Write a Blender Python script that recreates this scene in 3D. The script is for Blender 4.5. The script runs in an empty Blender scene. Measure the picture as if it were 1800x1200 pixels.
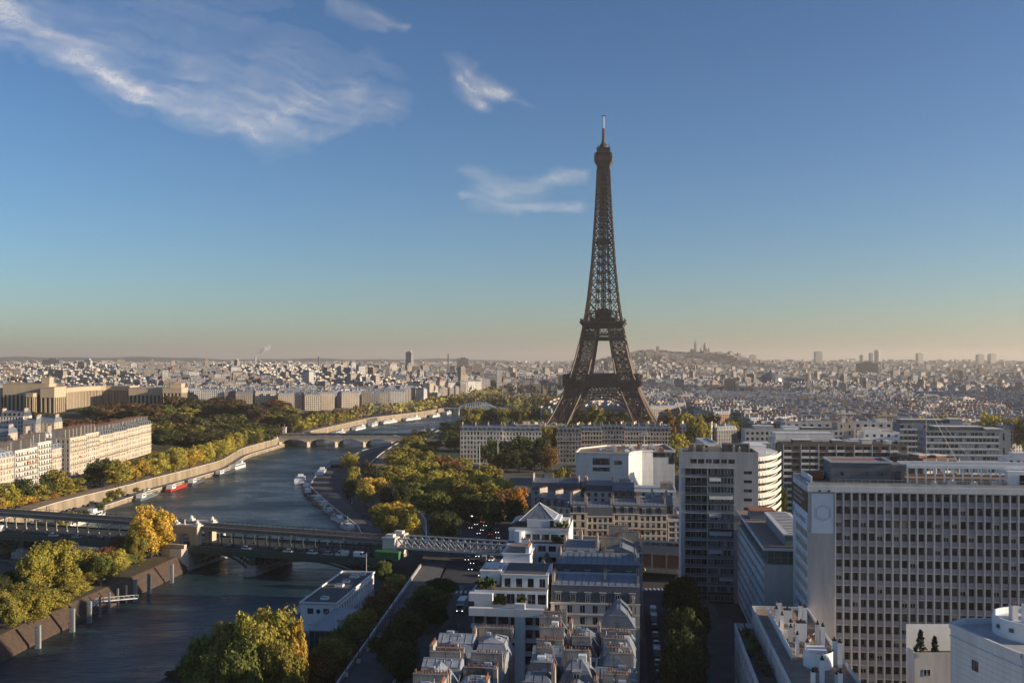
import bpy, math, random
import numpy as np
from mathutils import Vector, Matrix

rad = math.radians
scene = bpy.context.scene
COL = scene.collection

# ------------------------------------------------------------------ camera
EYE = 78.0            # metres above the street
F = 1750.0            # focal length in photo pixels (1800 wide)
HOR = 632.0           # horizon row in the photo
cam_d = bpy.data.cameras.new("camera")
cam = bpy.data.objects.new("camera", cam_d)
COL.objects.link(cam)
cam.location = (0, 0, EYE)
cam.rotation_euler = (rad(90), 0, 0)
cam_d.sensor_width = 36.0
cam_d.lens = 36.0 * F / 1800.0
cam_d.shift_y = (HOR - 600.0) / 1800.0
cam_d.clip_start = 1.0
cam_d.clip_end = 90000.0
scene.camera = cam

# ------------------------------------------------------------------ sky and sun
SUN_AZ = rad(99)      # measured from the view axis (+Y) towards +X
SUN_EL = rad(13)
world = bpy.data.worlds.new("World")
scene.world = world
world.use_nodes = True
wn = world.node_tree
wn.nodes.clear()
w_out = wn.nodes.new("ShaderNodeOutputWorld")
w_bg = wn.nodes.new("ShaderNodeBackground")
w_sky = wn.nodes.new("ShaderNodeTexSky")
w_sky.sky_type = 'NISHITA'
w_sky.sun_disc = False
w_sky.sun_elevation = SUN_EL
w_sky.sun_rotation = SUN_AZ
w_sky.altitude = 500
w_sky.air_density = 1.0
w_sky.dust_density = 0.8
w_sky.ozone_density = 3.9
w_bg.inputs["Strength"].default_value = 0.066
w_hs = wn.nodes.new("ShaderNodeGamma")
w_hs.inputs["Gamma"].default_value = 1.2
wn.links.new(w_sky.outputs[0], w_hs.inputs["Color"])
wn.links.new(w_hs.outputs[0], w_bg.inputs[0])
wn.links.new(w_bg.outputs[0], w_out.inputs[0])

sun_d = bpy.data.lights.new("sun", 'SUN')
sun_d.energy = 5.0
sun_d.angle = rad(0.53)
sun_d.color = (1.0, 0.82, 0.60)
sun = bpy.data.objects.new("sun", sun_d)
COL.objects.link(sun)
sun_dir = Vector((math.sin(SUN_AZ) * math.cos(SUN_EL), math.cos(SUN_AZ) * math.cos(SUN_EL), math.sin(SUN_EL)))
sun.rotation_euler = sun_dir.to_track_quat('Z', 'Y').to_euler()
sun.location = sun_dir * 3000

scene.view_settings.view_transform = 'Standard'
scene.view_settings.look = 'None'
scene.view_settings.exposure = 0.62
scene.view_settings.gamma = 1.0
scene.render.engine = 'CYCLES'
cy = scene.cycles
cy.max_bounces = 5
cy.diffuse_bounces = 3
cy.glossy_bounces = 2
cy.transmission_bounces = 2
cy.transparent_max_bounces = 20
cy.volume_bounces = 0
cy.use_denoising = True
cy.sample_clamp_indirect = 4.0

# ------------------------------------------------------------------ measuring
RNG = random.Random(11)
NP = np.random.default_rng(5)
def depth(py, z=0.0): return F * (EYE - z) / (py - HOR)
def GX(px, Y): return (px - 900.0) * Y / F
def ground(px, py, z=0.0):
    Y = depth(py, z); return GX(px, Y), Y
def height(py, Y): return EYE - (py - HOR) * Y / F
AX = Vector((0.119, 0.993, 0)).normalized()      # street axis of the left bank
BX = Vector((AX.y, -AX.x, 0))
GRID = math.atan2(BX.y, BX.x)

# ------------------------------------------------------------------ materials
MATS = {}
def mat(name, col=(0.5, 0.5, 0.5), rough=0.8, spec=0.3, metal=0.0, var=0.18, scale=0.25, objcol=False,
        bump=0.0, bscale=3.0, var2=0.0, trans=0.0, emit=None, estr=0.0, streak=False):
    if name in MATS: return MATS[name]
    m = bpy.data.materials.new(name); m.use_nodes = True
    nt = m.node_tree; b = nt.nodes["Principled BSDF"]
    b.inputs["Roughness"].default_value = rough
    b.inputs["Specular IOR Level"].default_value = spec
    b.inputs["Metallic"].default_value = metal
    geo = nt.nodes.new("ShaderNodeNewGeometry")
    if objcol:
        oi = nt.nodes.new("ShaderNodeObjectInfo"); src = oi.outputs["Color"]
    else:
        rgb = nt.nodes.new("ShaderNodeRGB"); rgb.outputs[0].default_value = (*col, 1); src = rgb.outputs[0]
    if var > 0:
        pos = geo.outputs["Position"]
        if streak:
            mp = nt.nodes.new("ShaderNodeMapping"); mp.inputs["Scale"].default_value = (1, 1, 0.15)
            nt.links.new(pos, mp.inputs[0]); pos = mp.outputs[0]
        n = nt.nodes.new("ShaderNodeTexNoise"); n.inputs["Scale"].default_value = scale
        n.inputs["Detail"].default_value = 6; n.inputs["Roughness"].default_value = 0.65
        nt.links.new(pos, n.inputs["Vector"])
        mr = nt.nodes.new("ShaderNodeMapRange")
        mr.inputs[1].default_value = 0.25; mr.inputs[2].default_value = 0.75
        mr.inputs[3].default_value = 1 - var; mr.inputs[4].default_value = 1 + var
        nt.links.new(n.outputs[0], mr.inputs[0])
        mx = nt.nodes.new("ShaderNodeVectorMath"); mx.operation = 'SCALE'
        nt.links.new(src, mx.inputs[0]); nt.links.new(mr.outputs[0], mx.inputs["Scale"])
        src = mx.outputs[0]
    nt.links.new(src, b.inputs["Base Color"])
    if bump > 0:
        n2 = nt.nodes.new("ShaderNodeTexNoise"); n2.inputs["Scale"].default_value = bscale
        nt.links.new(geo.outputs["Position"], n2.inputs["Vector"])
        bp = nt.nodes.new("ShaderNodeBump"); bp.inputs["Strength"].default_value = bump
        nt.links.new(n2.outputs[0], bp.inputs["Height"]); nt.links.new(bp.outputs[0], b.inputs["Normal"])
    if emit:
        b.inputs["Emission Color"].default_value = (*emit, 1); b.inputs["Emission Strength"].default_value = estr
    MATS[name] = m
    return m

def facade_mat(name, objcol=True, col=(0.5, 0.45, 0.38), bay=2.7, storey=3.1, wf=0.45, hf=0.62, glass=(0.03, 0.035, 0.045), line=0.75):
    """stone wall with a regular window pattern measured in metres along the wall"""
    if name in MATS: return MATS[name]
    m = bpy.data.materials.new(name); m.use_nodes = True
    nt = m.node_tree; L = nt.links; b = nt.nodes["Principled BSDF"]
    b.inputs["Roughness"].default_value = 0.75; b.inputs["Specular IOR Level"].default_value = 0.25
    geo = nt.nodes.new("ShaderNodeNewGeometry")
    def vm(op, a, c=None):
        n = nt.nodes.new("ShaderNodeVectorMath"); n.operation = op
        L.new(a, n.inputs[0])
        if c is not None:
            if isinstance(c, tuple): n.inputs[1].default_value = c
            else: L.new(c, n.inputs[1])
        return n
    def ma(op, a, c=None, d=None):
        n = nt.nodes.new("ShaderNodeMath"); n.operation = op
        for i, q in enumerate((a, c, d)):
            if q is None: continue
            if isinstance(q, (int, float)): n.inputs[i].default_value = q
            else: L.new(q, n.inputs[i])
        return n.outputs[0]
    up = nt.nodes.new("ShaderNodeCombineXYZ"); up.inputs[2].default_value = 1
    tan = vm('CROSS_PRODUCT', up.outputs[0], geo.outputs["True Normal"])
    u = vm('DOT_PRODUCT', geo.outputs["Position"], tan.outputs[0]).outputs["Value"]
    sep = nt.nodes.new("ShaderNodeSeparateXYZ"); L.new(geo.outputs["Position"], sep.inputs[0])
    v = sep.outputs[2]
    fu = ma('FRACT', ma('DIVIDE', u, bay)); fv = ma('FRACT', ma('DIVIDE', v, storey))
    inu = ma('LESS_THAN', ma('ABSOLUTE', ma('SUBTRACT', fu, 0.5)), wf / 2)
    inv = ma('LESS_THAN', ma('ABSOLUTE', ma('SUBTRACT', fv, 0.52)), hf / 2)
    sn = nt.nodes.new("ShaderNodeSeparateXYZ"); L.new(geo.outputs["True Normal"], sn.inputs[0])
    wall = ma('LESS_THAN', ma('ABSOLUTE', sn.outputs[2]), 0.3)
    mask = ma('MULTIPLY', ma('MULTIPLY', inu, inv), wall)
    # some panes catch more or less of the room behind
    cell = nt.nodes.new("ShaderNodeCombineXYZ")
    L.new(ma('FLOOR', ma('DIVIDE', u, bay)), cell.inputs[0]); L.new(ma('FLOOR', ma('DIVIDE', v, storey)), cell.inputs[1])
    wnz = nt.nodes.new("ShaderNodeTexWhiteNoise"); L.new(cell.outputs[0], wnz.inputs[0])
    gl = nt.nodes.new("ShaderNodeVectorMath"); gl.operation = 'SCALE'; gl.inputs[0].default_value = glass
    L.new(ma('MULTIPLY_ADD', wnz.outputs[0], 3.0, 0.6), gl.inputs["Scale"])
    if objcol:
        oi = nt.nodes.new("ShaderNodeObjectInfo"); src = oi.outputs["Color"]
    else:
        rgb = nt.nodes.new("ShaderNodeRGB"); rgb.outputs[0].default_value = (*col, 1); src = rgb.outputs[0]
    n = nt.nodes.new("ShaderNodeTexNoise"); n.inputs["Scale"].default_value = 0.09; n.inputs["Detail"].default_value = 6
    L.new(geo.outputs["Position"], n.inputs["Vector"])
    k = ma('MULTIPLY_ADD', n.outputs[0], 0.7, 0.65)
    floor = ma('LESS_THAN', fv, 0.07)
    k2 = ma('MULTIPLY', k, ma('SUBTRACT', 1.0, ma('MULTIPLY', floor, 1 - line)))
    sc = nt.nodes.new("ShaderNodeVectorMath"); sc.operation = 'SCALE'; L.new(src, sc.inputs[0]); L.new(k2, sc.inputs["Scale"])
    mix = nt.nodes.new("ShaderNodeMix"); mix.data_type = 'RGBA'
    L.new(mask, mix.inputs["Factor"]); L.new(sc.outputs[0], mix.inputs["A"]); L.new(gl.outputs[0], mix.inputs["B"])
    L.new(mix.outputs["Result"], b.inputs["Base Color"])
    L.new(ma('SUBTRACT', 0.8, ma('MULTIPLY', mask, 0.55)), b.inputs["Roughness"])
    MATS[name] = m
    return m

stone = mat("stone_cream", (0.50, 0.42, 0.32), var=0.22, scale=0.2, streak=True)
stone_w = mat("stone_white", (0.62, 0.57, 0.50), var=0.14, scale=0.3, streak=True)
stone_g = mat("stone_grey", (0.33, 0.305, 0.28), var=0.38, scale=0.3, streak=True)
stone_b = mat("stone_brown", (0.25, 0.18, 0.125), var=0.3, scale=0.5)
conc = mat("concrete", (0.43, 0.415, 0.41), var=0.28, scale=0.35, streak=True)
conc_w = mat("white_concrete", (0.58, 0.58, 0.58), var=0.2, scale=0.35, streak=True)
lilac = mat("lilac_panel", (0.33, 0.315, 0.345), var=0.14, scale=0.6)
bluegrey = mat("blue_grey_panel", (0.20, 0.23, 0.255), var=0.12, scale=0.4)
white = mat("white_paint", (0.74, 0.74, 0.73), var=0.10, scale=0.4, rough=0.6)
zinc = mat("zinc", (0.165, 0.19, 0.22), rough=0.42, spec=0.5, var=0.35, scale=0.7, streak=False)
zinc_l = mat("pale_zinc", (0.30, 0.325, 0.36), rough=0.45, spec=0.5, var=0.35, scale=0.6)
slate = mat("slate", (0.07, 0.078, 0.092), rough=0.55, spec=0.4, var=0.3, scale=1.2)
gravel = mat("gravel_roof", (0.27, 0.21, 0.165), var=0.35, scale=0.6)
gravel_d = mat("dark_roof", (0.10, 0.095, 0.09), var=0.35, scale=0.5)
terra = mat("terracotta", (0.25, 0.09, 0.05), var=0.3, scale=2.0)
brick = mat("brick", (0.30, 0.13, 0.075), var=0.25, scale=1.0)
render_w = mat("chimney_render", (0.37, 0.325, 0.27), var=0.4, scale=0.8, streak=True)
def pane_mat(name, col):
    m = mat(name, col, rough=0.1, spec=0.6, var=0.0); nt = m.node_tree; L = nt.links
    geo = [n for n in nt.nodes if n.type == 'NEW_GEOMETRY'][0]; b = nt.nodes["Principled BSDF"]
    d = nt.nodes.new("ShaderNodeVectorMath"); d.operation = 'DIVIDE'; d.inputs[1].default_value = (1.15, 1.15, 1.5); L.new(geo.outputs["Position"], d.inputs[0])
    f = nt.nodes.new("ShaderNodeVectorMath"); f.operation = 'FLOOR'; L.new(d.outputs[0], f.inputs[0])
    w = nt.nodes.new("ShaderNodeTexWhiteNoise"); L.new(f.outputs[0], w.inputs[0])
    p = nt.nodes.new("ShaderNodeMath"); p.operation = 'POWER'; p.inputs[1].default_value = 3.0; L.new(w.outputs[0], p.inputs[0])
    k = nt.nodes.new("ShaderNodeMath"); k.operation = 'MULTIPLY_ADD'; k.inputs[1].default_value = 3.2; k.inputs[2].default_value = 0.45; L.new(p.outputs[0], k.inputs[0])
    s = nt.nodes.new("ShaderNodeVectorMath"); s.operation = 'SCALE'; s.inputs[0].default_value = col; L.new(k.outputs[0], s.inputs["Scale"]); L.new(s.outputs[0], b.inputs["Base Color"])
    return m
glass = pane_mat("window_glass", (0.035, 0.040, 0.045))
glass_g = mat("green_glass", (0.05, 0.085, 0.08), rough=0.12, spec=0.6, var=0.4, scale=0.3)
blind = mat("window_blind", (0.44, 0.44, 0.44), var=0.2, scale=0.5)
glass_b = mat("blue_glass_roof", (0.12, 0.22, 0.34), rough=0.15, spec=0.7, var=0.2, scale=0.6)
frame_w = mat("white_frame", (0.56, 0.56, 0.55), var=0.05)
frame_g = mat("grey_frame", (0.22, 0.22, 0.22), var=0.05)
railm = mat("dark_railing", (0.03, 0.03, 0.032), var=0.1, rough=0.5)
iron = mat("iron_brown", (0.105, 0.070, 0.050), rough=0.55, spec=0.4, var=0.2, scale=0.2)
iron_d = mat("iron_dark", (0.07, 0.052, 0.043), rough=0.55, spec=0.4, var=0.2, scale=0.2)
bgreen = mat("bridge_green", (0.025, 0.062, 0.05), rough=0.5, spec=0.4, var=0.25, scale=0.5)
bgrey = mat("viaduct_grey", (0.16, 0.145, 0.125), rough=0.6, var=0.25, scale=0.5)
bcream = mat("viaduct_cream", (0.30, 0.28, 0.24), rough=0.6, var=0.2, scale=0.5)
asphalt = mat("asphalt", (0.052, 0.052, 0.055), rough=0.9, var=0.3, scale=0.15)
paving = mat("paving", (0.13, 0.125, 0.12), rough=0.9, var=0.25, scale=0.2)
quaystone = mat("quay_stone", (0.27, 0.215, 0.15), rough=0.9, var=0.5, scale=0.16, streak=True)
cobble = mat("cobble_slope", (0.078, 0.053, 0.039), rough=0.9, var=0.4, scale=0.7, bump=0.4, bscale=1.5)
soil = mat("gravel_path", (0.27, 0.21, 0.15), rough=0.95, var=0.25, scale=0.1)
grass = mat("lawn", (0.035, 0.06, 0.018), rough=0.95, var=0.4, scale=0.12)
earth = mat("city_ground", (0.10, 0.095, 0.09), rough=0.95, var=0.4, scale=0.02)
paint = mat("road_paint", (0.55, 0.55, 0.53), var=0.3, scale=0.8)
bark = mat("bark", (0.07, 0.055, 0.042), var=0.3, scale=2)
steelw = mat("pale_steel", (0.45, 0.46, 0.46), rough=0.5, var=0.2, scale=0.7)
carp = mat("car_paint", objcol=True, rough=0.25, spec=0.6, var=0.0)
carg = mat("car_glass", (0.015, 0.017, 0.02), rough=0.08, spec=0.6, var=0.0)
tyre = mat("tyre", (0.012, 0.012, 0.012), var=0.0)
lampw = mat("headlamp_on", (0.8, 0.8, 0.75), var=0, emit=(1.0, 0.95, 0.85), estr=3.5)
lampr = mat("tail_lamp_on", (0.5, 0.02, 0.01), var=0, emit=(1.0, 0.06, 0.03), estr=1.6)
hullp = mat("hull_paint", objcol=True, rough=0.5, var=0.15, scale=0.6)
deckm = mat("boat_deck", (0.22, 0.19, 0.16), var=0.3, scale=0.6)
wallp = mat("tinted_wall", objcol=True, var=0.2, scale=0.15, streak=True)
roofp = mat("tinted_roof", (0.17, 0.195, 0.23), rough=0.45, spec=0.5, var=0.35, scale=0.12)
facp = facade_mat("tinted_facade")
fac_far = facade_mat("far_facade", objcol=False, col=(0.5, 0.43, 0.34))
banner_w = mat("banner_white", (0.60, 0.66, 0.74), var=0.06, scale=0.8)
banner_b = mat("banner_brown", (0.13, 0.085, 0.055), var=0.2, scale=0.8)
ink = mat("banner_ink", (0.10, 0.12, 0.22), var=0.0)
tealm = mat("banner_teal", (0.04, 0.24, 0.36), var=0.0)
palem = mat("banner_pale", (0.33, 0.30, 0.28), var=0.1)
greenc = mat("green_container", (0.05, 0.17, 0.06), var=0.15, scale=0.7)
redm = mat("red_paint", (0.45, 0.05, 0.03), var=0.15)
awning = mat("awning_orange", (0.50, 0.16, 0.07), var=0.15)
bronze = mat("bronze_green", (0.12, 0.14, 0.12), var=0.2)

def leaf_material():
    m = bpy.data.materials.new("leaf"); m.use_nodes = True
    nt = m.node_tree; L = nt.links; nt.nodes.clear()
    out = nt.nodes.new("ShaderNodeOutputMaterial")
    oi = nt.nodes.new("ShaderNodeObjectInfo"); geo = nt.nodes.new("ShaderNodeNewGeometry")
    n = nt.nodes.new("ShaderNodeTexNoise"); n.inputs["Scale"].default_value = 0.45; n.inputs["Detail"].default_value = 3
    L.new(geo.outputs["Position"], n.inputs["Vector"])
    hs = nt.nodes.new("ShaderNodeHueSaturation")
    mr = nt.nodes.new("ShaderNodeMapRange"); mr.inputs[1].default_value = 0.3; mr.inputs[2].default_value = 0.7
    mr.inputs[3].default_value = 0.475; mr.inputs[4].default_value = 0.525
    L.new(n.outputs[0], mr.inputs[0]); L.new(mr.outputs[0], hs.inputs["Hue"])
    rp = nt.nodes.new("ShaderNodeMapRange"); rp.inputs[3].default_value = 0.6; rp.inputs[4].default_value = 1.4
    L.new(geo.outputs["Random Per Island"], rp.inputs[0]); L.new(rp.outputs[0], hs.inputs["Value"])
    L.new(oi.outputs["Color"], hs.inputs["Color"])
    d = nt.nodes.new("ShaderNodeBsdfDiffuse"); t = nt.nodes.new("ShaderNodeBsdfTranslucent")
    L.new(hs.outputs[0], d.inputs[0]); L.new(hs.outputs[0], t.inputs[0])
    mx = nt.nodes.new("ShaderNodeMixShader"); mx.inputs[0].default_value = 0.38
    L.new(d.outputs[0], mx.inputs[1]); L.new(t.outputs[0], mx.inputs[2]); L.new(mx.outputs[0], out.inputs[0])
    return m
leafm = leaf_material()

def water_material():
    m = bpy.data.materials.new("river_water"); m.use_nodes = True
    nt = m.node_tree; L = nt.links; b = nt.nodes["Principled BSDF"]
    b.inputs["Base Color"].default_value = (0.018, 0.046, 0.056, 1)
    b.inputs["Roughness"].default_value = 0.33; b.inputs["IOR"].default_value = 1.33
    geo = nt.nodes.new("ShaderNodeNewGeometry")
    mp = nt.nodes.new("ShaderNodeMapping"); mp.inputs["Rotation"].default_value = (0, 0, rad(8)); mp.inputs["Scale"].default_value = (0.32, 1.0, 1)
    L.new(geo.outputs["Position"], mp.inputs[0])
    n1 = nt.nodes.new("ShaderNodeTexNoise"); n1.inputs["Scale"].default_value = 0.2; n1.inputs["Detail"].default_value = 5; n1.inputs["Roughness"].default_value = 0.62
    n2 = nt.nodes.new("ShaderNodeTexNoise"); n2.inputs["Scale"].default_value = 0.03; n2.inputs["Detail"].default_value = 3
    L.new(mp.outputs[0], n1.inputs["Vector"]); L.new(geo.outputs["Position"], n2.inputs["Vector"])
    mu = nt.nodes.new("ShaderNodeMath"); mu.operation = 'MULTIPLY'
    L.new(n1.outputs[0], mu.inputs[0]); L.new(n2.outputs[0], mu.inputs[1])
    rr_ = nt.nodes.new("ShaderNodeMapRange"); rr_.inputs[1].default_value = .35; rr_.inputs[2].default_value = .65; rr_.inputs[3].default_value = .2; rr_.inputs[4].default_value = .44; L.new(n2.outputs[0], rr_.inputs[0]); L.new(rr_.outputs[0], b.inputs["Roughness"])
    bp = nt.nodes.new("ShaderNodeBump"); bp.inputs["Strength"].default_value = 1.0; bp.inputs["Distance"].default_value = 3.2
    L.new(mu.outputs[0], bp.inputs["Height"]); L.new(bp.outputs[0], b.inputs["Normal"])
    return m
waterm = water_material()

# ------------------------------------------------------------------ mesh building
class MB:
    def __init__(s): s.v = []; s.f = []; s.m = []
    def quad(s, pts, m):
        i = len(s.v); s.v.extend([tuple(p) for p in pts]); s.f.append(tuple(range(i, i + len(pts)))); s.m.append(m)
    def box(s, x0, x1, y0, y1, z0, z1, m, top=None, bottom=True):
        i = len(s.v)
        s.v += [(x0, y0, z0), (x1, y0, z0), (x1, y1, z0), (x0, y1, z0), (x0, y0, z1), (x1, y0, z1), (x1, y1, z1), (x0, y1, z1)]
        fs = [(0, 1, 5, 4), (1, 2, 6, 5), (2, 3, 7, 6), (3, 0, 4, 7), (4, 5, 6, 7)] + ([(3, 2, 1, 0)] if bottom else [])
        for k, f in enumerate(fs):
            s.f.append(tuple(i + q for q in f)); s.m.append(top if (k == 4 and top) else m)
    def bar(s, p0, p1, w, m, h=None):
        p0 = Vector(p0); p1 = Vector(p1); d = p1 - p0
        if d.length < 1e-6: return
        d.normalize(); up = Vector((0, 0, 1)) if abs(d.z) < 0.95 else Vector((0, 1, 0))
        a = d.cross(up).normalized() * (w / 2); b = a.cross(d).normalized() * ((h or w) / 2)
        i = len(s.v)
        for p in (p0, p1): s.v += [tuple(p - a - b), tuple(p + a - b), tuple(p + a + b), tuple(p - a + b)]
        for f in ((0, 1, 5, 4), (1, 2, 6, 5), (2, 3, 7, 6), (3, 0, 4, 7), (3, 2, 1, 0), (4, 5, 6, 7)):
            s.f.append(tuple(i + q for q in f)); s.m.append(m)
    def cyl(s, p0, p1, r0, r1, n, m, cap=True):
        p0 = Vector(p0); p1 = Vector(p1); d = (p1 - p0).normalized()
        up = Vector((0, 0, 1)) if abs(d.z) < 0.95 else Vector((0, 1, 0))
        a = d.cross(up).normalized(); b = a.cross(d).normalized(); i = len(s.v)
        for p, r in ((p0, r0), (p1, r1)):
            for k in range(n):
                t = 2 * math.pi * k / n; s.v.append(tuple(p + a * math.cos(t) * r + b * math.sin(t) * r))
        for k in range(n):
            k2 = (k + 1) % n; s.f.append((i + k, i + k2, i + n + k2, i + n + k)); s.m.append(m)
        if cap:
            s.f.append(tuple(i + n + k for k in range(n))); s.m.append(m)
            s.f.append(tuple(i + k for k in reversed(range(n)))); s.m.append(m)
    def prism(s, poly, z0, z1, m, top=None):
        i = len(s.v); n = len(poly)
        s.v += [(x, y, z0) for x, y in poly] + [(x, y, z1) for x, y in poly]
        for k in range(n):
            k2 = (k + 1) % n; s.f.append((i + k, i + k2, i + n + k2, i + n + k)); s.m.append(m)
        s.f.append(tuple(i + n + k for k in range(n))); s.m.append(top or m)
        s.f.append(tuple(i + k for k in reversed(range(n)))); s.m.append(m)
    def loft(s, pa, pb, m, cap=None):
        """pa, pb: equal rings of 3-D points"""
        i = len(s.v); n = len(pa); s.v += [tuple(p) for p in pa] + [tuple(p) for p in pb]
        for k in range(n):
            k2 = (k + 1) % n; s.f.append((i + k, i + k2, i + n + k2, i + n + k)); s.m.append(m)
        if cap: s.f.append(tuple(i + n + k for k in range(n))); s.m.append(cap)
    def lathe(s, prof, n, m, c=(0, 0)):
        i = len(s.v)
        for r, z in prof:
            for k in range(n):
                t = 2 * math.pi * k / n; s.v.append((c[0] + r * math.cos(t), c[1] + r * math.sin(t), z))
        for j in range(len(prof) - 1):
            for k in range(n):
                k2 = (k + 1) % n; s.f.append((i + j * n + k, i + j * n + k2, i + (j + 1) * n + k2, i + (j + 1) * n + k)); s.m.append(m)
    def add(s, o, M):
        i = len(s.v); s.v += [tuple(M @ Vector(p)) for p in o.v]
        s.f += [tuple(i + q for q in f) for f in o.f]; s.m += o.m
    def mesh(s, name):
        me = bpy.data.meshes.new(name); me.from_pydata(s.v, [], s.f)
        ms = []; idx = []
        for m in s.m:
            if m not in ms: ms.append(m)
            idx.append(ms.index(m))
        for m in ms: me.materials.append(m)
        me.polygons.foreach_set("material_index", idx); me.update()
        return me
    def build(s, name, parent=None, **kw):
        o = bpy.data.objects.new(name, s.mesh(name)); COL.objects.link(o)
        if parent: o.parent = parent
        if kw: tag(o, **kw)
        return o

USED = {}
def tag(o, label=None, cat=None, group=None, kind=None):
    if label: 
        o["label"] = label
        USED.setdefault(label, []).append(o.name)
    if cat: o["category"] = cat
    if group: o["group"] = group
    if kind: o["kind"] = kind
    return o
def empty(name, loc, rz=0.0, **kw):
    o = bpy.data.objects.new(name, None); COL.objects.link(o)
    o.location = loc if len(loc) == 3 else (loc[0], loc[1], 0); o.rotation_euler = (0, 0, rz); o.empty_display_size = 1
    if kw: tag(o, **kw)
    return o
def inst(name, mesh, parent, loc=(0, 0, 0), rz=0.0, color=None, scale=None):
    o = bpy.data.objects.new(name, mesh); COL.objects.link(o)
    if parent: o.parent = parent
    o.location = loc; o.rotation_euler = (0, 0, rz)
    if color: o.color = (*color, 1)
    if scale: o.scale = scale
    return o
ORD = ["first", "second", "third", "fourth", "fifth", "sixth", "seventh", "eighth", "ninth", "tenth", "eleventh", "twelfth", "thirteenth",
       "fourteenth", "fifteenth", "sixteenth", "seventeenth", "eighteenth", "nineteenth"]
TENS = ["", "", "twent", "thirt", "fort", "fift", "sixt", "sevent", "eight"]
def ordw(i):
    n = i + 1
    if n < 20: return ORD[n - 1]
    return TENS[n // 10] + "ieth" if n % 10 == 0 else TENS[n // 10] + "y-" + ORD[n % 10 - 1]

# windows ----------------------------------------------------------
WPROTO = {}
def win_proto(w, h, style):
    k = (round(w, 2), round(h, 2), style)
    if k in WPROTO: return WPROTO[k]
    b = MB(); fr = {'grey': frame_g, 'bronze': railm}.get(style, frame_w)
    g = {'blind': blind, 'green': glass_g}.get(style, glass)
    t = 0.07 if style != 'dark' else 0.03
    b.quad([(-w / 2, 0, -h / 2), (w / 2, 0, -h / 2), (w / 2, 0, h / 2), (-w / 2, 0, h / 2)], g)
    if style == 'half':
        b.box(-w / 2 + t, w / 2 - t, -0.03, -0.005, 0.05 * h, h / 2 - t, blind)
    if style == 'dark': fr = frame_g
    b.box(-w / 2, w / 2, -0.06, -0.004, h / 2 - t, h / 2, fr); b.box(-w / 2, w / 2, -0.06, -0.004, -h / 2, -h / 2 + t, fr)
    b.box(-w / 2, -w / 2 + t, -0.06, -0.004, -h / 2 + t, h / 2 - t, fr); b.box(w / 2 - t, w / 2, -0.06, -0.004, -h / 2 + t, h / 2 - t, fr)
    if style in ('casement', 'half', 'blind', 'green', 'bronze'): b.box(-t / 2, t / 2, -0.05, -0.004, -h / 2 + t, h / 2 - t, fr)
    WPROTO[k] = (b, b.mesh("window")); return WPROTO[k]

def facade(mb, o, u, width, rows, bays, ww, m, depth=0.3, m0=0.0, m1=0.0, reveal=None):
    """rows: list of (z_bottom, z_sill, z_head, z_top); windows recessed; returns openings"""
    o = Vector(o); u = Vector(u).normalized(); zu = Vector((0, 0, 1)); n = u.cross(zu)
    reveal = reveal or m; out = []
    step = (width - m0 - m1) / bays
    def P(x, z, dd=0.0): return o + u * x + zu * z - n * dd
    for zb, zs, zh, zt in rows:
        mb.quad([P(0, zb), P(width, zb), P(width, zs), P(0, zs)], m)
        mb.quad([P(0, zh), P(width, zh), P(width, zt), P(0, zt)], m)
        xs = [0.0]
        for k in range(bays):
            c = m0 + step * (k + 0.5); xs += [c - ww / 2, c + ww / 2]
        xs.append(width)
        for k in range(0, len(xs), 2): mb.quad([P(xs[k], zs), P(xs[k + 1], zs), P(xs[k + 1], zh), P(xs[k], zh)], m)
        for k in range(bays):
            a, b = xs[2 * k + 1], xs[2 * k + 2]
            mb.quad([P(a, zs), P(b, zs), P(b, zs, depth), P(a, zs, depth)], reveal)
            mb.quad([P(a, zh, depth), P(b, zh, depth), P(b, zh), P(a, zh)], reveal)
            mb.quad([P(a, zs), P(a, zs, depth), P(a, zh, depth), P(a, zh)], reveal)
            mb.quad([P(b, zs, depth), P(b, zs), P(b, zh), P(b, zh, depth)], reveal)
            out.append((P((a + b) / 2, (zs + zh) / 2, depth), ww, zh - zs, math.atan2(u.y, u.x)))
    return out
def even_rows(z0, z1, n, sill, head):
    s = (z1 - z0) / n
    return [(z0 + k * s, z0 + (k + sill) * s, z0 + (k + head) * s, z0 + (k + 1) * s) for k in range(n)]
def add_windows(root, ops, styles, limit=100, rng=RNG, name="window"):
    rest = MB()
    for k, (c, w, h, a) in enumerate(ops):
        st = rng.choice(styles); pb, pm = win_proto(w, h, st)
        if k < limit: inst(name, pm, root, c, a)
        else: rest.add(pb, Matrix.Translation(c) @ Matrix.Rotation(a, 4, 'Z'))
    if rest.f: tag(rest.build(name, root), kind='stuff')

def pots(mb, x0, x1, y0, y1, z, rng=RNG, sp=0.55):
    L = max(x1 - x0, y1 - y0); n = max(2, int(L / sp))
    for k in range(n):
        if rng.random() < 0.12: continue
        t = (k + 0.5) / n; x = x0 + (x1 - x0) * t if x1 - x0 > y1 - y0 else (x0 + x1) / 2
        y = y0 + (y1 - y0) * t if y1 - y0 >= x1 - x0 else (y0 + y1) / 2
        h = rng.uniform(0.4, 0.75); mb.cyl((x, y, z), (x, y, z + h), 0.15, 0.11, 6, terra)
def chimney(root, x0, x1, y0, y1, z0, z1, m=None, rng=RNG, sp=0.55):
    b = MB(); b.box(x0, x1, y0, y1, z0, z1, m or render_w); b.box(x0 - .06, x1 + .06, y0 - .06, y1 + .06, z1, z1 + .14, stone_g)
    pots(b, x0, x1, y0, y1, z1 + .14, rng, sp)
    return b.build("chimney", root)
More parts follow.
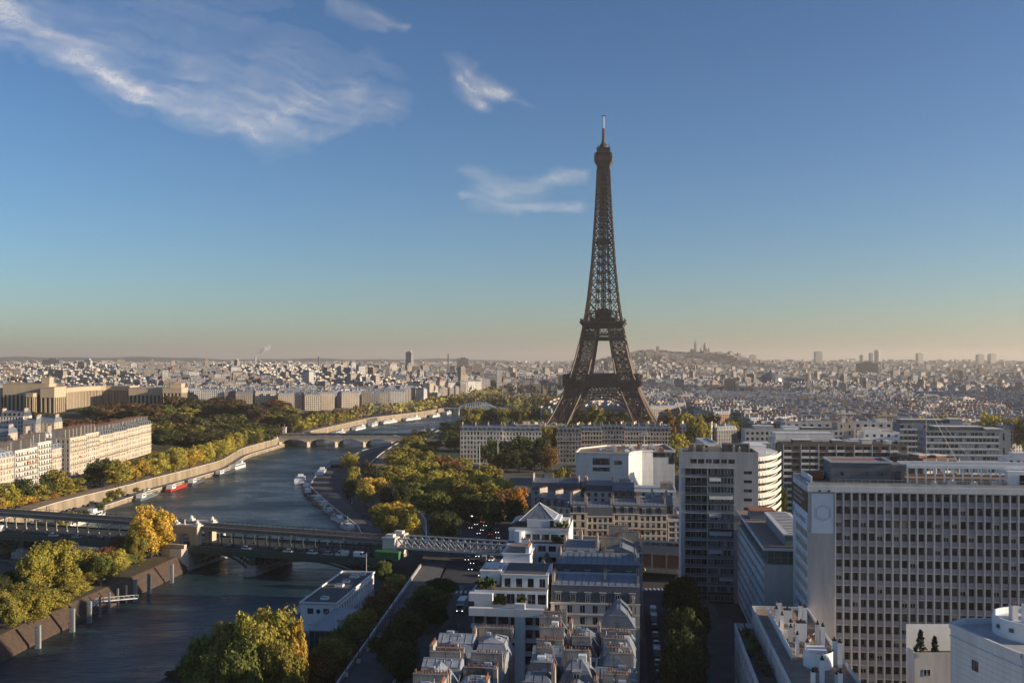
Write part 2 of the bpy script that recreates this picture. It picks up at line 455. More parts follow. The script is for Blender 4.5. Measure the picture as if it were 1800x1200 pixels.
def dormer(root, x, y, z, rz=0.0, w=1.5, h=2.3, d=2.0, roof=zinc, style='casement'):
    """front faces local -y at (x,y)"""
    k = ('dormer', w, h, d, roof.name)
    if k not in WPROTO:
        b = MB(); b.box(-w / 2, w / 2, 0, d, 0, h, roof); b.box(-w / 2 - .1, w / 2 + .1, -.12, d, h, h + .16, zinc_l)
        WPROTO[k] = b.mesh("dormer")
    o = inst("dormer", WPROTO[k], root, (x, y, z), rz)
    inst("window", win_proto(w * .74, h * .8, style)[1], o, (0, -0.02, h * .5), 0)
    return o
# ------------------------------------------------------------------ terrain
def interp(tab): 
    ys = [t[0] for t in tab]; xs = [t[1] for t in tab]
    return lambda y: float(np.interp(y, ys, xs))
shoreR = interp([(-300, -235), (300, -236), (470, -228), (551, -234), (638, -231), (690, -225), (768, -219), (870, -232), (984, -226), (1204, -199),
                 (1332, -183), (1505, -122), (1672, -92), (1900, -40), (2300, 60)])
shoreL = interp([(-300, -108), (200, -100), (285, -88), (302, -52), (357, -47), (398, -60), (420, -68), (489, -73), (583, -108), (660, -134),
                 (741, -144), (822, -141), (923, -137), (1052, -100), (1332, -74), (1461, -52), (1672, -8), (1900, 44), (2300, 150)])
wallL = interp([(-300, -70), (240, -42.5), (381, -35), (420, -36), (489, -42), (583, -70), (660, -94), (741, -106), (822, -108), (923, -107),
                (1052, -84), (1332, -60), (1461, -42), (1672, 6), (1900, 58), (2300, 164)])
wofs = interp([(-300, 10), (440, 22), (540, 15), (615, 6.5), (800, 5), (2300, 5)])
def wallR(y): return shoreR(y) - wofs(y)
def sst(a, b, x):
    t = max(0.0, min(1.0, (x - a) / (b - a))); return t * t * (3 - 2 * t)
def H(x, y):
    z = 0.0
    if y < 2600 and x < 0:
        w = wallR(y) - 18
        k = sst(0, -90, x - w)
        z += k * 3.0
        z += k * 20.0 * math.exp(-(((x + 520) / 300) ** 2 + ((y - 1130) / 330) ** 2))
        z += k * 12.0 * sst(1300, 2300, y)
    if y > 1800:
        z += 12.0 * sst(1800, 3200, y) * sst(200, -900, x) * (1 - sst(0, 1, 0))
        z += 20.0 * math.exp(-(((x + 900) / 800) ** 2 + ((y - 2700) / 800) ** 2))
        px = 900 + F * x / max(y, 1)
        right = sst(600, 1300, px)
        z += sst(3500, 9000, y) * (15 + 24 * right)
        z += 84.0 * math.exp(-((max(0, abs(x - 1010) - 190) / 230) ** 2 + ((y - 5850) / 560) ** 2))
        z += 30.0 * math.exp(-(((x - 600) / 260) ** 2 + ((y - 5950) / 560) ** 2))
    return z

hillside = mat("hillside_ground", (0.045, 0.045, 0.024), rough=.95, var=.5, scale=.05)
g = MB()
rows = sorted(set(list(np.arange(-300, 1100, 20.0)) + list(np.arange(1100, 2301, 50.0)) + [285.0, 302.0, 357.0, 398.0, 420.0, 489.0]))
offs = [0, 6, 14, 24, 36, 55, 80, 110, 150, 200, 260, 340, 440, 600, 900, 1400, 2200, 3600]
prev = None
for y in rows:
    y = float(y)
    r = []
    for off in reversed(offs):
        x = wallR(y) - off; r.append((x, y, H(x, y)))
    r += [(wallR(y), y, -5.5), (shoreR(y), y, -5.5), (shoreR(y), y, -10)]
    l = [(shoreL(y), y, -10), (shoreL(y), y, -5.5), (wallL(y), y, -5.5)]
    for off in offs:
        x = wallL(y) + off; l.append((x, y, H(x, y)))
    i = len(g.v); g.v += r + l
    nr, nl = len(r), len(l)
    if prev is not None:
        for k in range(nr - 1): g.f.append((prev + k, prev + k + 1, i + k + 1, i + k)); g.m.append(hillside if 800 < y < 1290 and 1 < k < nr - 4 else earth)
        for k in range(nr, nr + nl - 1): g.f.append((prev + k, prev + k + 1, i + k + 1, i + k)); g.m.append(earth)
    prev = i
ys = [2300.0]
while ys[-1] < 10500: ys.append(ys[-1] * 1.035)
prev = None
for y in ys:
    i = len(g.v); n = 90
    for k in range(n + 1):
        x = y * (-0.85 + 1.7 * k / n); g.v.append((x, y, H(x, y) - (0.6 if y == 2300 else 0)))
    if prev is not None:
        for k in range(n): g.f.append((prev + k, prev + k + 1, i + k + 1, i + k)); g.m.append(earth)
    prev = i
g.build("ground", kind='structure', label="grey city ground between the streets and the riverbanks", cat="ground")

hb = MB(); prev = None
for j, y in enumerate((10300.0, 11000.0, 12000.0, 13000.0, 14200.0)):
    i = len(hb.v); n = 160
    for k in range(n + 1):
        t = k / n; x = y * (-0.85 + 1.7 * t); px = 900 + F * x / y
        e = 60 + 42 * (1 - sst(350, 1000, px)) + 12 * math.sin(px / 97.0) + 8 * math.sin(px / 41.0 + 1) + 5 * math.sin(px / 17.0) - 10 * sst(1000, 1500, px)
        z = e * (0.25, 0.6, 0.9, 1.0, 0.9)[j]
        hb.v.append((x, y, z))
    if prev is not None:
        for k in range(n): hb.f.append((prev + k, prev + k + 1, i + k + 1, i + k)); hb.m.append(mat("far_woods", (0.05, 0.06, 0.035), var=0.5, scale=0.004))
    prev = i
hb.build("hills", kind='structure', label="low wooded hills along the horizon behind the city", cat="hills")

wb = MB(); n = 40
for j in range(n + 1):
    y = -300 + 2700 * j / n
    wb.v += [(-420, y, -8.0), (500, y, -8.0)]
    if j: wb.f.append((2 * j - 2, 2 * j - 1, 2 * j + 1, 2 * j)); wb.m.append(waterm)
wb.build("river", kind='structure', label="blue rippled river winding between two stone quays", cat="river")

def strip(name, pts, z, m, label, cat, kind='structure'):
    """pts: list of (xl, xr, y)"""
    b = MB()
    for xl, xr, y in pts: b.v += [(xl, y, z(xl, y) if callable(z) else z), (xr, y, z(xr, y) if callable(z) else z)]
    for j in range(1, len(pts)): b.f.append((2 * j - 2, 2 * j - 1, 2 * j + 1, 2 * j)); b.m.append(m)
    return b.build(name, kind=kind, label=label, cat=cat)
def yr(a, b, s=20): return list(np.arange(a, b + .1, s))

# quay walls: stone facing with a coping, one per bank
def quay_wall(name, fn, y0, y1, side, label, cap=1.0, lo=-5.6, step=20):
    b = MB(); ys = [float(q) for q in np.arange(y0, y1 + .1, step)]
    for a, c in zip(ys[:-1], ys[1:]):
        xa, xc = fn(a), fn(c); s = side * 0.35
        P = lambda x, y, z: (x, y, z)
        b.loft([P(xa, a, lo), P(xa + s * 1.6, a, lo), P(xc + s * 1.6, c, lo), P(xc, c, lo)], [P(xa, a, cap), P(xa + s, a, cap), P(xc + s, c, cap), P(xc, c, cap)], quaystone, quaystone)
        b.loft([P(xa - .15 * side, a, cap), P(xa + s * 1.5, a, cap), P(xc + s * 1.5, c, cap), P(xc - .15 * side, c, cap)],
               [P(xa - .15 * side, a, cap + .25), P(xa + s * 1.5, a, cap + .25), P(xc + s * 1.5, c, cap + .25), P(xc - .15 * side, c, cap + .25)], stone_w, stone_w)
        n = Vector((c - a, 0, 0))
        b.box(xa + s * 1.7, xa + s * 1.7 + .12 * side if side > 0 else xa + s * 1.7, a + 9.5, a + 9.9, lo, cap, stone_b) if side > 0 else None
    return b.build(name, label=label, cat="quay wall")
quay_wall("quay_wall", wallR, 440, 1600, 1, "sunlit cream stone quay wall along the far bank of the river", cap=0.3)
quay_wall("quay_wall", wallL, 420, 1100, -1, "shaded stone quay wall below the park on the near bank", cap=0.6)
quay_wall("embankment_wall", shoreL, 420, 1600, -1, "low dark stone river edge under the moored houseboats", cap=-5.5, lo=-9.5)
quay_wall("embankment_wall", shoreR, 440, 1600, 1, "low pale stone river edge under the far bank barges", cap=-5.5, lo=-9.5)

# roads and paths
strip("lower_quay_road", [(shoreL(y) + 9 + (2 if y > 560 else 0), min(wallL(y) - 4, shoreL(y) + 20), y) for y in yr(430, 960)], -5.49, asphalt, "dark curved port road beside the houseboats", "road")
strip("riverside_road", [(wallR(y) - 29, wallR(y) - 12, y) for y in yr(440, 1900)], lambda x, y: H(x, y) + .02, asphalt, "busy riverside road on the far bank above the quay wall", "road")
strip("riverside_pavement", [(wallR(y) - 11.8, wallR(y) - 0.4, y) for y in yr(440, 1900)], lambda x, y: H(x, y) + .13, soil, "pale pavement along the far quay wall", "pavement")
strip("far_lower_quay", [(wallR(y) + .5, shoreR(y) - .3, y) for y in yr(440, 1900)], -5.48, paving, "stone lower quay at the foot of the far bank wall", "quay")
strip("promenade", [(-40.8 + (y - 240) * .053, -31.5 + (y - 240) * .053, y) for y in yr(150, 385, 15)], .02, paving, "shaded riverside promenade with lamp posts and a railing", "path")
strip("quay_road", [(-24 + (y - 200) * .055, -9 + (y - 200) * .05, y) for y in yr(120, 480, 15)], .012, asphalt, "dark quay road full of evening traffic", "road")
strip("junction", [(-26 + (y - 345) * .02, -3 + (y - 345) * .05, y) for y in yr(345, 520, 15)], .02, asphalt, "wide dark road junction beyond the steel truss bridge", "road")
strip("side_street", [(24.5 + (y - 170) * .119, 37.5 + (y - 170) * .119, y) for y in yr(100, 420, 20)], .012, asphalt, "narrow shaded street lined with parked cars", "road")
strip("side_pavement", [(37.8 + (y - 170) * .119, 47 + (y - 170) * .119, y) for y in yr(100, 350, 20)], .13, paving, "pavement under the street trees", "pavement")
strip("lawn", [(wallL(y) + 14, wallL(y) + 62 + (y - 480) * .05, y) for y in yr(480, 860)], .02, grass, "shaded green park lawn beneath the trees", "lawn")
strip("park_path", [(wallL(y) + 2.5, wallL(y) + 11, y) for y in yr(440, 900)], .03, soil, "pale gravel park path beside the quay wall", "path")
strip("courtyard", [(48, 66, 190), (52, 68, 230), (58, 66, 300)], .02, paving, "dark paved yard between the slab tower and the terraces", "yard")
for k, y in enumerate((345, 338.0)):
    b = MB()
    if k == 0:
        for j in range(9): x = -19 + j * 1.5; b.quad([(x, 333, .03), (x + .7, 333, .03), (x + .8, 337, .03), (x + .1, 337, .03)], paint)
        b.build("crosswalk", label="white striped crosswalk on the quay road before the truss bridge", cat="crosswalk", kind='structure')
    else:
        for j in range(9): x = 42.5 + j * 1.4; b.quad([(x, 336.5, .03), (x + .7, 336.5, .03), (x + .7, 340, .03), (x, 340, .03)], paint)
        b.build("crosswalk", label="white striped crosswalk under the brick station", cat="crosswalk", kind='structure')
b = MB()
for j in range(14):
    y = 130 + j * 14; x = 31 + (y - 170) * .119; b.quad([(x, y, .03), (x + .15, y, .03), (x + .5, y + 4, .03), (x + .35, y + 4, .03)], paint)
for j in range(22):
    y = 150 + j * 14; x = -16.5 + (y - 200) * .052; b.quad([(x, y, .03), (x + .15, y, .03), (x + .35, y + 4, .03), (x + .2, y + 4, .03)], paint)
b.build("road_markings", label="broken white lane lines on the shaded streets", cat="road markings", kind='structure')

# island in the middle of the river
isl = MB(); pr = None
for y, xr in ((150, -152), (240, -147), (282, -145), (302, -144), (340, -140), (380, -134.5), (412, -131.5)):
    w = 24 if y < 400 else 17
    ring = [(xr, y, -9), (xr - .3, y, -7.2), (xr - 4.6, y, -2.2), (xr - w + 4.4, y, -2.2), (xr - w + .3, y, -7.2), (xr - w, y, -9)]
    i = len(isl.v); isl.v += ring
    if pr is not None:
        for k in range(5): isl.f.append((pr + k, pr + k + 1, i + k + 1, i + k)); isl.m.append(cobble if k != 2 else mat("island_soil", (0.10, 0.085, 0.05), var=.4, scale=.2))
    pr = i
isl.build("island", kind='structure', label="narrow tree covered island with brown cobbled banks", cat="island")

# ------------------------------------------------------------------ iron lattice tower
def prof(tab):
    zs = [t[0] for t in tab]; vs = [t[1] for t in tab]
    return lambda z: float(np.interp(z, zs, vs))
TO = prof([(0, 62), (13, 53.5), (28, 44.5), (43, 37.5), (57, 32.0), (80, 25.8), (98, 21.6), (115, 18.3), (128, 16.2), (140, 14.6), (176, 11.0), (220, 8.3), (252, 6.7), (268, 6.1), (276, 6.1)])
TI = prof([(0, 38.5), (13, 33.5), (28, 27), (43, 20.5), (57, 14.8), (80, 10.3), (98, 7.2), (115, 5.2), (128, 4.2)])
TWR = empty("lattice_tower", (92, 1000, 0), rad(-8.8), label="tall brown iron lattice tower with two platforms and an antenna", cat="tower")
def leg_lattice(b, sx, sy, zs, cw, bw):
    def corners(z):
        o, i = TO(z), TI(z); return [Vector((sx * o, sy * o, z)), Vector((sx * o, sy * i, z)), Vector((sx * i, sy * i, z)), Vector((sx * i, sy * o, z))]
    for a, c in zip(zs[:-1], zs[1:]):
        A, C = corners(a), corners(c)
        for k in range(4):
            k2 = (k + 1) % 4
            b.bar(A[k], C[k], cw, iron)
            b.bar(C[k], C[k2], bw * 1.3, iron)
            am, cm = (A[k] + A[k2]) / 2, (C[k] + C[k2]) / 2
            b.bar(am, cm, bw, iron)
            for p, q, r, s_ in ((A[k], am, C[k], cm), (am, A[k2], cm, C[k2])):
                b.bar(p, s_, bw, iron); b.bar(q, r, bw, iron)
            b.bar(A[0], C[2], bw, iron_d); b.bar(A[1], C[3], bw, iron_d); b.bar(A[2], C[0], bw, iron_d); b.bar(A[3], C[1], bw, iron_d)
Z1 = list(np.linspace(0, 50, 7)); Z2 = list(np.linspace(58, 113, 9))
for sx in (-1, 1):
    for sy in (-1, 1):
        b = MB(); leg_lattice(b, sx, sy, Z1, 1.7, 0.46); b.build("leg", TWR)
        b = MB(); leg_lattice(b, sx, sy, Z2, 1.35, 0.42); b.build("upper_leg", TWR)
        b = MB()
        o, i = TO(0), TI(0); xs = sorted((sx * (o + 1.5), sx * (i - 1.5))); ys_ = sorted((sy * (o + 1.5), sy * (i - 1.5)))
        b.box(xs[0], xs[1], ys_[0], ys_[1], -.5, 2.5, stone_g); b.build("masonry_footing", TWR)
for q in range(4):
    R4 = Matrix.Rotation(q * math.pi / 2, 4, 'Z')
    b = MB()
    def put(p0, p1, w, m=iron): b.bar(R4 @ Vector(p0), R4 @ Vector(p1), w, m)
    N = 30; po = pi_ = None
    for k in range(N + 1):
        t = math.pi * (k / N); 
        zo = 3 + 40.5 * math.sin(t) ** .92; xo = -39.5 * math.cos(t); zi = 3 + 37.0 * math.sin(t) ** .92; xi = -36.0 * math.cos(t)
        cur_o = (xo, -TO(zo) + .2, zo); cur_i = (xi, -TO(zi) + .2, zi)
        if po:
            put(po, cur_o, 1.0); put(pi_, cur_i, 1.1); put(po, cur_i, .5); put(pi_, cur_o, .5)
        put(cur_o, cur_i, .5)
        if 2 <= k <= N - 2 and zo < 42 and abs(xo) > 4: put(cur_o, (xo, -TO(43.0) + .2, 43.5), .45)
        po, pi_ = cur_o, cur_i
    b.build("arch", TWR)
b = MB()
for q in range(4):
    R4 = Matrix.Rotation(q * math.pi / 2, 4, 'Z')
    def put(p0, p1, w, m=iron, h=None): b.bar(R4 @ Vector(p0), R4 @ Vector(p1), w, m, h)
    for z in (43.2, 45.2, 51.5): put((-TO(z), -TO(z), z), (TO(z), -TO(z), z), 1.0)
    n = 20
    for k in range(n):
        x0, x1 = -36 + 72 * k / n, -36 + 72 * (k + 1) / n
        put((x0, -36.6, 45.4), (x1, -34.6, 51.4), .5); put((x1, -36.6, 45.4), (x0, -34.6, 51.4), .5); put((x0, -36.6, 45.4), (x0, -34.6, 51.4), .5)
        xm = (x0 + x1) / 2
        put((x0, -36.6, 43.3), (xm, -36.4, 45.2), .35); put((x1, -36.6, 43.3), (xm, -36.4, 45.2), .35)
    put((-36.9, -36.6, 54.2), (36.9, -36.6, 54.2), .7, iron, 5.0)
    put((-37.8, -37.4, 57.2), (37.8, -37.4, 57.2), 1.8, iron, 1.0)
    put((-37.4, -37.4, 63.6), (37.4, -37.4, 63.6), .5, iron)
    put((-37.4, -37.6, 59.0), (37.4, -37.6, 59.0), .3, iron)
    for k in range(31): x = -37.2 + 74.4 * k / 30; put((x, -37.4, 57.6), (x, -37.4, 63.5), .35)
    for k in range(25): x = -36.6 + 73.2 * k / 24; put((x, -37.1, 51.8), (x, -37.5, 57), .5)
b.box(-36.5, 36.5, -36.5, -15, 55.8, 56.9, iron_d); b.box(-36.5, 36.5, 15, 36.5, 55.8, 56.9, iron_d)
b.box(-36.5, -15, -15, 15, 55.8, 56.9, iron_d); b.box(15, 36.5, -15, 15, 55.8, 56.9, iron_d)
b.build("first_platform", TWR)
for (x0, x1, y0, y1) in ((-16, 16, -35, -27), (-16, 16, 27, 35), (-35, -27, -14, 14), (27, 35, -14, 14)):
    b = MB(); b.box(x0, x1, y0, y1, 56.95, 63.0, mat("pavilion_glass", (0.03, 0.045, 0.075), rough=.2, spec=.6, var=.3, scale=.3), iron_d)
    b.box(x0 - .8, x1 + .8, y0 - .6, y1 + .6, 63.0, 64.2, iron_d); b.build("platform_pavilion", TWR)
b = MB()
for q in range(4):
    R4 = Matrix.Rotation(q * math.pi / 2, 4, 'Z')
    def put(p0, p1, w, m=iron, h=None): b.bar(R4 @ Vector(p0), R4 @ Vector(p1), w, m, h)
    for z, w in ((98.0, 1.6), (99.8, 1.2), (103.2, 1.2), (104.5, .6), (110.5, 1.2)): put((-TO(z), -TO(z), z), (TO(z), -TO(z), z), w)
    n = 12
    for k in range(n):
        x0, x1 = -20.4 + 40.8 * k / n, -20.4 + 40.8 * (k + 1) / n
        put((x0, -20.9, 99.9), (x1, -20.3, 103.2), .5); put((x1, -20.9, 99.9), (x0, -20.3, 103.2), .5)
    for k in range(4):
        x0, x1 = -6.2 + 12.4 * k / 4, -6.2 + 12.4 * (k + 1) / 4
        put((x0, -20.2, 104.6), (x1, -19.2, 110.4), .5); put((x1, -20.2, 104.6), (x0, -19.2, 110.4), .5)
    i0 = len(b.v)
    for z0, z1, h0, h1 in ((110.6, 114.0, 19.4, 21.8),):
        pa = [R4 @ Vector(p) for p in ((-h0, -h0, z0), (h0, -h0, z0), (h1, -h1, z1), (-h1, -h1, z1))]
        b.quad(pa, iron)
    put((-22.2, -22, 115.0), (22.2, -22, 115.0), .9, iron, 1.7)
    for k in range(17): x = -21.6 + 43.2 * k / 16; put((x, -21.6, 115.6), (x, -21.6, 118.4), .25)
    put((-21.6, -21.6, 118.4), (21.6, -21.6, 118.4), .35)
b.box(-21.6, 21.6, -21.6, 21.6, 113.6, 114.6, iron_d)
b.build("second_platform", TWR)
b = MB(); b.box(-12, 12, -12, 12, 114.65, 119.0, iron_d); b.box(-13.4, 13.4, -13.4, 13.4, 119.0, 119.6, iron)
for k in range(9):
    x = -12.5 + 25 * k / 8
    for s in (-1, 1): b.bar((x, s * 13.1, 114.7), (x, s * 13.1, 126), .5, iron); b.bar((s * 13.1, x, 114.7), (s * 13.1, x, 126), .5, iron)
b.box(-8, 8, -8, 8, 119.65, 125.0, iron_d); b.box(-5, 5, -5, 5, 125.0, 129, iron_d); b.build("machine_hall", TWR)
b = MB(); zs = [115.0]
while zs[-1] < 266: zs.append(min(268.0, zs[-1] + max(4.6, 11.2 - (zs[-1] - 115) * .05)))
if zs[-1] < 268: zs.append(268.0)
for a, c in zip(zs[:-1], zs[1:]):
    for q in range(4):
        R4 = Matrix.Rotation(q * math.pi / 2, 4, 'Z')
        oa, oc = TO(a), TO(c); ia, ic = oa * .42, oc * .42
        A = [R4 @ Vector((x, -oa, a)) for x in (-oa, -ia, ia, oa)]; C = [R4 @ Vector((x, -oc, c)) for x in (-oc, -ic, ic, oc)]
        b.bar(A[0], C[0], 1.7 - .5 * sst(115, 268, a), iron)
        b.bar(A[1], C[1], 1.0, iron); b.bar(A[2], C[2], 1.0, iron)
        b.bar(C[0], C[3], .95, iron)
        for k, w in ((0, .72), (1, .7), (2, .72)):
            b.bar(A[k], C[k + 1], w, iron); b.bar(A[k + 1], C[k], w, iron)
        m0, m1 = (A[1] + C[1]) / 2, (A[2] + C[2]) / 2; b.bar(m0, m1, .4, iron)
        if q % 2 == 0: b.bar(A[0], R4 @ Vector((oc, oc, c)), .4, iron_d)
    for x, y in ((-1.6, -1.6), (1.6, -1.6), (1.6, 1.6), (-1.6, 1.6), (0, -2.4), (0, 2.4)):
        k = min(1, TO(a) / 9); b.bar((x * k, y * k, a), (x * k, y * k, c), 1.0, iron_d)
    b.box(-2.4, 2.4, -2.4, 2.4, c - .5, c, iron_d)
b.build("shaft", TWR)
b = MB(); b.box(-8, 8, -8, 8, 194.4, 195.4, iron); b.box(-6.6, 6.6, -6.6, 6.6, 195.4, 199, iron_d); b.build("landing", TWR)
b = MB()
def sq(h, z): return [(-h, -h, z), (h, -h, z), (h, h, z), (-h, h, z)]
b.loft(sq(6.0, 266), sq(6.2, 271), iron_d); b.loft(sq(6.2, 271), sq(8.6, 276), iron); b.loft(sq(8.9, 276), sq(8.9, 280.3), iron, iron); b.loft(sq(8.6, 276), sq(8.9, 276), iron)
b.loft(sq(7.6, 280.3), sq(7.4, 284), iron_d); b.loft(sq(8.0, 284), sq(8.0, 284.8), iron, iron); b.loft(sq(6.6, 284.8), sq(6.2, 289), iron_d); b.loft(sq(6.9, 289), sq(6.9, 289.6), iron, iron)
for k in range(9):
    x = -8.4 + 16.8 * k / 8
    for s in (-1, 1):
        b.bar((x, s * 8.7, 280.3), (x, s * 8.4, 284.2), .3, iron); b.bar((s * 8.7, x, 280.3), (s * 8.4, x, 284.2), .3, iron)
for k in range(12):
    a = k * .524; r = 6.2; b.bar((r * math.cos(a), r * math.sin(a), 289.6), (r * math.cos(a), r * math.sin(a), 292 + (k % 3) * 1.1), .35, iron)
b.lathe([(5.0, 289.6), (4.6, 292), (3.2, 294), (2.3, 295.5), (1.9, 297.5)], 12, iron_d)
b.build("top_cabin", TWR)
b = MB(); b.cyl((0, 0, 297), (0, 0, 310), 1.5, 1.1, 8, iron_d)
for z in (299, 301.5, 304, 306.5, 309): b.cyl((0, 0, z), (0, 0, z + .8), 1.9, 1.9, 8, iron)
b.cyl((0, 0, 310), (0, 0, 322.3), .75, .65, 8, mat("antenna_white", (.5, .5, .5), var=.1)); b.bar((-2, 0, 322.6), (2, 0, 322.6), .8, iron_d); b.bar((0, -2, 322.6), (0, 2, 322.6), .8, iron_d); b.cyl((0, 0, 322.3), (0, 0, 324), .4, .2, 6, iron_d)
b.build("antenna", TWR)

# ------------------------------------------------------------------ two-deck river bridge with elevated railway
BRZ = rad(-18.0)
BRG = empty("viaduct_bridge", (-134.5, 421.5, 0), BRZ, label="green iron road bridge carrying a raised railway on columns", cat="bridge")
DX = Vector((math.cos(BRZ), math.sin(BRZ), 0)); DY = Vector((-DX.y, DX.x, 0))
def BR(x, y, z=0): v = Vector((-134.5, 421.5, 0)) + DX * x + DY * y; return (v.x, v.y, z)
def vz(x): return 8.5 - 0.008 * x        # rail deck climbs towards the far bank
X0, X1 = -118.0, 94.0; RW = 11.6
b = MB(); b.box(X0, X1, -RW, RW, -.5, .95, bgreen, asphalt); b.box(X0, X1, -3.6, 3.6, .96, 1.1, paving)
for s in (-1, 1): b.box(X0, X1, s * RW - .9, s * RW + .9, .955, 1.08, paving)
b.build("road_deck", BRG)
for s in (-1, 1):
    b = MB(); y = s * (RW + .75)
    b.box(X0, X1, y - .1, y + .1, 1.0, 1.25, bgreen); b.box(X0, X1, y - .12, y + .12, 1.75, 1.9, bgreen)
    x = X0
    while x < X1:
        b.box(x, x + .5, y - .14, y + .14, .3, 2.0, bgreen); b.box(x + .5, x + 1.9, y - .05, y + .05, 1.25, 1.75, bgreen); x += 2.1
    b.box(X0, X1, y - .2 * 1 - .1, y + .1 + .2, -.9, 1.0, bgreen)
    b.build("parapet", BRG)
spans = [(-110, -84), (-76, -16), (9, 33), (39, 84)]
PIERS = [-80, 36]
for a, c in spans:
    for k in range(7):
        yy = -RW + 2 * RW * k / 6; b = MB(); n = 16; pv = None; L = c - a
        for j in range(n + 1):
            t = j / n; x = a + L * t; zz = -5.6 + 4.6 * (1 - (2 * t - 1) ** 2)
            if pv:
                b.bar((pv[0], yy, pv[1]), (x, yy, zz), .5, bgreen, .8)
            b.bar((x, yy, zz), (x, yy, -.5), .25, bgreen)
            pv = (x, zz)
        b.build("arch_rib", BRG)
for x in PIERS:
    b = MB(); b.prism([(x - 2.6, -14), (x - 1.6, -16), (x, -16.8), (x + 1.6, -16), (x + 2.6, -14), (x + 2.6, 14), (x + 1.6, 16), (x, 16.8), (x - 1.6, 16), (x - 2.6, 14)], -9, -5.6, stone_g, stone)
    b.prism([(x - 2, -13), (x + 2, -13), (x + 2, 13), (x - 2, 13)], -5.6, -4.4, stone_g)
    b.prism([(x - 1.3, -12), (x + 1.3, -12), (x + 1.3, 12), (x - 1.3, 12)], -4.4, -.5, bgreen); b.build("river_pier", BRG)
def rail_deck(xa, xb):
    b = MB(); za, zb = vz(xa), vz(xb)
    def sec(x, z): return [(x, -3.9, z - 1.5), (x, 3.9, z - 1.5), (x, 3.9, z), (x, -3.9, z)]
    b.loft(sec(xa, za), sec(xb, zb), bgrey)
    for s in (-1, 1):
        b.loft([(xa, s * 4.1 - .25, za - .2), (xa, s * 4.1 + .25, za - .2), (xa, s * 4.1 + .25, za + .25), (xa, s * 4.1 - .25, za + .25)],
               [(xb, s * 4.1 - .25, zb - .2), (xb, s * 4.1 + .25, zb - .2), (xb, s * 4.1 + .25, zb + .25), (xb, s * 4.1 - .25, zb + .25)], bcream)
        b.loft([(xa, s * 4.1 - .1, za - 1.7), (xa, s * 4.1 + .15, za - 1.7), (xa, s * 4.1 + .15, za - 1.4), (xa, s * 4.1 - .1, za - 1.4)],
               [(xb, s * 4.1 - .1, zb - 1.7), (xb, s * 4.1 + .15, zb - 1.7), (xb, s * 4.1 + .15, zb - 1.4), (xb, s * 4.1 - .1, zb - 1.4)], bcream)
        x = xa
        while x < xb:
            z = vz(x); b.bar((x, s * 3.95, z + .2), (x, s * 3.95, z + 1.1), .12, railm); x += 2.4
        b.bar((xa, s * 3.95, za + 1.1), (xb, s * 3.95, zb + 1.1), .12, railm)
    b.build("rail_deck", BRG)
    b = MB()
    for y in (-2.4, -1.0, 1.0, 2.4): b.bar((xa, y, za + .12), (xb, y, zb + .12), .14, iron_d, .2)
    for s in (-1.7, 1.7): b.loft([(xa, s - 1.2, za + .02), (xa, s + 1.2, za + .02), (xa, s + 1.2, za + .06), (xa, s - 1.2, za + .06)], [(xb, s - 1.2, zb + .02), (xb, s + 1.2, zb + .02), (xb, s + 1.2, zb + .06), (xb, s - 1.2, zb + .06)], gravel_d)
    b.build("rail_track", BRG)
rail_deck(X0, -6.5); rail_deck(6.5, 90)
colp = {}
for side, xs in (("l", [-115 + 5.7 * k for k in range(19)]), ("r", [10 + 5.7 * k for k in range(14)])):
    for x in xs:
        for y in (-3.3, 3.3):
            z = vz(x) - 1.5; b = colp.get(side)
            cm = bcream if side == "l" else bgreen  # left columns cream, right green: sunlight on the left put into colour
            m = MB(); m.box(-.4, .4, -.4, .4, 0, .7, cm); m.cyl((0, 0, .7), (0, 0, z - 2.3), .23, .19, 8, cm); m.box(-.35, .35, -.35, .35, z - 2.3, z - 2.0, cm)
            m.bar((0, 0, z - 2.1), (1.3, 0, z - 1.15), .18, cm); m.bar((0, 0, z - 2.1), (-1.3, 0, z - 1.15), .18, cm)
            o = m.build("column", BRG); o.location = (x, y, 1.1)
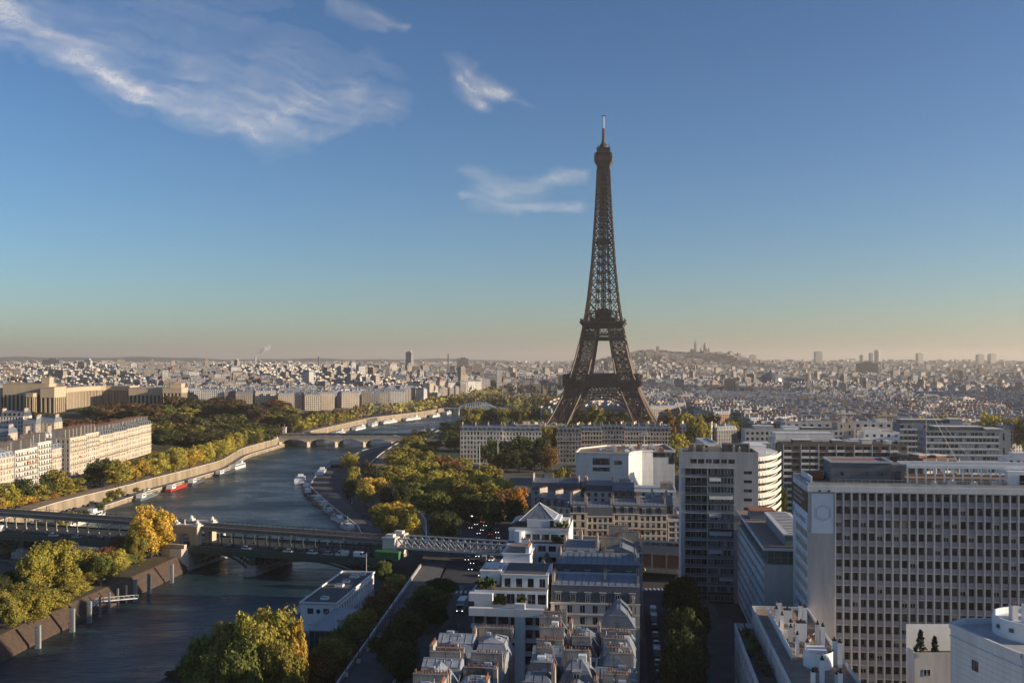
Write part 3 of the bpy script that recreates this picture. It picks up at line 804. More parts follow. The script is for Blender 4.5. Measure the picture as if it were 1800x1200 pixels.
# stone pavilion on the island pier
PAV = empty("bridge_pavilion", BR(0, 0), BRZ, label="carved stone gateway straddling the bridge on the island tip", cat="monument")
b = MB()
b.prism([(-7, -13.5), (-5.6, -16.2), (-3, -17.6), (3, -17.6), (5.6, -16.2), (7, -13.5), (7, 13.5), (5.6, 16), (0, 18), (-5.6, 16), (-7, 13.5)], -9, -6.8, stone_g, stone)
b.prism([(-6.2, -13), (-4.8, -15.4), (0, -16.4), (4.8, -15.4), (6.2, -13), (6.2, 13), (4.8, 15.4), (-4.8, 15.4), (-6.2, 13)], -6.8, .94, stone, paving)
b.build("base", PAV)
for s in (-1, 1):
    b = MB(); y0, y1 = sorted((s * 12.9, s * 14.6))
    b.box(-5.6, 5.6, y0, y1, .95, 2.5, stone); b.build("balustrade", PAV)
for s in (-1, 1):
    b = MB(); y0, y1 = sorted((s * 3.7, s * 6.8))
    for xs in ((-6.2, -2.8), (2.8, 6.2)): b.box(xs[0], xs[1], y0, y1, .95, 6.6, stone)
    b.box(-2.8, 2.8, y0 + .1, y1 - .1, 5.4, 6.6, stone); b.box(-6.4, 6.4, y0 - .2, y1 + .2, 6.6, 8.6, stone); b.box(-6.8, 6.8, y0 - .45, y1 + .45, 8.6, 9.1, stone_w)
    n = 8
    for k in range(n):
        t0, t1 = math.pi * k / n, math.pi * (k + 1) / n
        b.quad([(2.8 * math.cos(t0), y0 + .1, 3.2 + 2.3 * math.sin(t0)), (2.8 * math.cos(t0), y0 + .1, 5.6), (2.8 * math.cos(t1), y0 + .1, 5.6), (2.8 * math.cos(t1), y0 + .1, 3.2 + 2.3 * math.sin(t1))], stone)
    b.build("archway", PAV)
    for xs in (-5.2, 5.2):
        b = MB(); yy = s * 5.25; b.box(xs - 1.2, xs + 1.2, yy - 1.2, yy + 1.2, 9.1, 9.8, stone_w); b.lathe([(.9, 9.8), (.75, 10.6), (.3, 11.1), (.05, 11.3)], 8, stone_w, (xs, yy)); b.build("finial", PAV)
def person_statue(parent, x, y, z, h, m):
    b = MB(); s = h / 1.8
    b.lathe([(.34 * s, 0), (.26 * s, .5 * s), (.2 * s, .95 * s), (.27 * s, 1.3 * s), (.24 * s, 1.45 * s), (.08 * s, 1.5 * s), (.12 * s, 1.6 * s), (.11 * s, 1.74 * s), (.02, 1.82 * s)], 8, m)
    b.bar((.22 * s, 0, 1.4 * s), (.55 * s, 0, 1.75 * s), .12 * s, m); o = b.build("statue", parent); o.location = (x, y, z); return o
person_statue(PAV, -1, -5.2, 9.1, 2.4, stone_w)
# end tower on the near bank
ABT = empty("bridge_end_tower", BR(93, 0), BRZ, label="pale stone end tower where the railway meets the steel truss", cat="tower")
for s in (-1, 1):
    b = MB(); b.box(-2.6, 2.6, s * 4.2 - 2, s * 4.2 + 2, 0, 8.4, stone_w); b.box(-2.9, 2.9, s * 4.2 - 2.3, s * 4.2 + 2.3, 8.4, 9.0, stone_w); b.box(-1.6, 1.6, s * 4.2 - 1.3, s * 4.2 + 1.3, 9, 10, stone_w)
    b.box(-2.75, 2.75, s * 4.2 - 2.15, s * 4.2 + 2.15, 4.4, 4.8, stone); b.box(-2.9, 2.9, s * 4.2 - 2.3, s * 4.2 + 2.3, 0, 1.2, stone_g); b.build("pylon", ABT)
b = MB(); b.box(-2.4, 2.4, -2.2, 2.2, 5.2, 7.6, stone_g); b.build("lintel", ABT)
# white steel truss span
TRS = empty("truss_span", BR(96, 0), BRZ, label="pale steel truss railway span over the road junction", cat="bridge")
TL = 54.0
for s in (-1, 1):
    b = MB(); y = s * 4.0
    b.bar((0, y, 4.7), (TL, y, 4.7), .5, steelw, .7); b.bar((0, y, 8.3), (TL, y, 8.3), .5, steelw, .5)
    n = 18
    for k in range(n):
        xa, xb = TL * k / n, TL * (k + 1) / n; xm = (xa + xb) / 2
        if k < 9: b.bar((xa, y, 8.2), (xb, y, 4.8), .42, steelw)
        else: b.bar((xa, y, 4.8), (xb, y, 8.2), .42, steelw)
        b.bar((xa, y, 4.8), (xa, y, 8.2), .28, steelw)
    b.build("truss", TRS)
b = MB(); b.box(0, TL, -3.7, 3.7, 4.45, 5.0, bgrey, gravel_d)
for k in range(10):
    x = TL * (k + .5) / 10
    b.bar((x, -4, 8.4), (x, -4, 9.3), .14, railm); b.bar((x, 4, 8.4), (x, 4, 9.3), .14, railm)
b.bar((0, -4, 9.3), (TL, -4, 9.3), .12, railm); b.bar((0, 4, 9.3), (TL, 4, 9.3), .12, railm); b.build("deck", TRS)
# brick elevated station further along
STN = empty("elevated_station", BR(160, 0), BRZ, label="raised brick metro station with grey pitched roof over the street", cat="station")
b = MB(); b.box(0, 62, -7.4, 7.4, 4.3, 5.0, stone_b); b.build("platform_deck", STN)
b = MB()
for s in (-1, 1): b.box(0, 62, s * 7.2 - .2, s * 7.2 + .2, 5.0, 9.0, brick)
b.build("wall", STN)
b = MB()
for k in range(13):
    x = 62 * k / 12
    for s in (-1, 1): b.box(x - .3, x + .3, s * 7.45 - .12, s * 7.45 + .12, 4.3, 9.3, stone)
b.build("pilasters", STN)
b = MB(); b.loft([(-.5, -8, 9.0), (62.5, -8, 9.0), (62.5, 8, 9.0), (-.5, 8, 9.0)], [(-.5, -2.6, 11.4), (62.5, -2.6, 11.4), (62.5, 2.6, 11.4), (-.5, 2.6, 11.4)], slate, slate)
b.loft([(-.5, -2.4, 11.4), (62.5, -2.4, 11.4), (62.5, 2.4, 11.4), (-.5, 2.4, 11.4)], [(-.5, -2.2, 12.3), (62.5, -2.2, 12.3), (62.5, 2.2, 12.3), (-.5, 2.2, 12.3)], glass, slate); b.build("roof", STN)
for s in (-1, 1):
    b = MB(); b.bar((0, s * 7, 4.1), (62, s * 7, 4.1), .35, stone); b.bar((0, s * 7, 2.5), (62, s * 7, 2.5), .35, stone)
    for k in range(26): b.bar((62 * k / 26, s * 7, 2.5), (62 * (k + 1) / 26, s * 7, 4.1), .22, stone); b.bar((62 * k / 26, s * 7, 4.1), (62 * (k + 1) / 26, s * 7, 2.5), .22, stone)
    b.build("truss", STN)
for x in (20, 30, 58):
    for s in (-1, 1):
        b = MB(); b.box(x - .9, x + .9, s * 6.2 - .9, s * 6.2 + .9, 0, 2.4, stone_b); b.box(x - 1.2, x + 1.2, s * 6.2 - 1.2, s * 6.2 + 1.2, 0, .6, stone_g); b.build("pillar", STN)

# ------------------------------------------------------------------ stone arch bridge further up
IEN = empty("stone_arch_bridge", (-229, 1000, 0), rad(-0.5), label="long low stone bridge of five arches beyond the river bend", cat="bridge")
L = 138.0; W = 17.0
b = MB(); b.box(-6, L + 14, -W, W, 1.2, 2.2, stone_g, asphalt); b.build("deck", IEN)
for s in (-1, 1):
    b = MB(); b.box(-6, L + 14, s * W - .3, s * W + .3, 2.2, 3.2, stone_g); b.box(-6, L + 14, s * W - .5, s * W + .5, .7, 1.25, stone); b.build("parapet", IEN)
sp = L / 5
for k in range(5):
    b = MB(); a, c = k * sp + 1.6, (k + 1) * sp - 1.6; n = 14; pv = None
    for j in range(n + 1):
        t = j / n; x = a + (c - a) * t; z = -6.0 + 5.6 * math.sqrt(max(0, 1 - (2 * t - 1) ** 2)) * 1.0
        if pv:
            x0, z0 = pv
            b.quad([(x0, -W, z0), (x, -W, z), (x, -W, 1.2), (x0, -W, 1.2)], stone); b.quad([(x, W, z), (x0, W, z0), (x0, W, 1.2), (x, W, 1.2)], stone)
            b.quad([(x0, W, z0), (x, W, z), (x, -W, z), (x0, -W, z0)], stone)
        pv = (x, z)
    b.build("arch", IEN)
for k in range(6):
    b = MB(); x = k * sp; b.prism([(x - 1.6, -W), (x - 1.2, -W - 2.4), (x, -W - 3.4), (x + 1.2, -W - 2.4), (x + 1.6, -W), (x + 1.6, W), (x, W + 3), (x - 1.6, W)], -9, -3, stone, stone_w)
    b.box(x - 1.6, x + 1.6, -W + .02, W - .02, -3, 1.2, stone); b.build("pier", IEN)
for x in (-4, L + 5):
    for s in (-1, 1):
        b = MB(); b.box(x - 1.8, x + 1.8, s * (W + 1.5) - 1.8, s * (W + 1.5) + 1.8, 0, 8.5, stone_w); b.box(x - 2.1, x + 2.1, s * (W + 1.5) - 2.1, s * (W + 1.5) + 2.1, 8.5, 9.2, stone_w)
        q = b.build("pedestal", IEN); person_statue(q, x, s * (W + 1.5), 9.2, 3.4, bronze)
# white arched footbridge
FB = empty("arched_footbridge", (-108, 1560, 0), rad(-14), label="slim white arched footbridge far up the river", cat="bridge")
for s in (-1, 1):
    b = MB(); n = 22; pv = None; L2 = 66
    for j in range(n + 1):
        t = j / n; x = 22 + L2 * t; z = 1 + 11 * (1 - (2 * t - 1) ** 2)
        if pv: b.bar(pv, (x, s * 4, z), 1.0, white)
        b.bar((x, s * 4, z), (x, s * 4, 2), .5, white); pv = (x, s * 4, z)
    b.build("arch", FB)
b = MB(); b.box(0, 110, -4, 4, 1.4, 2.6, white); b.build("deck", FB)
for x in (22, 88):
    b = MB(); b.box(x - 3, x + 3, -6, 6, -9, 1.4, stone); b.build("pier", FB)
# ------------------------------------------------------------------ buildings: builders
def rect(x0, x1, y0, y1, z): return [(x0, y0, z), (x1, y0, z), (x1, y1, z), (x0, y1, z)]
def haussmann(label, x, y, rz, w, d, h, ns, bays, wall=None, roof=None, z0=0.0, rh=3.0, rh2=1.4, inset=1.3, ridge='x', gables=True, dorm=0, chim=(), sides='', sidebays=3,
              balc=(), styles=('casement',), group=None, limit=100, cat="building", name="apartment_building", ww=1.25, back=False, color=None, awn=0, gf=4.0, dside=False, flat=None):
    """ridge 'x': slopes face front and back, party walls left and right; ridge 'y': slopes face the sides"""
    wall = wall or stone; roof = roof or zinc
    root = empty(name, (x, y, z0), rz, label=label, cat=cat, group=group)
    b = MB(); rows = [(0, 0.8, gf - 0.7, gf)] + even_rows(gf, h, ns, 0.12, 0.80)
    ops = facade(b, (0, 0, 0), (1, 0, 0), w, rows, bays, ww, wall)
    if 'l' in sides: ops += facade(b, (0, d, 0), (0, -1, 0), d, rows, sidebays, ww, wall)
    else: b.quad([(0, d, 0), (0, 0, 0), (0, 0, h), (0, d, h)], wall)
    if 'r' in sides: ops += facade(b, (w, 0, 0), (0, 1, 0), d, rows, sidebays, ww, wall)
    else: b.quad([(w, 0, 0), (w, d, 0), (w, d, h), (w, 0, h)], wall)
    b.quad([(w, d, 0), (0, d, 0), (0, d, h), (w, d, h)], wall)
    s = (h - gf) / ns
    for k in range(ns + 1):
        z = gf + k * s; p = .16 if k < ns else .38
        b.box(-.02 if k < ns else -.2, w + (.02 if k < ns else .2), -p, -.003, z - .14, z + .1, stone_w if wall is stone else wall)
    b.build("wall", root)
    add_windows(root, ops, styles, limit)
    for k in balc:
        z = gf + k * s; q = MB(); q.box(.2, w - .2, -.95, -.17, z - .08, z + .09, stone_w); q.box(.2, w - .2, -.93, -.87, z + .95, z + 1.02, railm)
        t = .25
        while t < w - .2: q.box(t, t + .05, -.92, -.88, z + .09, z + .95, railm); t += .32
        q.build("balcony", root)
    if awn:
        for k in range(ns):
            for c in range(bays):
                if RNG.random() < awn:
                    q = MB(); xc = w * (c + .5) / bays; z = gf + (k + .8) * s
                    q.loft([(xc - 1.2, -.02, z + .3), (xc + 1.2, -.02, z + .3), (xc + 1.2, -.02, z + .2), (xc - 1.2, -.02, z + .2)], [(xc - 1.2, -1.3, z - .6), (xc + 1.2, -1.3, z - .6), (xc + 1.2, -1.3, z - .7), (xc - 1.2, -1.3, z - .7)], RNG.choice([awning, frame_w, awning]), awning); q.build("awning", root)
    if flat is not None:
        q = MB(); q.box(.3, w - .3, .3, d - .3, h + .02, h + .12, flat)
        for a in ((0, w, 0, .3), (0, w, d - .3, d), (0, .3, .3, d - .3), (w - .3, w, .3, d - .3)): q.box(*a, h + .012, h + .9, wall)
        q.build("roof", root); zt = h
    else:
        q = MB()
        if ridge == 'x':
            xi = 0.0 if gables else inset
            A = rect(0, w, 0, d, h + .1); B = rect(xi, w - xi, inset, d - inset, h + rh); C = rect(xi + (0 if gables else 1.2), w - xi - (0 if gables else 1.2), d * .5 - .4, d * .5 + .4, h + rh + rh2)
        else:
            A = rect(0, w, 0, d, h + .1); B = rect(inset, w - inset, 0 if gables else inset, d if gables else d - inset, h + rh); C = rect(w * .5 - .4, w * .5 + .4, 0 if gables else inset + 1.5, d if gables else d - inset - 1.5, h + rh + rh2)
        q.loft(A, B, roof); q.loft(B, C, zinc if roof is slate else roof, zinc)
        # standing seams
        if ridge == 'x':
            t = 1.0
            while t < w: q.bar((t, inset, h + rh + .03), (t, d * .5 - .4, h + rh + rh2 + .03), .07, roof); t += 1.6
            q.bar(C[0], C[1], .3, zinc_l, .14); q.bar(B[0], B[1], .22, zinc_l, .12)
        else:
            q.bar(C[1], C[2], .3, zinc_l, .14); q.bar(B[1], B[2], .22, zinc_l, .12); q.bar(B[0], B[3], .22, zinc_l, .12); q.bar(B[0], B[1], .2, zinc_l, .1)
            t = 1.0
            while t < d: q.bar((inset, t, h + rh + .03), (w * .5 - .4, t, h + rh + rh2 + .03), .07, roof); t += 1.6
        q.build("roof", root); zt = h + rh
        if dorm:
            for k in range(dorm):
                if ridge == 'x': dormer(root, w * (k + .5) / dorm, .06, h + .12, 0, roof=roof)
                else:
                    dormer(root, .06, d * (k + .5) / dorm, h + .12, -math.pi / 2, roof=roof)
                    if dside: dormer(root, w - .06, d * (k + .5) / dorm, h + .12, math.pi / 2, roof=roof)
    for c in chim: chimney(root, c[0], c[1], c[2], c[3], zt - 1.5 if flat is None else h + .13, c[4])
    return root

def at(px, Y): return GX(px, Y), Y
# ================================================================== office slab on the right
OFF = empty("office_slab", (69.0, 232.0, 0), GRID, label="huge grey concrete office slab with a grid of dark square windows", cat="office block")
OW, OD, OH = 74.0, 22.0, 48.6
b = MB(); rows = []
for k in range(15, -1, -1):
    zt = OH - 1.25 - k * 3.07; rows.append([zt - 3.07 + .0, zt - 2.0, zt - .25, zt])
rows[0][0] = 0; rows[-1][3] = OH
rows = [tuple(r) for r in rows]
NB = 37
o1 = facade(b, (6.1, 0, 0), (1, 0, 0), OW - 6.1, rows, NB, 1.30, lilac, depth=.42, reveal=conc)
b.quad([(0, 0, 0), (6.1, 0, 0), (6.1, 0, OH), (0, 0, OH)], conc)
st = (OW - 6.1) / NB
for k in range(NB + 1): x = 6.1 + k * st; b.box(x - .17, x + .17, -.42, -.004, 0, OH - 1.3, conc)
for r in rows: b.box(6.1, OW, -.22, -.006, r[2] + .06, r[2] + .36, conc)
b.box(-.2, OW, -.46, -.005, OH - 1.25, OH + .1, conc_w)
o2 = facade(b, (0, OD, 0), (0, -1, 0), OD, rows, 8, 1.9, conc_w, depth=.35, m0=4.5, m1=1.0)
for r in rows: b.box(-.2, -.006, .9, OD - 4.4, r[2] + .05, r[2] + .4, conc_w)
b.quad([(OW, 0, 0), (OW, OD, 0), (OW, OD, OH), (OW, 0, OH)], conc); b.quad([(OW, OD, 0), (0, OD, 0), (0, OD, OH), (OW, OD, OH)], conc)
b.build("wall", OFF)
o1.sort(key=lambda q: -q[0].z + abs(q[0].x - 20) * .25); ofs = []
add_windows(OFF, o1 + o2, ['dark', 'dark', 'dark', 'dark', 'dark', 'dark', 'half', 'dark', 'dark'], 100)
b = MB(); b.box(.3, OW, .3, OD - .3, OH - .15, OH + .02, gravel_d)
for a in ((0, OW, 0.006, .3), (0, OW, OD - .3, OD), (0, .3, .3, OD - .3)): b.box(*a, OH + .103, OH + .7, conc)
b.build("roof", OFF)
b = MB()
for k in range(38): x = 7 + k * 1.8; b.bar((x, 1.2, OH + .02), (x, 1.2, OH + 1.5), .06, steelw)
b.bar((7, 1.2, OH + 1.5), (OW, 1.2, OH + 1.5), .07, steelw); b.bar((7, 1.2, OH + .8), (OW, 1.2, OH + .8), .06, steelw); b.build("roof_railing", OFF)
b = MB(); pg_ = mat("plant_grey", (.135, .15, .165), var=.2, scale=.4); b.box(7, 21, 9, 19, OH + .02, OH + 4.6, pg_); b.box(21.02, 24.2, 9.8, 17, OH + .02, OH + 4.2, pg_)
for a in ((6.8, 21.2, 8.8, 9.1), (6.8, 21.2, 18.9, 19.2), (6.8, 7.1, 9.1, 18.9), (20.9, 21.2, 9.1, 18.9)): b.box(*a, OH + 4.62, OH + 5.1, conc_w)
b.box(7.2, 20.8, 9.2, 18.8, OH + 4.61, OH + 4.7, brick)
b.build("plant_room", OFF)
for x in (9.5, 15.2, 18.5, 22.3):
    if x < 22: inst("window", win_proto(.9, .9, 'dark')[1], OFF, (x, 8.96, OH + 2.0))
inst("door", win_proto(1.6, 2.4, 'dark')[1], OFF, (22.6, 9.76, OH + 1.5))
b = MB()
for x in range(0, 24):
    xx = 24.6 + x * 2.1; b.box(xx - .16, xx + .16, 8.6, 8.9, OH + .02, OH + 3.6, white)
    b.box(xx - .16, xx + .16, 17, 17.3, OH + .02, OH + 3.6, white)
b.box(24.4, OW - .2, 8.4, 9.1, OH + 3.6, OH + 4.4, white); b.box(24.4, OW - .2, 16.8, 17.5, OH + 3.6, OH + 4.4, white); b.build("roof_pergola", OFF)
b = MB(); b.box(25, OW - 1, 11, 15.5, OH + .03, OH + .9, stone_b); b.box(25, OW - 1, 15.6, 16.2, OH + .03, OH + 1.4, stone_b); b.build("roof_duct", OFF)
b = MB(); b.box(46.5, 52.5, 6.4, 8.3, OH + .03, OH + 3.3, white); b.build("lift_house", OFF); inst("door", win_proto(1.8, 2.4, 'dark')[1], OFF, (50, 6.36, OH + 1.3))
for x, y, s in ((33, 6, 1), (38, 5.5, .8), (43, 6.5, 1.1), (29, 5, .7)):
    b = MB(); b.box(x, x + 2 * s, y, y + 1.3, OH + .03, OH + .9 * s, steelw); b.cyl((x + s, y + .6, OH + .9 * s), (x + s, y + .6, OH + 1.2 * s), .4, .4, 8, steelw); b.build("air_unit", OFF)
b = MB(); b.box(1.2, 1.5, 3.0, 17, OH + .02, OH + 1.9, white); b.box(1.5, 6, 14, 19, OH + .02, OH + 1.6, brick); b.build("roof_screen", OFF)
# banners hung on the slab
BN = empty("banner", OFF.matrix_basis @ Vector((0, 0, 0)) if False else (69.0, 232.0, 0), GRID, label="white banner with a thin hexagon outline hung on the office corner", cat="banner")
b = MB(); b.box(.75, 5.75, -.16, -.05, OH - 10.9, OH - 1.7, banner_w); b.build("sheet", BN)
b = MB(); cz = OH - 6.2
for R_, t in ((2.0, .07), (1.66, .07)):
    for k in range(6):
        a0, a1 = math.pi / 2 + k * math.pi / 3, math.pi / 2 + (k + 1) * math.pi / 3
        sh = .12 if R_ < 1.9 else 0
        b.bar((3.25 + sh + R_ * math.cos(a0), -.175, cz + R_ * math.sin(a0)), (3.25 + sh + R_ * math.cos(a1), -.175, cz + R_ * math.sin(a1)), .08, ink, .03)
b.build("hexagon_outline", BN)
for x in (2.4, 4.5):
    b = MB(); b.bar((x, -.05, OH - 1.25), (x, -1.0, OH - .9), .12, railm); b.box(x - .25, x + .25, -1.2, -.8, OH - 1.15, OH - .8, railm); b.build("spotlight", BN)
BS = empty("banner", (69.0, 232.0, 0), GRID, label="brown and white lettered banner on the office slab's narrow side", cat="banner")
b = MB(); b.box(-.22, -.05, .3, OD - 1.2, OH - 6.2, OH - 1.5, banner_b); b.box(-.22, -.05, .3, OD - 1.2, OH - 10.6, OH - 6.22, banner_w); b.build("sheet", BS)
b = MB()
for k, (a, c) in enumerate(((.08, .70), (.05, .82), (.1, .62))):
    z = OH - 2.5 - k * 1.25; L_ = OD - 2
    t = a
    while t < c:
        w_ = RNG.uniform(.03, .09); y1 = OD - 1.4 - t * L_; y0 = OD - 1.4 - min(c, t + w_) * L_
        b.box(-.245, -.225, y0, y1, z - .3, z + .3, palem); t += w_ + .015
b.build("faded_lettering", BS)
b = MB(); yy = OD - 3.4
b.quad([(-.24, yy + 1.1, OH - 9.8), (-.24, yy - .9, OH - 7.6), (-.24, yy + .1, OH - 6.6), (-.24, yy + 1.3, OH - 8.2)], tealm); b.build("emblem", BS)
def lettering(txt, size, m, parent, loc, rot, name="lettering"):
    cu = bpy.data.curves.new(name, 'FONT'); cu.body = txt; cu.size = size; cu.extrude = .01; cu.align_x = 'LEFT'
    tmp = bpy.data.objects.new(name, cu); COL.objects.link(tmp)
    dg = bpy.context.evaluated_depsgraph_get(); me = bpy.data.meshes.new_from_object(tmp.evaluated_get(dg))
    bpy.data.objects.remove(tmp); bpy.data.curves.remove(cu)
    me.materials.clear(); me.materials.append(m)
    o = bpy.data.objects.new(name, me); COL.objects.link(o); o.parent = parent; o.location = loc; o.rotation_euler = rot
    return o
lettering("AG2R LA MONDIALE", 1.62, ink, BS, (-.235, OD - 5.0, OH - 9.1), (rad(90), 0, rad(-90)))

# ================================================================== slab tower
TB = empty("slab_tower", (54.5, 321.0, 0), GRID, label="tall narrow grey apartment tower with glazed balcony columns", cat="apartment tower")
TW_, TD, TH = 24.4, 15.0, 47.6
b = MB(); floors = [(TH - 4.4 - (k + 1) * 2.9) for k in range(15)]
rows = even_rows(TH - 4.4 - 15 * 2.9, TH - 4.4, 15, .30, .93)
zb = rows[0][0]
ops = []
o1 = facade(b, (1.2, 0, 0), (1, 0, 0), 7.2, rows, 4, 1.55, bluegrey, depth=1.1, m0=.15, m1=.15)
o2 = facade(b, (8.4, 0, 0), (1, 0, 0), 8.4, rows, 8, .72, bluegrey, depth=.5, m0=.1, m1=.1)
rows3 = even_rows(rows[0][0], rows[-1][3], 15, .38, .72)
o3 = facade(b, (16.8, 0, 0), (1, 0, 0), TW_ - 16.8, rows3, 1, 2.6, conc, depth=.2, m0=1.6, m1=.6)
b.quad([(0, 0, 0), (1.2, 0, 0), (1.2, 0, TH), (0, 0, TH)], conc); b.quad([(1.2, 0, 0), (TW_, 0, 0), (TW_, 0, zb), (1.2, 0, zb)], conc)
zt = rows[-1][3]
o4 = facade(b, (1.2, 0, zt), (1, 0, 0), TW_ - 1.2, [(0, 1.5, 2.9, TH - zt)], 6, 2.0, conc, depth=.25, m0=1.6, m1=7.2)
rs = even_rows(0, TH, 16, .35, .7)
o5 = facade(b, (0, TD, 0), (0, -1, 0), TD, rs, 2, 1.0, conc_w, depth=.2)
b.quad([(TW_, 0, 0), (TW_, TD, 0), (TW_, TD, TH), (TW_, 0, TH)], conc); b.quad([(TW_, TD, 0), (0, TD, 0), (0, TD, TH), (TW_, TD, TH)], conc)
b.box(8.3, 8.55, -.25, -.004, zb, zt, conc)
for k in range(16): b.box(1.2, 16.8, -.28, -.006, zb + k * 2.9 - .12, zb + k * 2.9 + .14, conc)
b.build("wall", TB)
o1.sort(key=lambda q: -q[0].z); o2.sort(key=lambda q: -q[0].z)
add_windows(TB, o3 + o4 + o1[:48] + o2[:32], ['green', 'dark', 'bronze', 'casement', 'dark'], 100); add_windows(TB, o1[48:] + o2[32:] + o5, ['green', 'casement', 'blind', 'dark', 'green'], 0)
for k in range(15):
    for (x0, x1) in ((1.3, 8.25), (8.6, 16.7)):
        if RNG.random() < .7:
            q = MB(); z = zb + k * 2.9; q.box(x0, x1, -.34, -.29, z + .15, z + .85, RNG.choice([glass_g, bluegrey, railm])); q.build("balcony_front", TB)
for k, (xa, xb) in ((13, (8.9, 12.6)), (11, (8.9, 16.4)), (9, (8.9, 12.8)), (7, (9, 16)), (5, (8.9, 13)), (2, (12, 16.5))):
    q = MB(); z = zb + (k + 1) * 2.9 - .2; q.loft([(xa, -.3, z), (xb, -.3, z), (xb, -.34, z - .05), (xa, -.34, z - .05)], [(xa, -.9, z - .95), (xb, -.9, z - .95), (xb, -.94, z - 1.0), (xa, -.94, z - 1.0)], blind, blind); q.build("awning", TB)
b = MB(); b.box(.3, TW_ - .3, .3, TD - .3, TH - .1, TH + .02, gravel_d)
for a in ((0, TW_, .006, .3), (0, TW_, TD - .3, TD), (0, .3, .3, TD - .3), (TW_ - .3, TW_, .3, TD - .3)): b.box(*a, TH + .01, TH + .8, conc)
b.box(3, 8, 6, 12, TH + .03, TH + 2.6, stone_b); b.box(9, 13, 5, 9, TH + .03, TH + 2.2, stone); b.box(14, 22, 6, 12, TH + .03, TH + 2.8, gravel_d)
b.build("roof", TB)
for x, y, h in ((4.5, 3, 2.2), (7.5, 4, 1.8), (13, 4, 2.0), (17, 3.5, 2.4), (19, 5, 1.7), (22.2, 8, 3.0)):
    b = MB(); b.box(x - .4, x + .4, y - .3, y + .3, TH + .03, TH + h, render_w); b.cyl((x, y, TH + h), (x, y, TH + h + .5), .18, .18, 6, steelw); b.build("chimney", TB)

# ================================================================== stepped glass penthouse office in front of the slab
MO = empty("office_building", (64.6, 255.0, 0), GRID, label="grey office wing with brown flat roof and glazed top floor", cat="office block")
mw, md, mh = 13.5, 64.0, 25.6
b = MB(); rows = even_rows(1.0, mh, 8, .34, .80)
o1 = facade(b, (0, md, 0), (0, -1, 0), md, rows, 22, 2.3, conc_w, depth=.25)
for r in rows: b.box(-.12, -.005, 0, md, r[2] + .05, r[2] + .3, conc_w)
b.quad([(0, 0, 0), (mw, 0, 0), (mw, 0, mh), (0, 0, mh)], conc); b.quad([(mw, 0, 0), (mw, md, 0), (mw, md, mh), (mw, 0, mh)], conc); b.quad([(mw, md, 0), (0, md, 0), (0, md, mh), (mw, md, mh)], conc)
b.quad(rect(0, mw, 0, md, mh), conc); b.build("wall", MO)
o1.sort(key=lambda q: -q[0].z); add_windows(MO, o1, ['dark', 'grey', 'dark'], 100)
b = MB(); b.box(.9, mw - .5, 1.0, md - 1, mh + .02, mh + 3.6, glass_g)
for k in range(8):
    x = 1 + (mw - 1.6) * k / 7; b.box(x - .08, x + .08, .9, .99, mh + .02, mh + 3.6, frame_g)
b.box(.9, mw - .5, .88, .985, mh + 1.7, mh + 1.85, frame_g)
for k in range(24): y = 1 + (md - 2) * k / 23; b.box(.8, .89, y - .08, y + .08, mh + .02, mh + 3.6, frame_g)
b.build("glazed_penthouse", MO)
for z, xa, xb in ((mh + 2.7, 2.6, 5.0), (mh + 1.0, 6.2, 8.5), (mh + 2.9, 6.0, 9.5)):
    q = MB(); q.box(xa, xb, 1.6, 1.9, z, z + .25, lampw) if False else q.box(xa, xb, 1.6, 1.9, z, z + .25, awning); 
b = MB(); b.box(-.3, mw + .1, -.4, md, mh + 3.62, mh + 4.25, conc_w); b.box(.1, mw - .3, 0, md - .4, mh + 4.252, mh + 4.3, gravel); b.build("roof", MO)
b = MB(); b.box(5.6, mw - 1, 3, 40, mh + 4.31, mh + 7.0, bluegrey); b.box(5.2, mw - .8, 2.6, 40.4, mh + 7.0, mh + 7.4, conc_w)
for k in range(14): y = 4 + k * 2.6; b.box(6.4, mw - 2, y, y + .3, mh + 7.41, mh + 7.6, zinc)
b.build("roof_plant", MO)
b = MB(); b.box(2, 9, 46, 54, mh + 4.31, mh + 6.6, bluegrey); b.box(1.8, 9.2, 45.8, 54.2, mh + 6.6, mh + 6.9, brick); b.build("lift_house", MO)
b = MB(); b.cyl((11.5, 44, mh + 4.3), (11.5, 44, mh + 7), .8, .8, 10, steelw); b.build("vent", MO)

# ================================================================== stepped terrace block with white chimneys
TE = empty("terrace_building", (46.3, 150.0, 0), GRID, label="flat gravel roofed terrace block crowded with white chimney stacks", cat="building")
TE.scale = (.66, 1, 1)
tw, td, th = 19.0, 84.0, 19.6
b = MB(); b.box(0, tw, 0, td, 0, th, conc)
b.build("wall", TE)
b = MB(); b.box(.35, tw - .35, .35, td - .35, th + .01, th + .1, gravel)
for a in ((-.1, .35, 0, td), (tw - .35, tw + .1, 0, td), (.35, tw - .35, td - .35, td)): b.box(*a, th + .012, th + .8, conc_w)
b.build("roof", TE)
rws = even_rows(0, 15.6, 5, .32, .82); q = MB(); lo = facade(q, (-6.4, td - 2, 0), (0, -1, 0), td - 10, rws, 18, 2.4, conc_w, depth=.6)
q.quad([(-6.4, td - 2, 0), (0, td - 2, 0), (0, td - 2, 15.6), (-6.4, td - 2, 15.6)][::-1], conc_w); q.quad([(-6.4, 8, 0), (0, 8, 0), (0, 8, 15.6), (-6.4, 8, 15.6)], conc_w)
q.quad(rect(-6.4, 0, 8, td - 2, 15.6), gravel_d); q.box(-6.5, -6.15, 8, td - 2, 15.6, 16.7, conc_w); q.box(-6.15, -.2, td - 2.3, td - 2, 15.61, 16.7, conc_w); q.build("terrace_wing", TE)
add_windows(TE, lo, ['dark', 'grey', 'half'], 100)
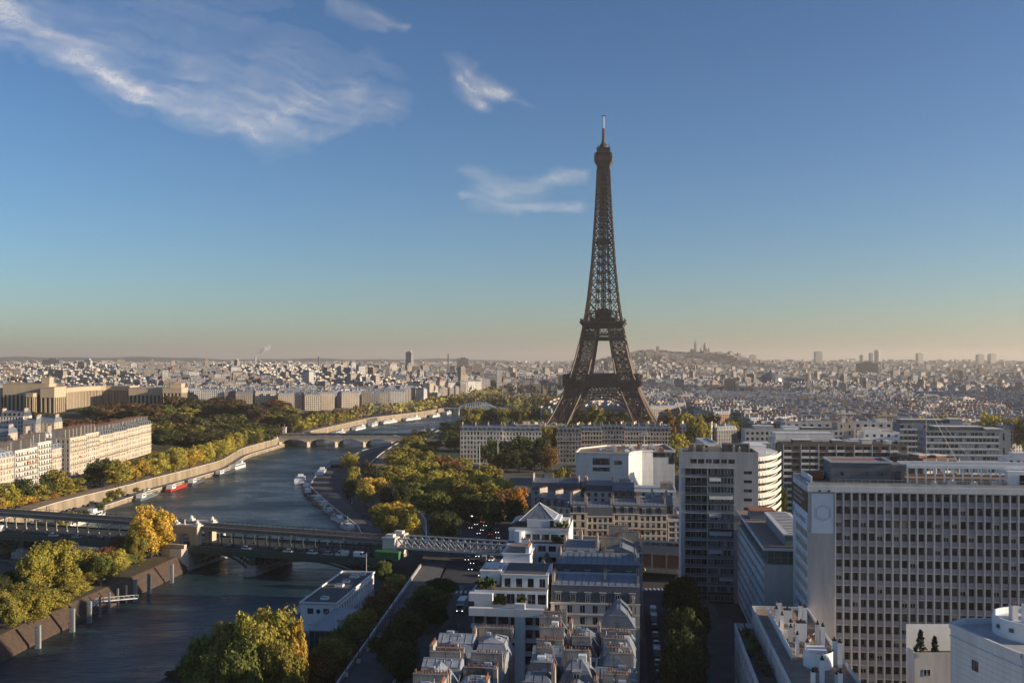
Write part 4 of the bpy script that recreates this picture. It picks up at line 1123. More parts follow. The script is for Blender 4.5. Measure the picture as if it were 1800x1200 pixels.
for x, y, s in ((-4, td - 10, 1.2), (-3, td - 17, 1.0), (-4.6, td - 24, .9), (-2.4, td - 22, 1.0), (-3.4, td - 31, 1.3), (-2.2, td - 36, 1.0)):
    b = MB(); b.box(x - .5, x + .5, y - .5, y + .5, 15.62, 16.3, terra)
    for k in range(40):
        a = NP.normal(0, .55 * s, 3); c = Vector((x + a[0], y + a[1], 16.9 + a[2] * .7)); d = Vector(NP.normal(0, .3, 3)); e = Vector(NP.normal(0, .3, 3)); b.quad([c - d - e, c + d - e, c + d + e, c - d + e], mat("terrace_leaf", (.045, .07, .02), var=.4, scale=1))
    b.build("potted_shrub", TE)
b = MB(); b.cyl((-4.4, td - 6, 15.62), (-4.4, td - 6, 16.4), .1, .1, 6, white); b.cyl((-4.4, td - 6, 16.4), (-4.4, td - 6, 16.46), .9, .9, 12, white); b.build("terrace_table", TE)
def stack(x, y, w, d, h, m=white, cap=True, rot=0):
    b = MB(); b.box(-w / 2, w / 2, -d / 2, d / 2, 0, h, m)
    if cap:
        b.box(-w / 2 + .1, w / 2 - .1, -d / 2 + .1, d / 2 - .1, h, h + .25, railm); b.cyl((0, 0, h + .25), (0, 0, h + .7), .22, .3, 6, railm)
    o = b.build("chimney", TE); o.location = (x, y, th + .11); o.rotation_euler = (0, 0, rot)
for (x, y, w, d, h) in ((5.4, 70, 1.2, 1.2, 3.6), (7.6, 76, 1.7, 1.4, 3.6), (9.4, 72, 2.6, 1.5, 2.9), (6.4, 66, 1.0, 1.0, 3.2), (13.2, 70, 1.1, 1.1, 4.4), (14.3, 68.5, 1.1, 1.1, 4.4), (8.2, 62, 1.3, 1.3, 2.8), (10.4, 58, 3.2, 2.0, 3.8), (7.0, 57, 1.2, 1.0, 3.0),
                        (14.6, 55, 1.1, 1.1, 4.3), (15.8, 53.5, 1.1, 1.1, 4.3), (6.6, 47, .9, .9, 4.2), (10.0, 49, 1.3, .8, 2.2), (15.8, 42, 1.2, 1.2, 4.6), (17.0, 40.8, 1.2, 1.2, 4.6), (9.0, 30, 1.1, 1.1, 4.4), (13.5, 31, 1.6, .8, 1.6), (5.0, 24, 1.0, 1.0, 4), (12, 24, 1.0, 1.0, 4)):
    stack(x, y, w, d, h, conc_w if RNG.random() < .3 else white)
b = MB(); pv = None
for k in range(13):
    a = rad(200 + 150 * k / 12); p = (11 + 4.4 * math.cos(a), 42 + 4.0 * math.sin(a))
    if pv: b.loft([(pv[0], pv[1], th + .1), (p[0], p[1], th + .1), (p[0] * .98, p[1] + .3, th + .1), (pv[0] * .98, pv[1] + .3, th + .1)], [(pv[0], pv[1], th + 3.2), (p[0], p[1], th + 3.2), (p[0] * .98, p[1] + .3, th + 3.2), (pv[0] * .98, pv[1] + .3, th + 3.2)], white, railm)
    pv = p
b.box(8.5, 14, 42, 46, th + .1, th + 2.6, white); b.build("curved_stair_wall", TE)
b = MB(); b.box(4.2, 4.45, 44, 78, th + .1, th + 1.9, white); b.box(4.45, 7.4, 60, 60.3, th + .1, th + 1.6, white); b.build("screen_wall", TE)
for k in range(10):
    b = MB(); x, y = RNG.uniform(9, 15), RNG.uniform(34, 64); b.bar((x, y, th + .5), (x + RNG.uniform(-3, 3), y + RNG.uniform(2, 6), th + .5), .22, steelw); b.box(x - .4, x + .4, y - .4, y + .4, th + .1, th + .9, terra); b.build("duct", TE)

# ================================================================== pale curved block in the near corner
CB = empty("corner_block", (78.6, 178.5, 0), 0, label="pale panelled block with curved edge in the near right corner", cat="building")
pts = [(0, 0), (.9, -6), (1.9, -12), (2.9, -17), (3.3, -18.6), (6, -19.6), (24, -22), (30, 2), (4, 3)]
ch = 30.0; b = MB(); b.prism(pts, 0, ch, conc_w, conc)
for z in np.arange(1.0, ch - 1.2, .95):
    for (p, q_) in zip(pts[:4], pts[1:5]):
        a = Vector((p[0], p[1], z)); c = Vector((q_[0], q_[1], z)); nrm = Vector((a.y - c.y, c.x - a.x, 0)).normalized()
        nrm = nrm if nrm.x < 0 else -nrm
        b.bar(a + nrm * .005, c + nrm * .005, .03, stone_g, .035)
for (p, q_) in zip(pts[:5], pts[1:6]):
    a = Vector((p[0], p[1], ch - 1.35)); c = Vector((q_[0], q_[1], ch - 1.35)); nrm = Vector((a.y - c.y, c.x - a.x, 0)).normalized(); nrm = nrm if nrm.x < 0 else -nrm
    b.bar(a + nrm * .1, c + nrm * .1, .25, conc_w, .2)
b.build("wall", CB)
b = MB()
for (p, q_) in zip(pts, pts[1:] + pts[:1]):
    a = Vector((p[0], p[1], ch + .45)); c = Vector((q_[0], q_[1], ch + .45)); b.bar(a, c, .6, conc_w, .9)
b.build("parapet", CB)
for z in (ch - 4.6, ch - 9.0, ch - 13.5):
    t = .55; i = 1; p, q_ = Vector((*pts[1], 0)), Vector((*pts[2], 0)); c = p.lerp(q_, .2); u = (p - q_).normalized()
    o = inst("window", win_proto(1.7, 1.8, 'bronze')[1], CB, (c.x - .03, c.y, z), math.atan2(-(q_ - p).y, -(q_ - p).x) + math.pi)
for z in (ch - 5.0, ch - 8.2, ch - 11.4):
    for k in range(4):
        p, q_ = Vector((*pts[5], 0)), Vector((*pts[6], 0)); c = p.lerp(q_, .12 + .22 * k); inst("window", win_proto(2.6, 2.0, 'dark')[1], CB, (c.x, c.y - .04, z), math.atan2((q_ - p).y, (q_ - p).x))
b = MB(); cx, cy = 13.2, -4.6
b.lathe([(7.2, ch), (7.2, ch + 3.2), (6.9, ch + 3.2), (6.9, ch + 2.2), (.1, ch + 2.2)], 32, white, (cx, cy)); b.build("roof_drum", CB)
for k in range(7):
    a = rad(185 + 24 * k); o = inst("window", win_proto(.9, .7, 'dark')[1], CB, (cx + 7.23 * math.cos(a), cy + 7.23 * math.sin(a), ch + 1.7), a + math.pi / 2)
for (x, y, w_, h_) in ((11.5, -5.2, 2.2, 3.2), (15.2, -3.4, 1.6, 3.8), (17, -6, 2.4, 2.6), (13.5, -1.5, 1.4, 4.2), (9.8, -3, 1.0, 2.6)):
    b = MB(); b.box(x - w_ / 2, x + w_ / 2, y - .7, y + .7, ch + 2.21, ch + 2.2 + h_, conc_w); pots(b, x - w_ / 2, x + w_ / 2, y - .7, y + .7, ch + 2.2 + h_); b.build("chimney", CB)
# garden terrace block beside it
GT = empty("garden_terrace", (75.2, 186.0, 0), 0, label="small white terrace block planted with two conifers", cat="building")
b = MB(); b.box(0, 9, 0, 4, 0, 22.4, conc); b.box(0, 9, 3.7, 4, 22.4, 27.6, white); b.box(.3, 9, .3, 3.69, 22.41, 22.6, grass); b.box(0, .3, 0, 3.7, 22.41, 23.3, conc); b.box(.3, 9, 0, .3, 22.41, 23.3, conc); b.build("wall", GT)
inst("window", win_proto(1.4, 1.3, 'casement')[1], GT, (2.3, -.03, 19.6))
for x, h_, r_ in ((1.9, 4.2, 1.3), (4.6, 3.0, .7)):
    b = MB(); n = 240
    for k in range(n):
        t = RNG.random() ** .7; a = RNG.random() * 6.28; r = r_ * (1 - t) * (.4 + .6 * RNG.random()) + .05; c = Vector((x + r * math.cos(a), 1.9 + r * math.sin(a), 22.7 + h_ * t)); d = Vector(NP.normal(0, .13, 3)); e = Vector(NP.normal(0, .13, 3)); b.quad([c - d - e, c + d - e, c + d + e, c - d + e], mat("conifer", (.02, .04, .022), var=.4, scale=1))
    b.cyl((x, 1.9, 22.6), (x, 1.9, 22.6 + h_ * .9), .09, .03, 6, bark); b.build("conifer", GT)

# ================================================================== near roofs in the centre
def loc(px, Y): return (GX(px, Y), Y)
def grid_house(label, xl, Yf, w, d, h, ns=6, bays=5, **kw):
    return haussmann(label, xl, Yf, GRID, w, d, h, ns, bays, **kw)
zinc_b = mat("blue_zinc", (0.22, 0.25, 0.29), rough=.42, spec=.5, var=.4, scale=.8)
CR = random.Random(21)
def cluster(x0, y0, cols, ys, hr, roofs, walls, void, where, names, group, rhr=(2.2, 3.4)):
    n = {c: 0 for c in range(len(cols))}
    yy = 0.0
    for j, d in enumerate(ys):
        xx = 0.0
        for c, w in enumerate(cols):
            if CR.random() < void[c]: xx += w; continue
            h = CR.uniform(*hr); rf = CR.choice(roofs); wl = CR.choice(walls); rd = CR.choice(['x', 'x', 'y']); jit = CR.uniform(-.4, .4); hh = h
            p = Vector((x0, y0, 0)) + BX * (xx + .02) + AX * (yy + .02)
            dd = d - .05; ww = w - .05
            rh = CR.uniform(*rhr); rh2 = CR.uniform(.5, 1.5); zt = h + rh + rh2
            ch = []
            for q in range(CR.choice([1, 1, 2])):
                if CR.random() < .75:
                    l = CR.uniform(3.0, ww - .6); a = CR.uniform(.1, ww - l - .1); b_ = CR.choice([.05, dd - .75]); ch.append((a, a + l, b_, b_ + .7, zt + CR.uniform(.1, .9)))
                else:
                    l = CR.uniform(1.2, dd * .5); a = CR.choice([.1, ww - .8]); b_ = CR.uniform(.3, dd - l - .3); ch.append((a, a + .7, b_, b_ + l, zt + CR.uniform(.3, 1.3)))
            edge = ('l' if c == 0 else '') + ('r' if c == len(cols) - 1 else '')
            lab = f"{names[rf.name]} {where[c]}, {ordw(n[c])} from bottom"; n[c] += 1
            fl = CR.random()
            r = haussmann(lab, p.x, p.y, GRID, ww, dd, h, 5, max(2, int(ww / 2.3)), wall=wl, roof=rf, ridge=rd, rh=rh, rh2=rh2, inset=CR.uniform(.8, 1.8), gables=CR.random() < .3,
                          dorm=CR.choice([0, 1, 2]) if rd == 'x' and rh > 2.2 else 0, chim=ch, sides=edge, sidebays=max(2, int(dd / 2.4)), group=group, flat=gravel_d if fl < .12 else None, styles=('casement', 'dark', 'casement', 'blind'))
            if fl > .3:
                b = MB(); a = CR.uniform(.25, .7) * ww; q_ = CR.uniform(.3, .7) * dd; s = CR.uniform(.4, .8)
                b.box(a - s, a + s, q_ - s, q_ + s, zt - 1.2, zt + CR.uniform(.1, .6), CR.choice([white, zinc_l, glass, steelw])); b.build("roof_hatch", r)
            b = MB(); a = CR.uniform(.2, .8) * ww; q_ = CR.uniform(.2, .8) * dd; hz_ = zt + CR.uniform(1.4, 2.6); b.bar((a, q_, zt - 1.5), (a, q_, hz_), .07, railm)
            for s_ in (0, .35, .7): b.bar((a - .5 + s_ * .3, q_, hz_ - s_), (a + .5 - s_ * .3, q_, hz_ - s_), .05, railm)
            b.build("aerial", r)
            for _ in range(2):
                b = MB(); a = CR.uniform(.15, .85) * ww; q_ = CR.uniform(.15, .85) * dd; b.cyl((a, q_, zt - 2.2), (a, q_, zt + CR.uniform(-.2, .5)), .14, .14, 6, CR.choice([steelw, zinc_l, terra])); b.build("vent_pipe", r)
            xx += w
        yy += d
NAMES = {"pale_zinc": "pale zinc house", "zinc": "dark zinc house", "blue_zinc": "blue zinc house", "slate": "slate roofed house"}
cluster(-22.5, 150.0, [7.6, 7.8], [8.4, 7.8, 8.2, 8.0, 8.4, 7.6, 8.2, 8.4], (15.8, 17.2), [zinc_l, zinc_l, zinc_b, zinc_l], [stone_g, stone_g, stone], [0, .08],
        ["on the quay side of the left near row", "on the court side of the left near row"], NAMES, "old houses of the left near row", (2.0, 3.0))
cluster(-2.2, 150.0, [6.4, 7.0, 7.6], [7.6, 7.0, 8.2, 6.6, 7.4, 7.8, 6.8, 7.2, 8.0, 7.4, 9.8], (15.4, 18.2), [zinc, zinc_b, slate, zinc, zinc_b], [stone_g, stone_w, stone_g, conc], [.18, .2, 0],
        ["on the court side of the right near row", "in the middle of the right near row", "on the street side of the right near row"], NAMES, "old houses of the right near row", (2.2, 3.4))
# white modern block with T pillar
WM = empty("modern_block", (-9.4, 234.0, 0), GRID, label="white modern terrace block with a tall T shaped front pillar", cat="apartment building")
b = MB(); mw = 17.4
rows = even_rows(0, 18.4, 6, .05, .85)
ops = facade(b, (0, 1.4, 0), (1, 0, 0), mw, rows, 6, 2.3, conc, depth=.5)
b.quad([(0, 28, 0), (0, 1.4, 0), (0, 1.4, 18.4), (0, 28, 18.4)], conc_w); b.quad([(mw, 1.4, 0), (mw, 28, 0), (mw, 28, 18.4), (mw, 1.4, 18.4)], conc_w); b.quad(rect(0, mw, 1.4, 28, 18.4), paving)
for k in range(6): b.box(-.3, mw - 1.5, .3, 1.39, k * 3.07 + 2.6, k * 3.07 + 3.5, conc_w) if 0 < k else None
b.build("wall", WM); add_windows(WM, ops, ['dark', 'dark', 'grey'], 60)
b = MB(); b.box(10.2, 12.6, -1.1, .28, 0, 21.2, conc_w); b.box(-.6, 17.2, -1.2, .28, 18.2, 20.0, conc_w); b.box(-.6, 5.0, -1.2, .5, 21.6, 23.4, conc_w); b.box(-.6, -.2, .51, 16, 21.6, 23.0, conc_w); b.build("t_pillar", WM)
b = MB(); r2 = [(0, .12, 2.5, 3.3)]
ops = facade(b, (0, 3.2, 20.02), (1, 0, 0), mw, r2, 5, 2.0, white, depth=.4, m0=5)
b.quad([(0, 28, 18.42), (0, 3.2, 18.42), (0, 3.2, 23.3), (0, 28, 23.3)], white); b.quad([(0, 3.2, 18.42), (mw, 3.2, 18.42), (mw, 3.2, 20.02), (0, 3.2, 20.02)], white); b.quad([(mw, 3.2, 18.42), (mw, 28, 18.42), (mw, 28, 23.3), (mw, 3.2, 23.3)], white); b.quad(rect(0, mw, 3.2, 28, 23.3), paving)
b.build("terrace_floor", WM); add_windows(WM, ops, ['dark', 'casement'])
b = MB()
ops = facade(b, (6.2, 6.4, 23.32), (1, 0, 0), mw - 6.2, [(0, .1, 2.2, 2.9)], 4, 1.5, white, depth=.3)
b.quad([(6.2, 20, 23.32), (6.2, 6.4, 23.32), (6.2, 6.4, 26.2), (6.2, 20, 26.2)], white); b.quad([(mw, 6.4, 23.32), (mw, 20, 23.32), (mw, 20, 26.2), (mw, 6.4, 26.2)], white); b.quad([(mw, 20, 23.32), (6.2, 20, 23.32), (6.2, 20, 26.2), (mw, 20, 26.2)], white)
b.box(6.0, mw + .1, 6.1, 20.2, 26.21, 26.5, conc_w); b.box(6.6, mw - .6, 6.8, 19.5, 26.51, 26.6, gravel_d); b.build("penthouse", WM); add_windows(WM, ops, ['casement', 'dark'])
b = MB(); b.box(.8, 5.6, 8, 18, 23.32, 26.6, white); b.box(.6, 5.8, 7.8, 18.2, 26.6, 26.9, conc_w); b.box(1.4, 5, 9.2, 15, 26.91, 27.2, glass); b.build("winter_garden", WM)
for k in range(9):
    b = MB(); x, y = (RNG.uniform(.2, 4.6), RNG.uniform(1.2, 7.5)) if k < 6 else (RNG.uniform(5, 16), 2.6)
    z = 23.32 if k < 6 and y > 3.3 else 20.1 if k >= 6 else 23.32
    if k < 6: y = RNG.uniform(3.6, 7.4)
    b.box(x - .4, x + .4, y - .4, y + .4, z, z + .6, terra)
    for j in range(36):
        a = NP.normal(0, .45, 3); c = Vector((x + a[0], y + a[1], z + 1.1 + a[2] * .8)); d = Vector(NP.normal(0, .25, 3)); e = Vector(NP.normal(0, .25, 3)); b.quad([c - d - e, c + d - e, c + d + e, c - d + e], mat("terrace_leaf"))
    b.build("potted_shrub", WM)
# zinc mansard with white dormers
xl = 9.6 + .0
grid_house("zinc mansard building with a row of white framed dormers", 9.3, 237.5, 21.0, 17.0, 20.2, ns=6, bays=7, wall=stone_w, roof=slate, rh=4.0, rh2=1.2, inset=.9, dorm=6, sides='r', chim=((0.1, .7, 2, 8, 26.4), (12.4, 13.0, 5, 10, 26.4), (20.3, 20.9, 3, 12, 26.2)))
grid_house("zinc roofed block with a white roof hatch behind the dormered one", 11.6, 259.0, 21.4, 17.0, 21.0, ns=6, bays=7, wall=stone_g, roof=slate, rh=4.0, rh2=1.4, inset=.9, dorm=4, sides='r', chim=((.1, .7, 3, 9, 27.6), (12, 14.6, 8, 8.6, 27.2), (20, 20.6, 3, 12, 26.6)))
grid_house("grey zinc block with tall courtyard windows beside the pyramid roof", 14.2, 281.0, 10.2, 20.0, 21.4, ns=6, bays=4, wall=stone_g, roof=zinc, rh=2.8, rh2=1.4, dorm=3, chim=((.1, .8, 4, 10, 26.9), (9.2, 9.9, 3, 9, 27.6), (4, 5, 12, 16, 27.4)))
grid_house("zinc corner house with lit chimney heads before the brick station", 24.6, 279.5, 12.0, 30.0, 21.0, ns=6, bays=4, wall=stone, roof=zinc, rh=2.6, rh2=1.8, ridge='y', dorm=5, dside=True, sides='r', sidebays=8, chim=((.2, 6, 6, 6.7, 27.0), (5, 11, 16, 16.7, 27.2), (2, 8, 25, 25.7, 27.4), (11.2, 11.9, 8, 14, 26.6)))
# white block with glass pyramid
PY = empty("pyramid_roof_block", (-1.3, 297.0, 0), GRID, label="white stepped block topped by a blue glass pyramid", cat="building")
b = MB(); pw = 18.0
ops = facade(b, (0, 0, 0), (1, 0, 0), pw, even_rows(0, 23.4, 7, .3, .8), 5, 2.2, white, depth=.35, m0=2.5)
b.quad([(0, 26, 0), (0, 0, 0), (0, 0, 23.4), (0, 26, 23.4)], white); b.quad([(pw, 0, 0), (pw, 26, 0), (pw, 26, 23.4), (pw, 0, 23.4)], white); b.quad([(pw, 26, 0), (0, 26, 0), (0, 26, 23.4), (pw, 26, 23.4)], white); b.quad(rect(0, pw, 0, 26, 23.4), paving)
b.build("wall", PY); add_windows(PY, ops, ['dark', 'casement', 'grey'])
b = MB(); ops = facade(b, (0, 3.2, 23.42), (1, 0, 0), pw, [(0, .4, 2.2, 3.5)], 5, 2.3, white, depth=.3, m0=4)
b.quad([(0, 26, 23.42), (0, 3.2, 23.42), (0, 3.2, 26.9), (0, 26, 26.9)], white); b.quad([(pw, 3.2, 23.42), (pw, 26, 23.42), (pw, 26, 26.9), (pw, 3.2, 26.9)], white); b.quad(rect(0, pw, 3.2, 26, 26.9), paving)
b.cyl((3.4, 1.9, 23.42), (3.4, 1.9, 26.8), 1.6, 1.6, 20, white); b.box(-.1, pw + .1, 3.0, 3.19, 26.6, 27.5, conc_w); b.build("terrace_floor", PY); add_windows(PY, ops, ['dark', 'casement'])
b = MB(); b.box(5, 15, 8, 20, 26.91, 29.2, white); b.box(15.01, 17.6, 10, 18, 26.91, 28.6, conc_w); b.build("penthouse", PY); inst("door", win_proto(1.2, 2.0, 'dark')[1], PY, (12.6, 7.96, 28.0))
b = MB(); ap = (8.2, 14, 33.6); base = [(2.4, 8.2, 28.7), (13.2, 8.2, 29.3), (13.8, 19.4, 29.3), (3.2, 19.4, 28.7)]
for k in range(4):
    p, q_ = base[k], base[(k + 1) % 4]; b.quad([p, q_, ap], glass_b if k in (0, 3) and k == 3 else zinc)
    for t in (.2, .4, .6, .8):
        m_ = tuple(p[i] + (q_[i] - p[i]) * t for i in range(3)); b.bar(m_, ap, .08, frame_g if k == 3 else zinc)
    b.bar(p, ap, .18, frame_w); b.bar(p, q_, .2, frame_w)
b.build("glass_pyramid", PY)
b = MB(); p0 = [(0.2, 5.2, 28.2), (1.6, 7.4, 28.7), (2.6, 20.4, 28.7), (.2, 20, 28.2)]; b.quad(p0, zinc_l); b.quad([(x, y, z - .15) for x, y, z in p0][::-1], zinc_l); b.build("canopy", PY)
for (x, y) in ((15.6, 5), (16.6, 7), (14.4, 4.4), (13.8, 1.6), (15.2, 1.8)):
    b = MB(); z = 26.92 if y > 3.2 else 23.43; b.box(x - .4, x + .4, y - .4, y + .4, z, z + .6, terra)
    for j in range(30):
        a = NP.normal(0, .45, 3); c = Vector((x + a[0], y + a[1], z + 1.1 + a[2])); d = Vector(NP.normal(0, .25, 3)); e = Vector(NP.normal(0, .25, 3)); b.quad([c - d - e, c + d - e, c + d + e, c - d + e], mat("terrace_leaf"))
    b.build("potted_shrub", PY)
# small white house between
SW = empty("white_house", (-4.2, 266.0, 0), GRID, label="small white house with roof terrace below the truss end", cat="building")
b = MB(); b.box(0, 8, 0, 27, 0, 21.6, conc_w); b.build("wall", SW)
b = MB(); b.box(.2, 7.8, 12, 26, 21.61, 23.8, white); b.box(-.2, 8.2, 11.6, 26.4, 23.8, 24.1, conc_w); b.box(1, 6.8, 13, 24, 24.11, 24.5, gravel); b.box(0, 8, 0, .3, 21.61, 22.6, conc_w); b.box(0, .3, .31, 11.5, 21.61, 22.6, conc_w); b.build("roof_terrace", SW)
chimney(SW, 6.6, 7.6, 12, 20, 24.1, 25.6, white); chimney(SW, 4, 6.4, 24.4, 25.2, 24.11, 25.8, white)
for x in (1.4, 3.8, 6.4): inst("window", win_proto(1.3, 1.6, 'casement')[1], SW, (x, -.02, 17.5)); inst("window", win_proto(1.3, 1.6, 'dark')[1], SW, (x, -.02, 14.3))
GR = empty("courtyard_house", (5.0, 266.0, 0), GRID, label="low house with a leafy roof garden in the middle of the block", cat="building")
b = MB(); b.box(0, 9.6, 0, 27, 0, 18.6, conc_w); b.box(.4, 9.2, .4, 14, 18.61, 18.75, gravel_d); b.build("wall", GR)
b = MB(); b.loft(rect(0, 4, 14, 27, 18.61), rect(1.8, 2.2, 14, 27, 21.4), slate, slate); b.build("roof", GR)
b = MB()
for j in range(160):
    a = NP.normal(0, 1, 3); c = Vector((7 + a[0] * 1.0, 8 + a[1] * 1.6, 20 + a[2] * .8)); d = Vector(NP.normal(0, .3, 3)); e = Vector(NP.normal(0, .3, 3)); b.quad([c - d - e, c + d - e, c + d + e, c - d + e], mat("terrace_leaf"))
b.build("roof_garden", GR)

# ================================================================== rows behind the railway
for (px0, px1, Y, zt, lab, kw) in (
        (1003, 1032, 386, 18.6, "narrow cream house with a pair of blinds behind the railway", dict(bays=2, dorm=2, roof=slate, balc=(3,))),
        (1032, 1078, 387, 17.2, "cream house with a plain slate roof and long balconies", dict(bays=5, dorm=0, roof=slate, balc=(2, 3))),
        (1078, 1124, 388, 18.0, "cream house with three dormers over two balconies", dict(bays=4, dorm=3, roof=slate, balc=(2, 3))),
        (1124, 1173, 388, 17.6, "carved cream house with arched balcony windows by the tower", dict(bays=5, dorm=3, roof=slate, balc=(1, 3)))):
    x = GX(px0, Y); w = GX(px1, Y) - x
    haussmann(lab, x, Y, rad(-2), w - .1, 13, zt, 5, kw.pop('bays'), rh=3.4, rh2=1.6, styles=('casement', 'casement', 'half', 'bronze'), chim=((-.1, .5, 3, 10, zt + 6.4), (w - .9, w - .3, 3, 10, zt + 6.2)), **kw)
haussmann("curved cream corner house with small dormers above the traffic junction", 9.5, 418, rad(-35), 17.4, 12, 17.2, 5, 6, roof=slate, dorm=5, rh=3.2, chim=((.1, .7, 3, 9, 23.6), (8, 8.6, 3, 9, 23.2), (16.4, 17, 3, 9, 23.6)), styles=('casement', 'half'), sides='l')
haussmann("pale end house stepping down beside the park trees", 8.5, 440, rad(-8), 21, 14, 20.5, 6, 5, wall=stone_g, roof=slate, rh=3.2, chim=((.1, .7, 2, 8, 27), (5, 9, 8, 8.6, 27), (20.2, 20.8, 3, 9, 26)), sides='l')
haussmann("pale block with a dark glazed roof workshop on top", 17.2, 452, rad(-8), 17.0, 14, 21.0, 6, 5, wall=stone_w, roof=slate, flat=gravel_d, chim=((.2, .9, 1, 6, 24.5), (15.4, 16.2, 2, 8, 24.5)))
haussmann("white rendered house with black railings and two chimneys", 32.5, 442, rad(-8), 12.4, 14, 19.6, 6, 4, wall=stone_w, roof=slate, rh=2.8, balc=(4,), chim=((.1, .7, 2, 8, 25.2), (11.6, 12.2, 2, 8, 25)))
haussmann("house with a blank brown gable and a small white top floor", 44.2, 438, rad(-6), 9.6, 14, 20.4, 6, 3, wall=stone_b, roof=zinc, rh=1.6, chim=((3, 8, 6, 6.7, 24.4),))
haussmann("white flat roofed studio block with blue roof lights", 53.0, 448, rad(-6), 20.5, 16, 18.8, 6, 5, wall=white, roof=zinc_l, flat=zinc_l, chim=((14, 19.6, 8, 12, 21.6),))
haussmann("brown rendered house with a single white chimney", 56.0, 412, rad(-4), 10.5, 14, 17.6, 5, 3, wall=stone_b, roof=zinc, rh=2.2, chim=((2, 2.6, 3, 8, 23.2), (8, 8.6, 3, 8, 22.6)))
haussmann("small white house with tall dark window near the slab tower", 66.4, 400, rad(-4), 8.4, 12, 16.2, 5, 2, wall=white, flat=gravel, chim=((5.4, 7.6, 4, 8, 18.4),))
haussmann("narrow green glazed house squeezed beside the carved house", 61.0, 389, rad(-2), 6.0, 12, 15.0, 5, 2, wall=conc, flat=gravel_d, styles=('green',), ww=2.2)

# ================================================================== pale angular embassy like block
EM = empty("angular_block", (0, 0, 0), 0, label="pale concrete block with a concave corner and few dark windows", cat="building")
def ep(px, Y): return (GX(px, Y), Y)
P0, P1, P2, P3, P4 = ep(1012, 520), ep(1105, 515), ep(1118, 532), ep(1140, 548), ep(1179, 545)
EH = 29.0
curve = [P1, (P1[0] + 1.8, P1[1] + 6), (P1[0] + 4.6, P1[1] + 11.5), (P1[0] + 9.0, P1[1] + 15.5), (P1[0] + 15, P1[1] + 16.5), (P4[0], P4[1] - 14)]
poly = [P0] + curve + [(P4[0] + 1, P4[1] + 26), (P0[0] + 20, P0[1] + 44), (P0[0] + 4, P0[1] + 26)]
b = MB(); b.prism(poly, 0, EH, conc_w, gravel)
for z in np.arange(2.2, EH, 3.3):
    for p, q_ in zip(poly[:6], poly[1:7]):
        a = Vector((*p, z)); c = Vector((*q_, z)); nr = Vector(((c - a).y, -(c - a).x, 0)).normalized(); b.bar(a + nr * .01, c + nr * .01, .05, stone_g, .06)
b.build("wall", EM)
b = MB()
for p, q_ in zip(poly, poly[1:] + poly[:1]): b.bar(Vector((*p, EH + .4)), Vector((*q_, EH + .4)), .7, stone_w, .8)
b.build("parapet", EM)
uu = (Vector((*P1, 0)) - Vector((*P0, 0))).normalized(); ang = math.atan2(uu.y, uu.x); nr = Vector((uu.y, -uu.x, 0))
def ewin(px0, px1, py0, py1):
    Y = 517.0; x0, x1 = GX(px0, Y), GX(px1, Y); z0, z1 = height(py1, Y), height(py0, Y); t = ((x0 + x1) / 2 - P0[0]) / uu.x
    c = Vector((*P0, 0)) + uu * t + nr * .05; inst("window", win_proto(x1 - x0, z1 - z0, 'dark')[1], EM, (c.x, c.y, (z0 + z1) / 2), ang)
ewin(1042, 1072, 805, 817); ewin(1079, 1093, 809, 816); ewin(1042, 1072, 821, 828)
b = MB(); a0, a1 = Vector((*poly[5], 0)), Vector((*poly[6], 0)); u2 = (a1 - a0).normalized(); n2 = Vector((u2.y, -u2.x, 0))
for (t0, t1, z0, z1) in ((0, .99, EH - 3.0, EH - .6), (.72, .99, EH - 6.6, EH - 3.0)):
    p = a0.lerp(a1, t0) + n2 * .06; q_ = a0.lerp(a1, t1) + n2 * .06; b.quad([(p.x, p.y, z0), (q_.x, q_.y, z0), (q_.x, q_.y, z1), (p.x, p.y, z1)], glass)
b.build("window_band", EM)
for k in range(22):
    px, Y = RNG.uniform(1048, 1172), RNG.uniform(530, 552); x = GX(px, Y); b = MB(); h_ = RNG.uniform(.8, 2.4); w_ = RNG.uniform(.5, 1.4)
    b.box(x - w_, x + w_, Y - w_, Y + w_, EH + .02, EH + h_, RNG.choice([white, steelw, terra, zinc_l])); b.cyl((x, Y, EH + h_), (x, Y, EH + h_ + .5), .3, .3, 6, steelw); b.build("roof_unit", EM)

# ================================================================== long apartment rows on the avenue below the tower
QS = ('casement', 'half', 'casement', 'bronze')
for (px0, px1, Y, zt, lab, kw) in (
        (809, 884, 748, 24.5, "pale avenue block, left half, behind the dark plane trees", dict(bays=13, wall=stone_w, roof=zinc, dorm=9)),
        (884, 952, 750, 24.0, "pale avenue block, right half, behind the dark plane trees", dict(bays=12, wall=stone_w, roof=zinc, dorm=8)),
        (979, 1022, 752, 23.0, "grey avenue block under the tower's left foot", dict(bays=8, wall=stone_g, roof=slate, dorm=6, balc=(4,))),
        (1022, 1058, 753, 24.0, "cream avenue block under the tower's arch, left of centre", dict(bays=7, wall=stone, roof=zinc, dorm=5, balc=(1, 4))),
        (1058, 1098, 754, 24.6, "grey avenue block under the tower's arch, right of centre", dict(bays=8, wall=stone_g, roof=slate, dorm=6, balc=(1, 4))),
        (1098, 1138, 755, 23.6, "cream avenue block under the tower's right foot", dict(bays=8, wall=stone, roof=zinc, dorm=6, balc=(4,))),
        (1138, 1179, 756, 23.2, "cream avenue block right of the tower's foot by a golden tree", dict(bays=8, wall=stone, roof=slate, dorm=6, balc=(1, 4)))):
    x = GX(px0, Y); w = GX(px1, Y) - x - .1
    haussmann(lab, x, Y, rad(-1.5), w, 14, zt, 6, kw.pop('bays'), rh=3.2, rh2=1.2, styles=QS, sides='lr', chim=[(w * t - .3, w * t + .3, 3, 10, zt + 6.0) for t in (.04, .35, .65, .96)], ww=1.5, **kw)

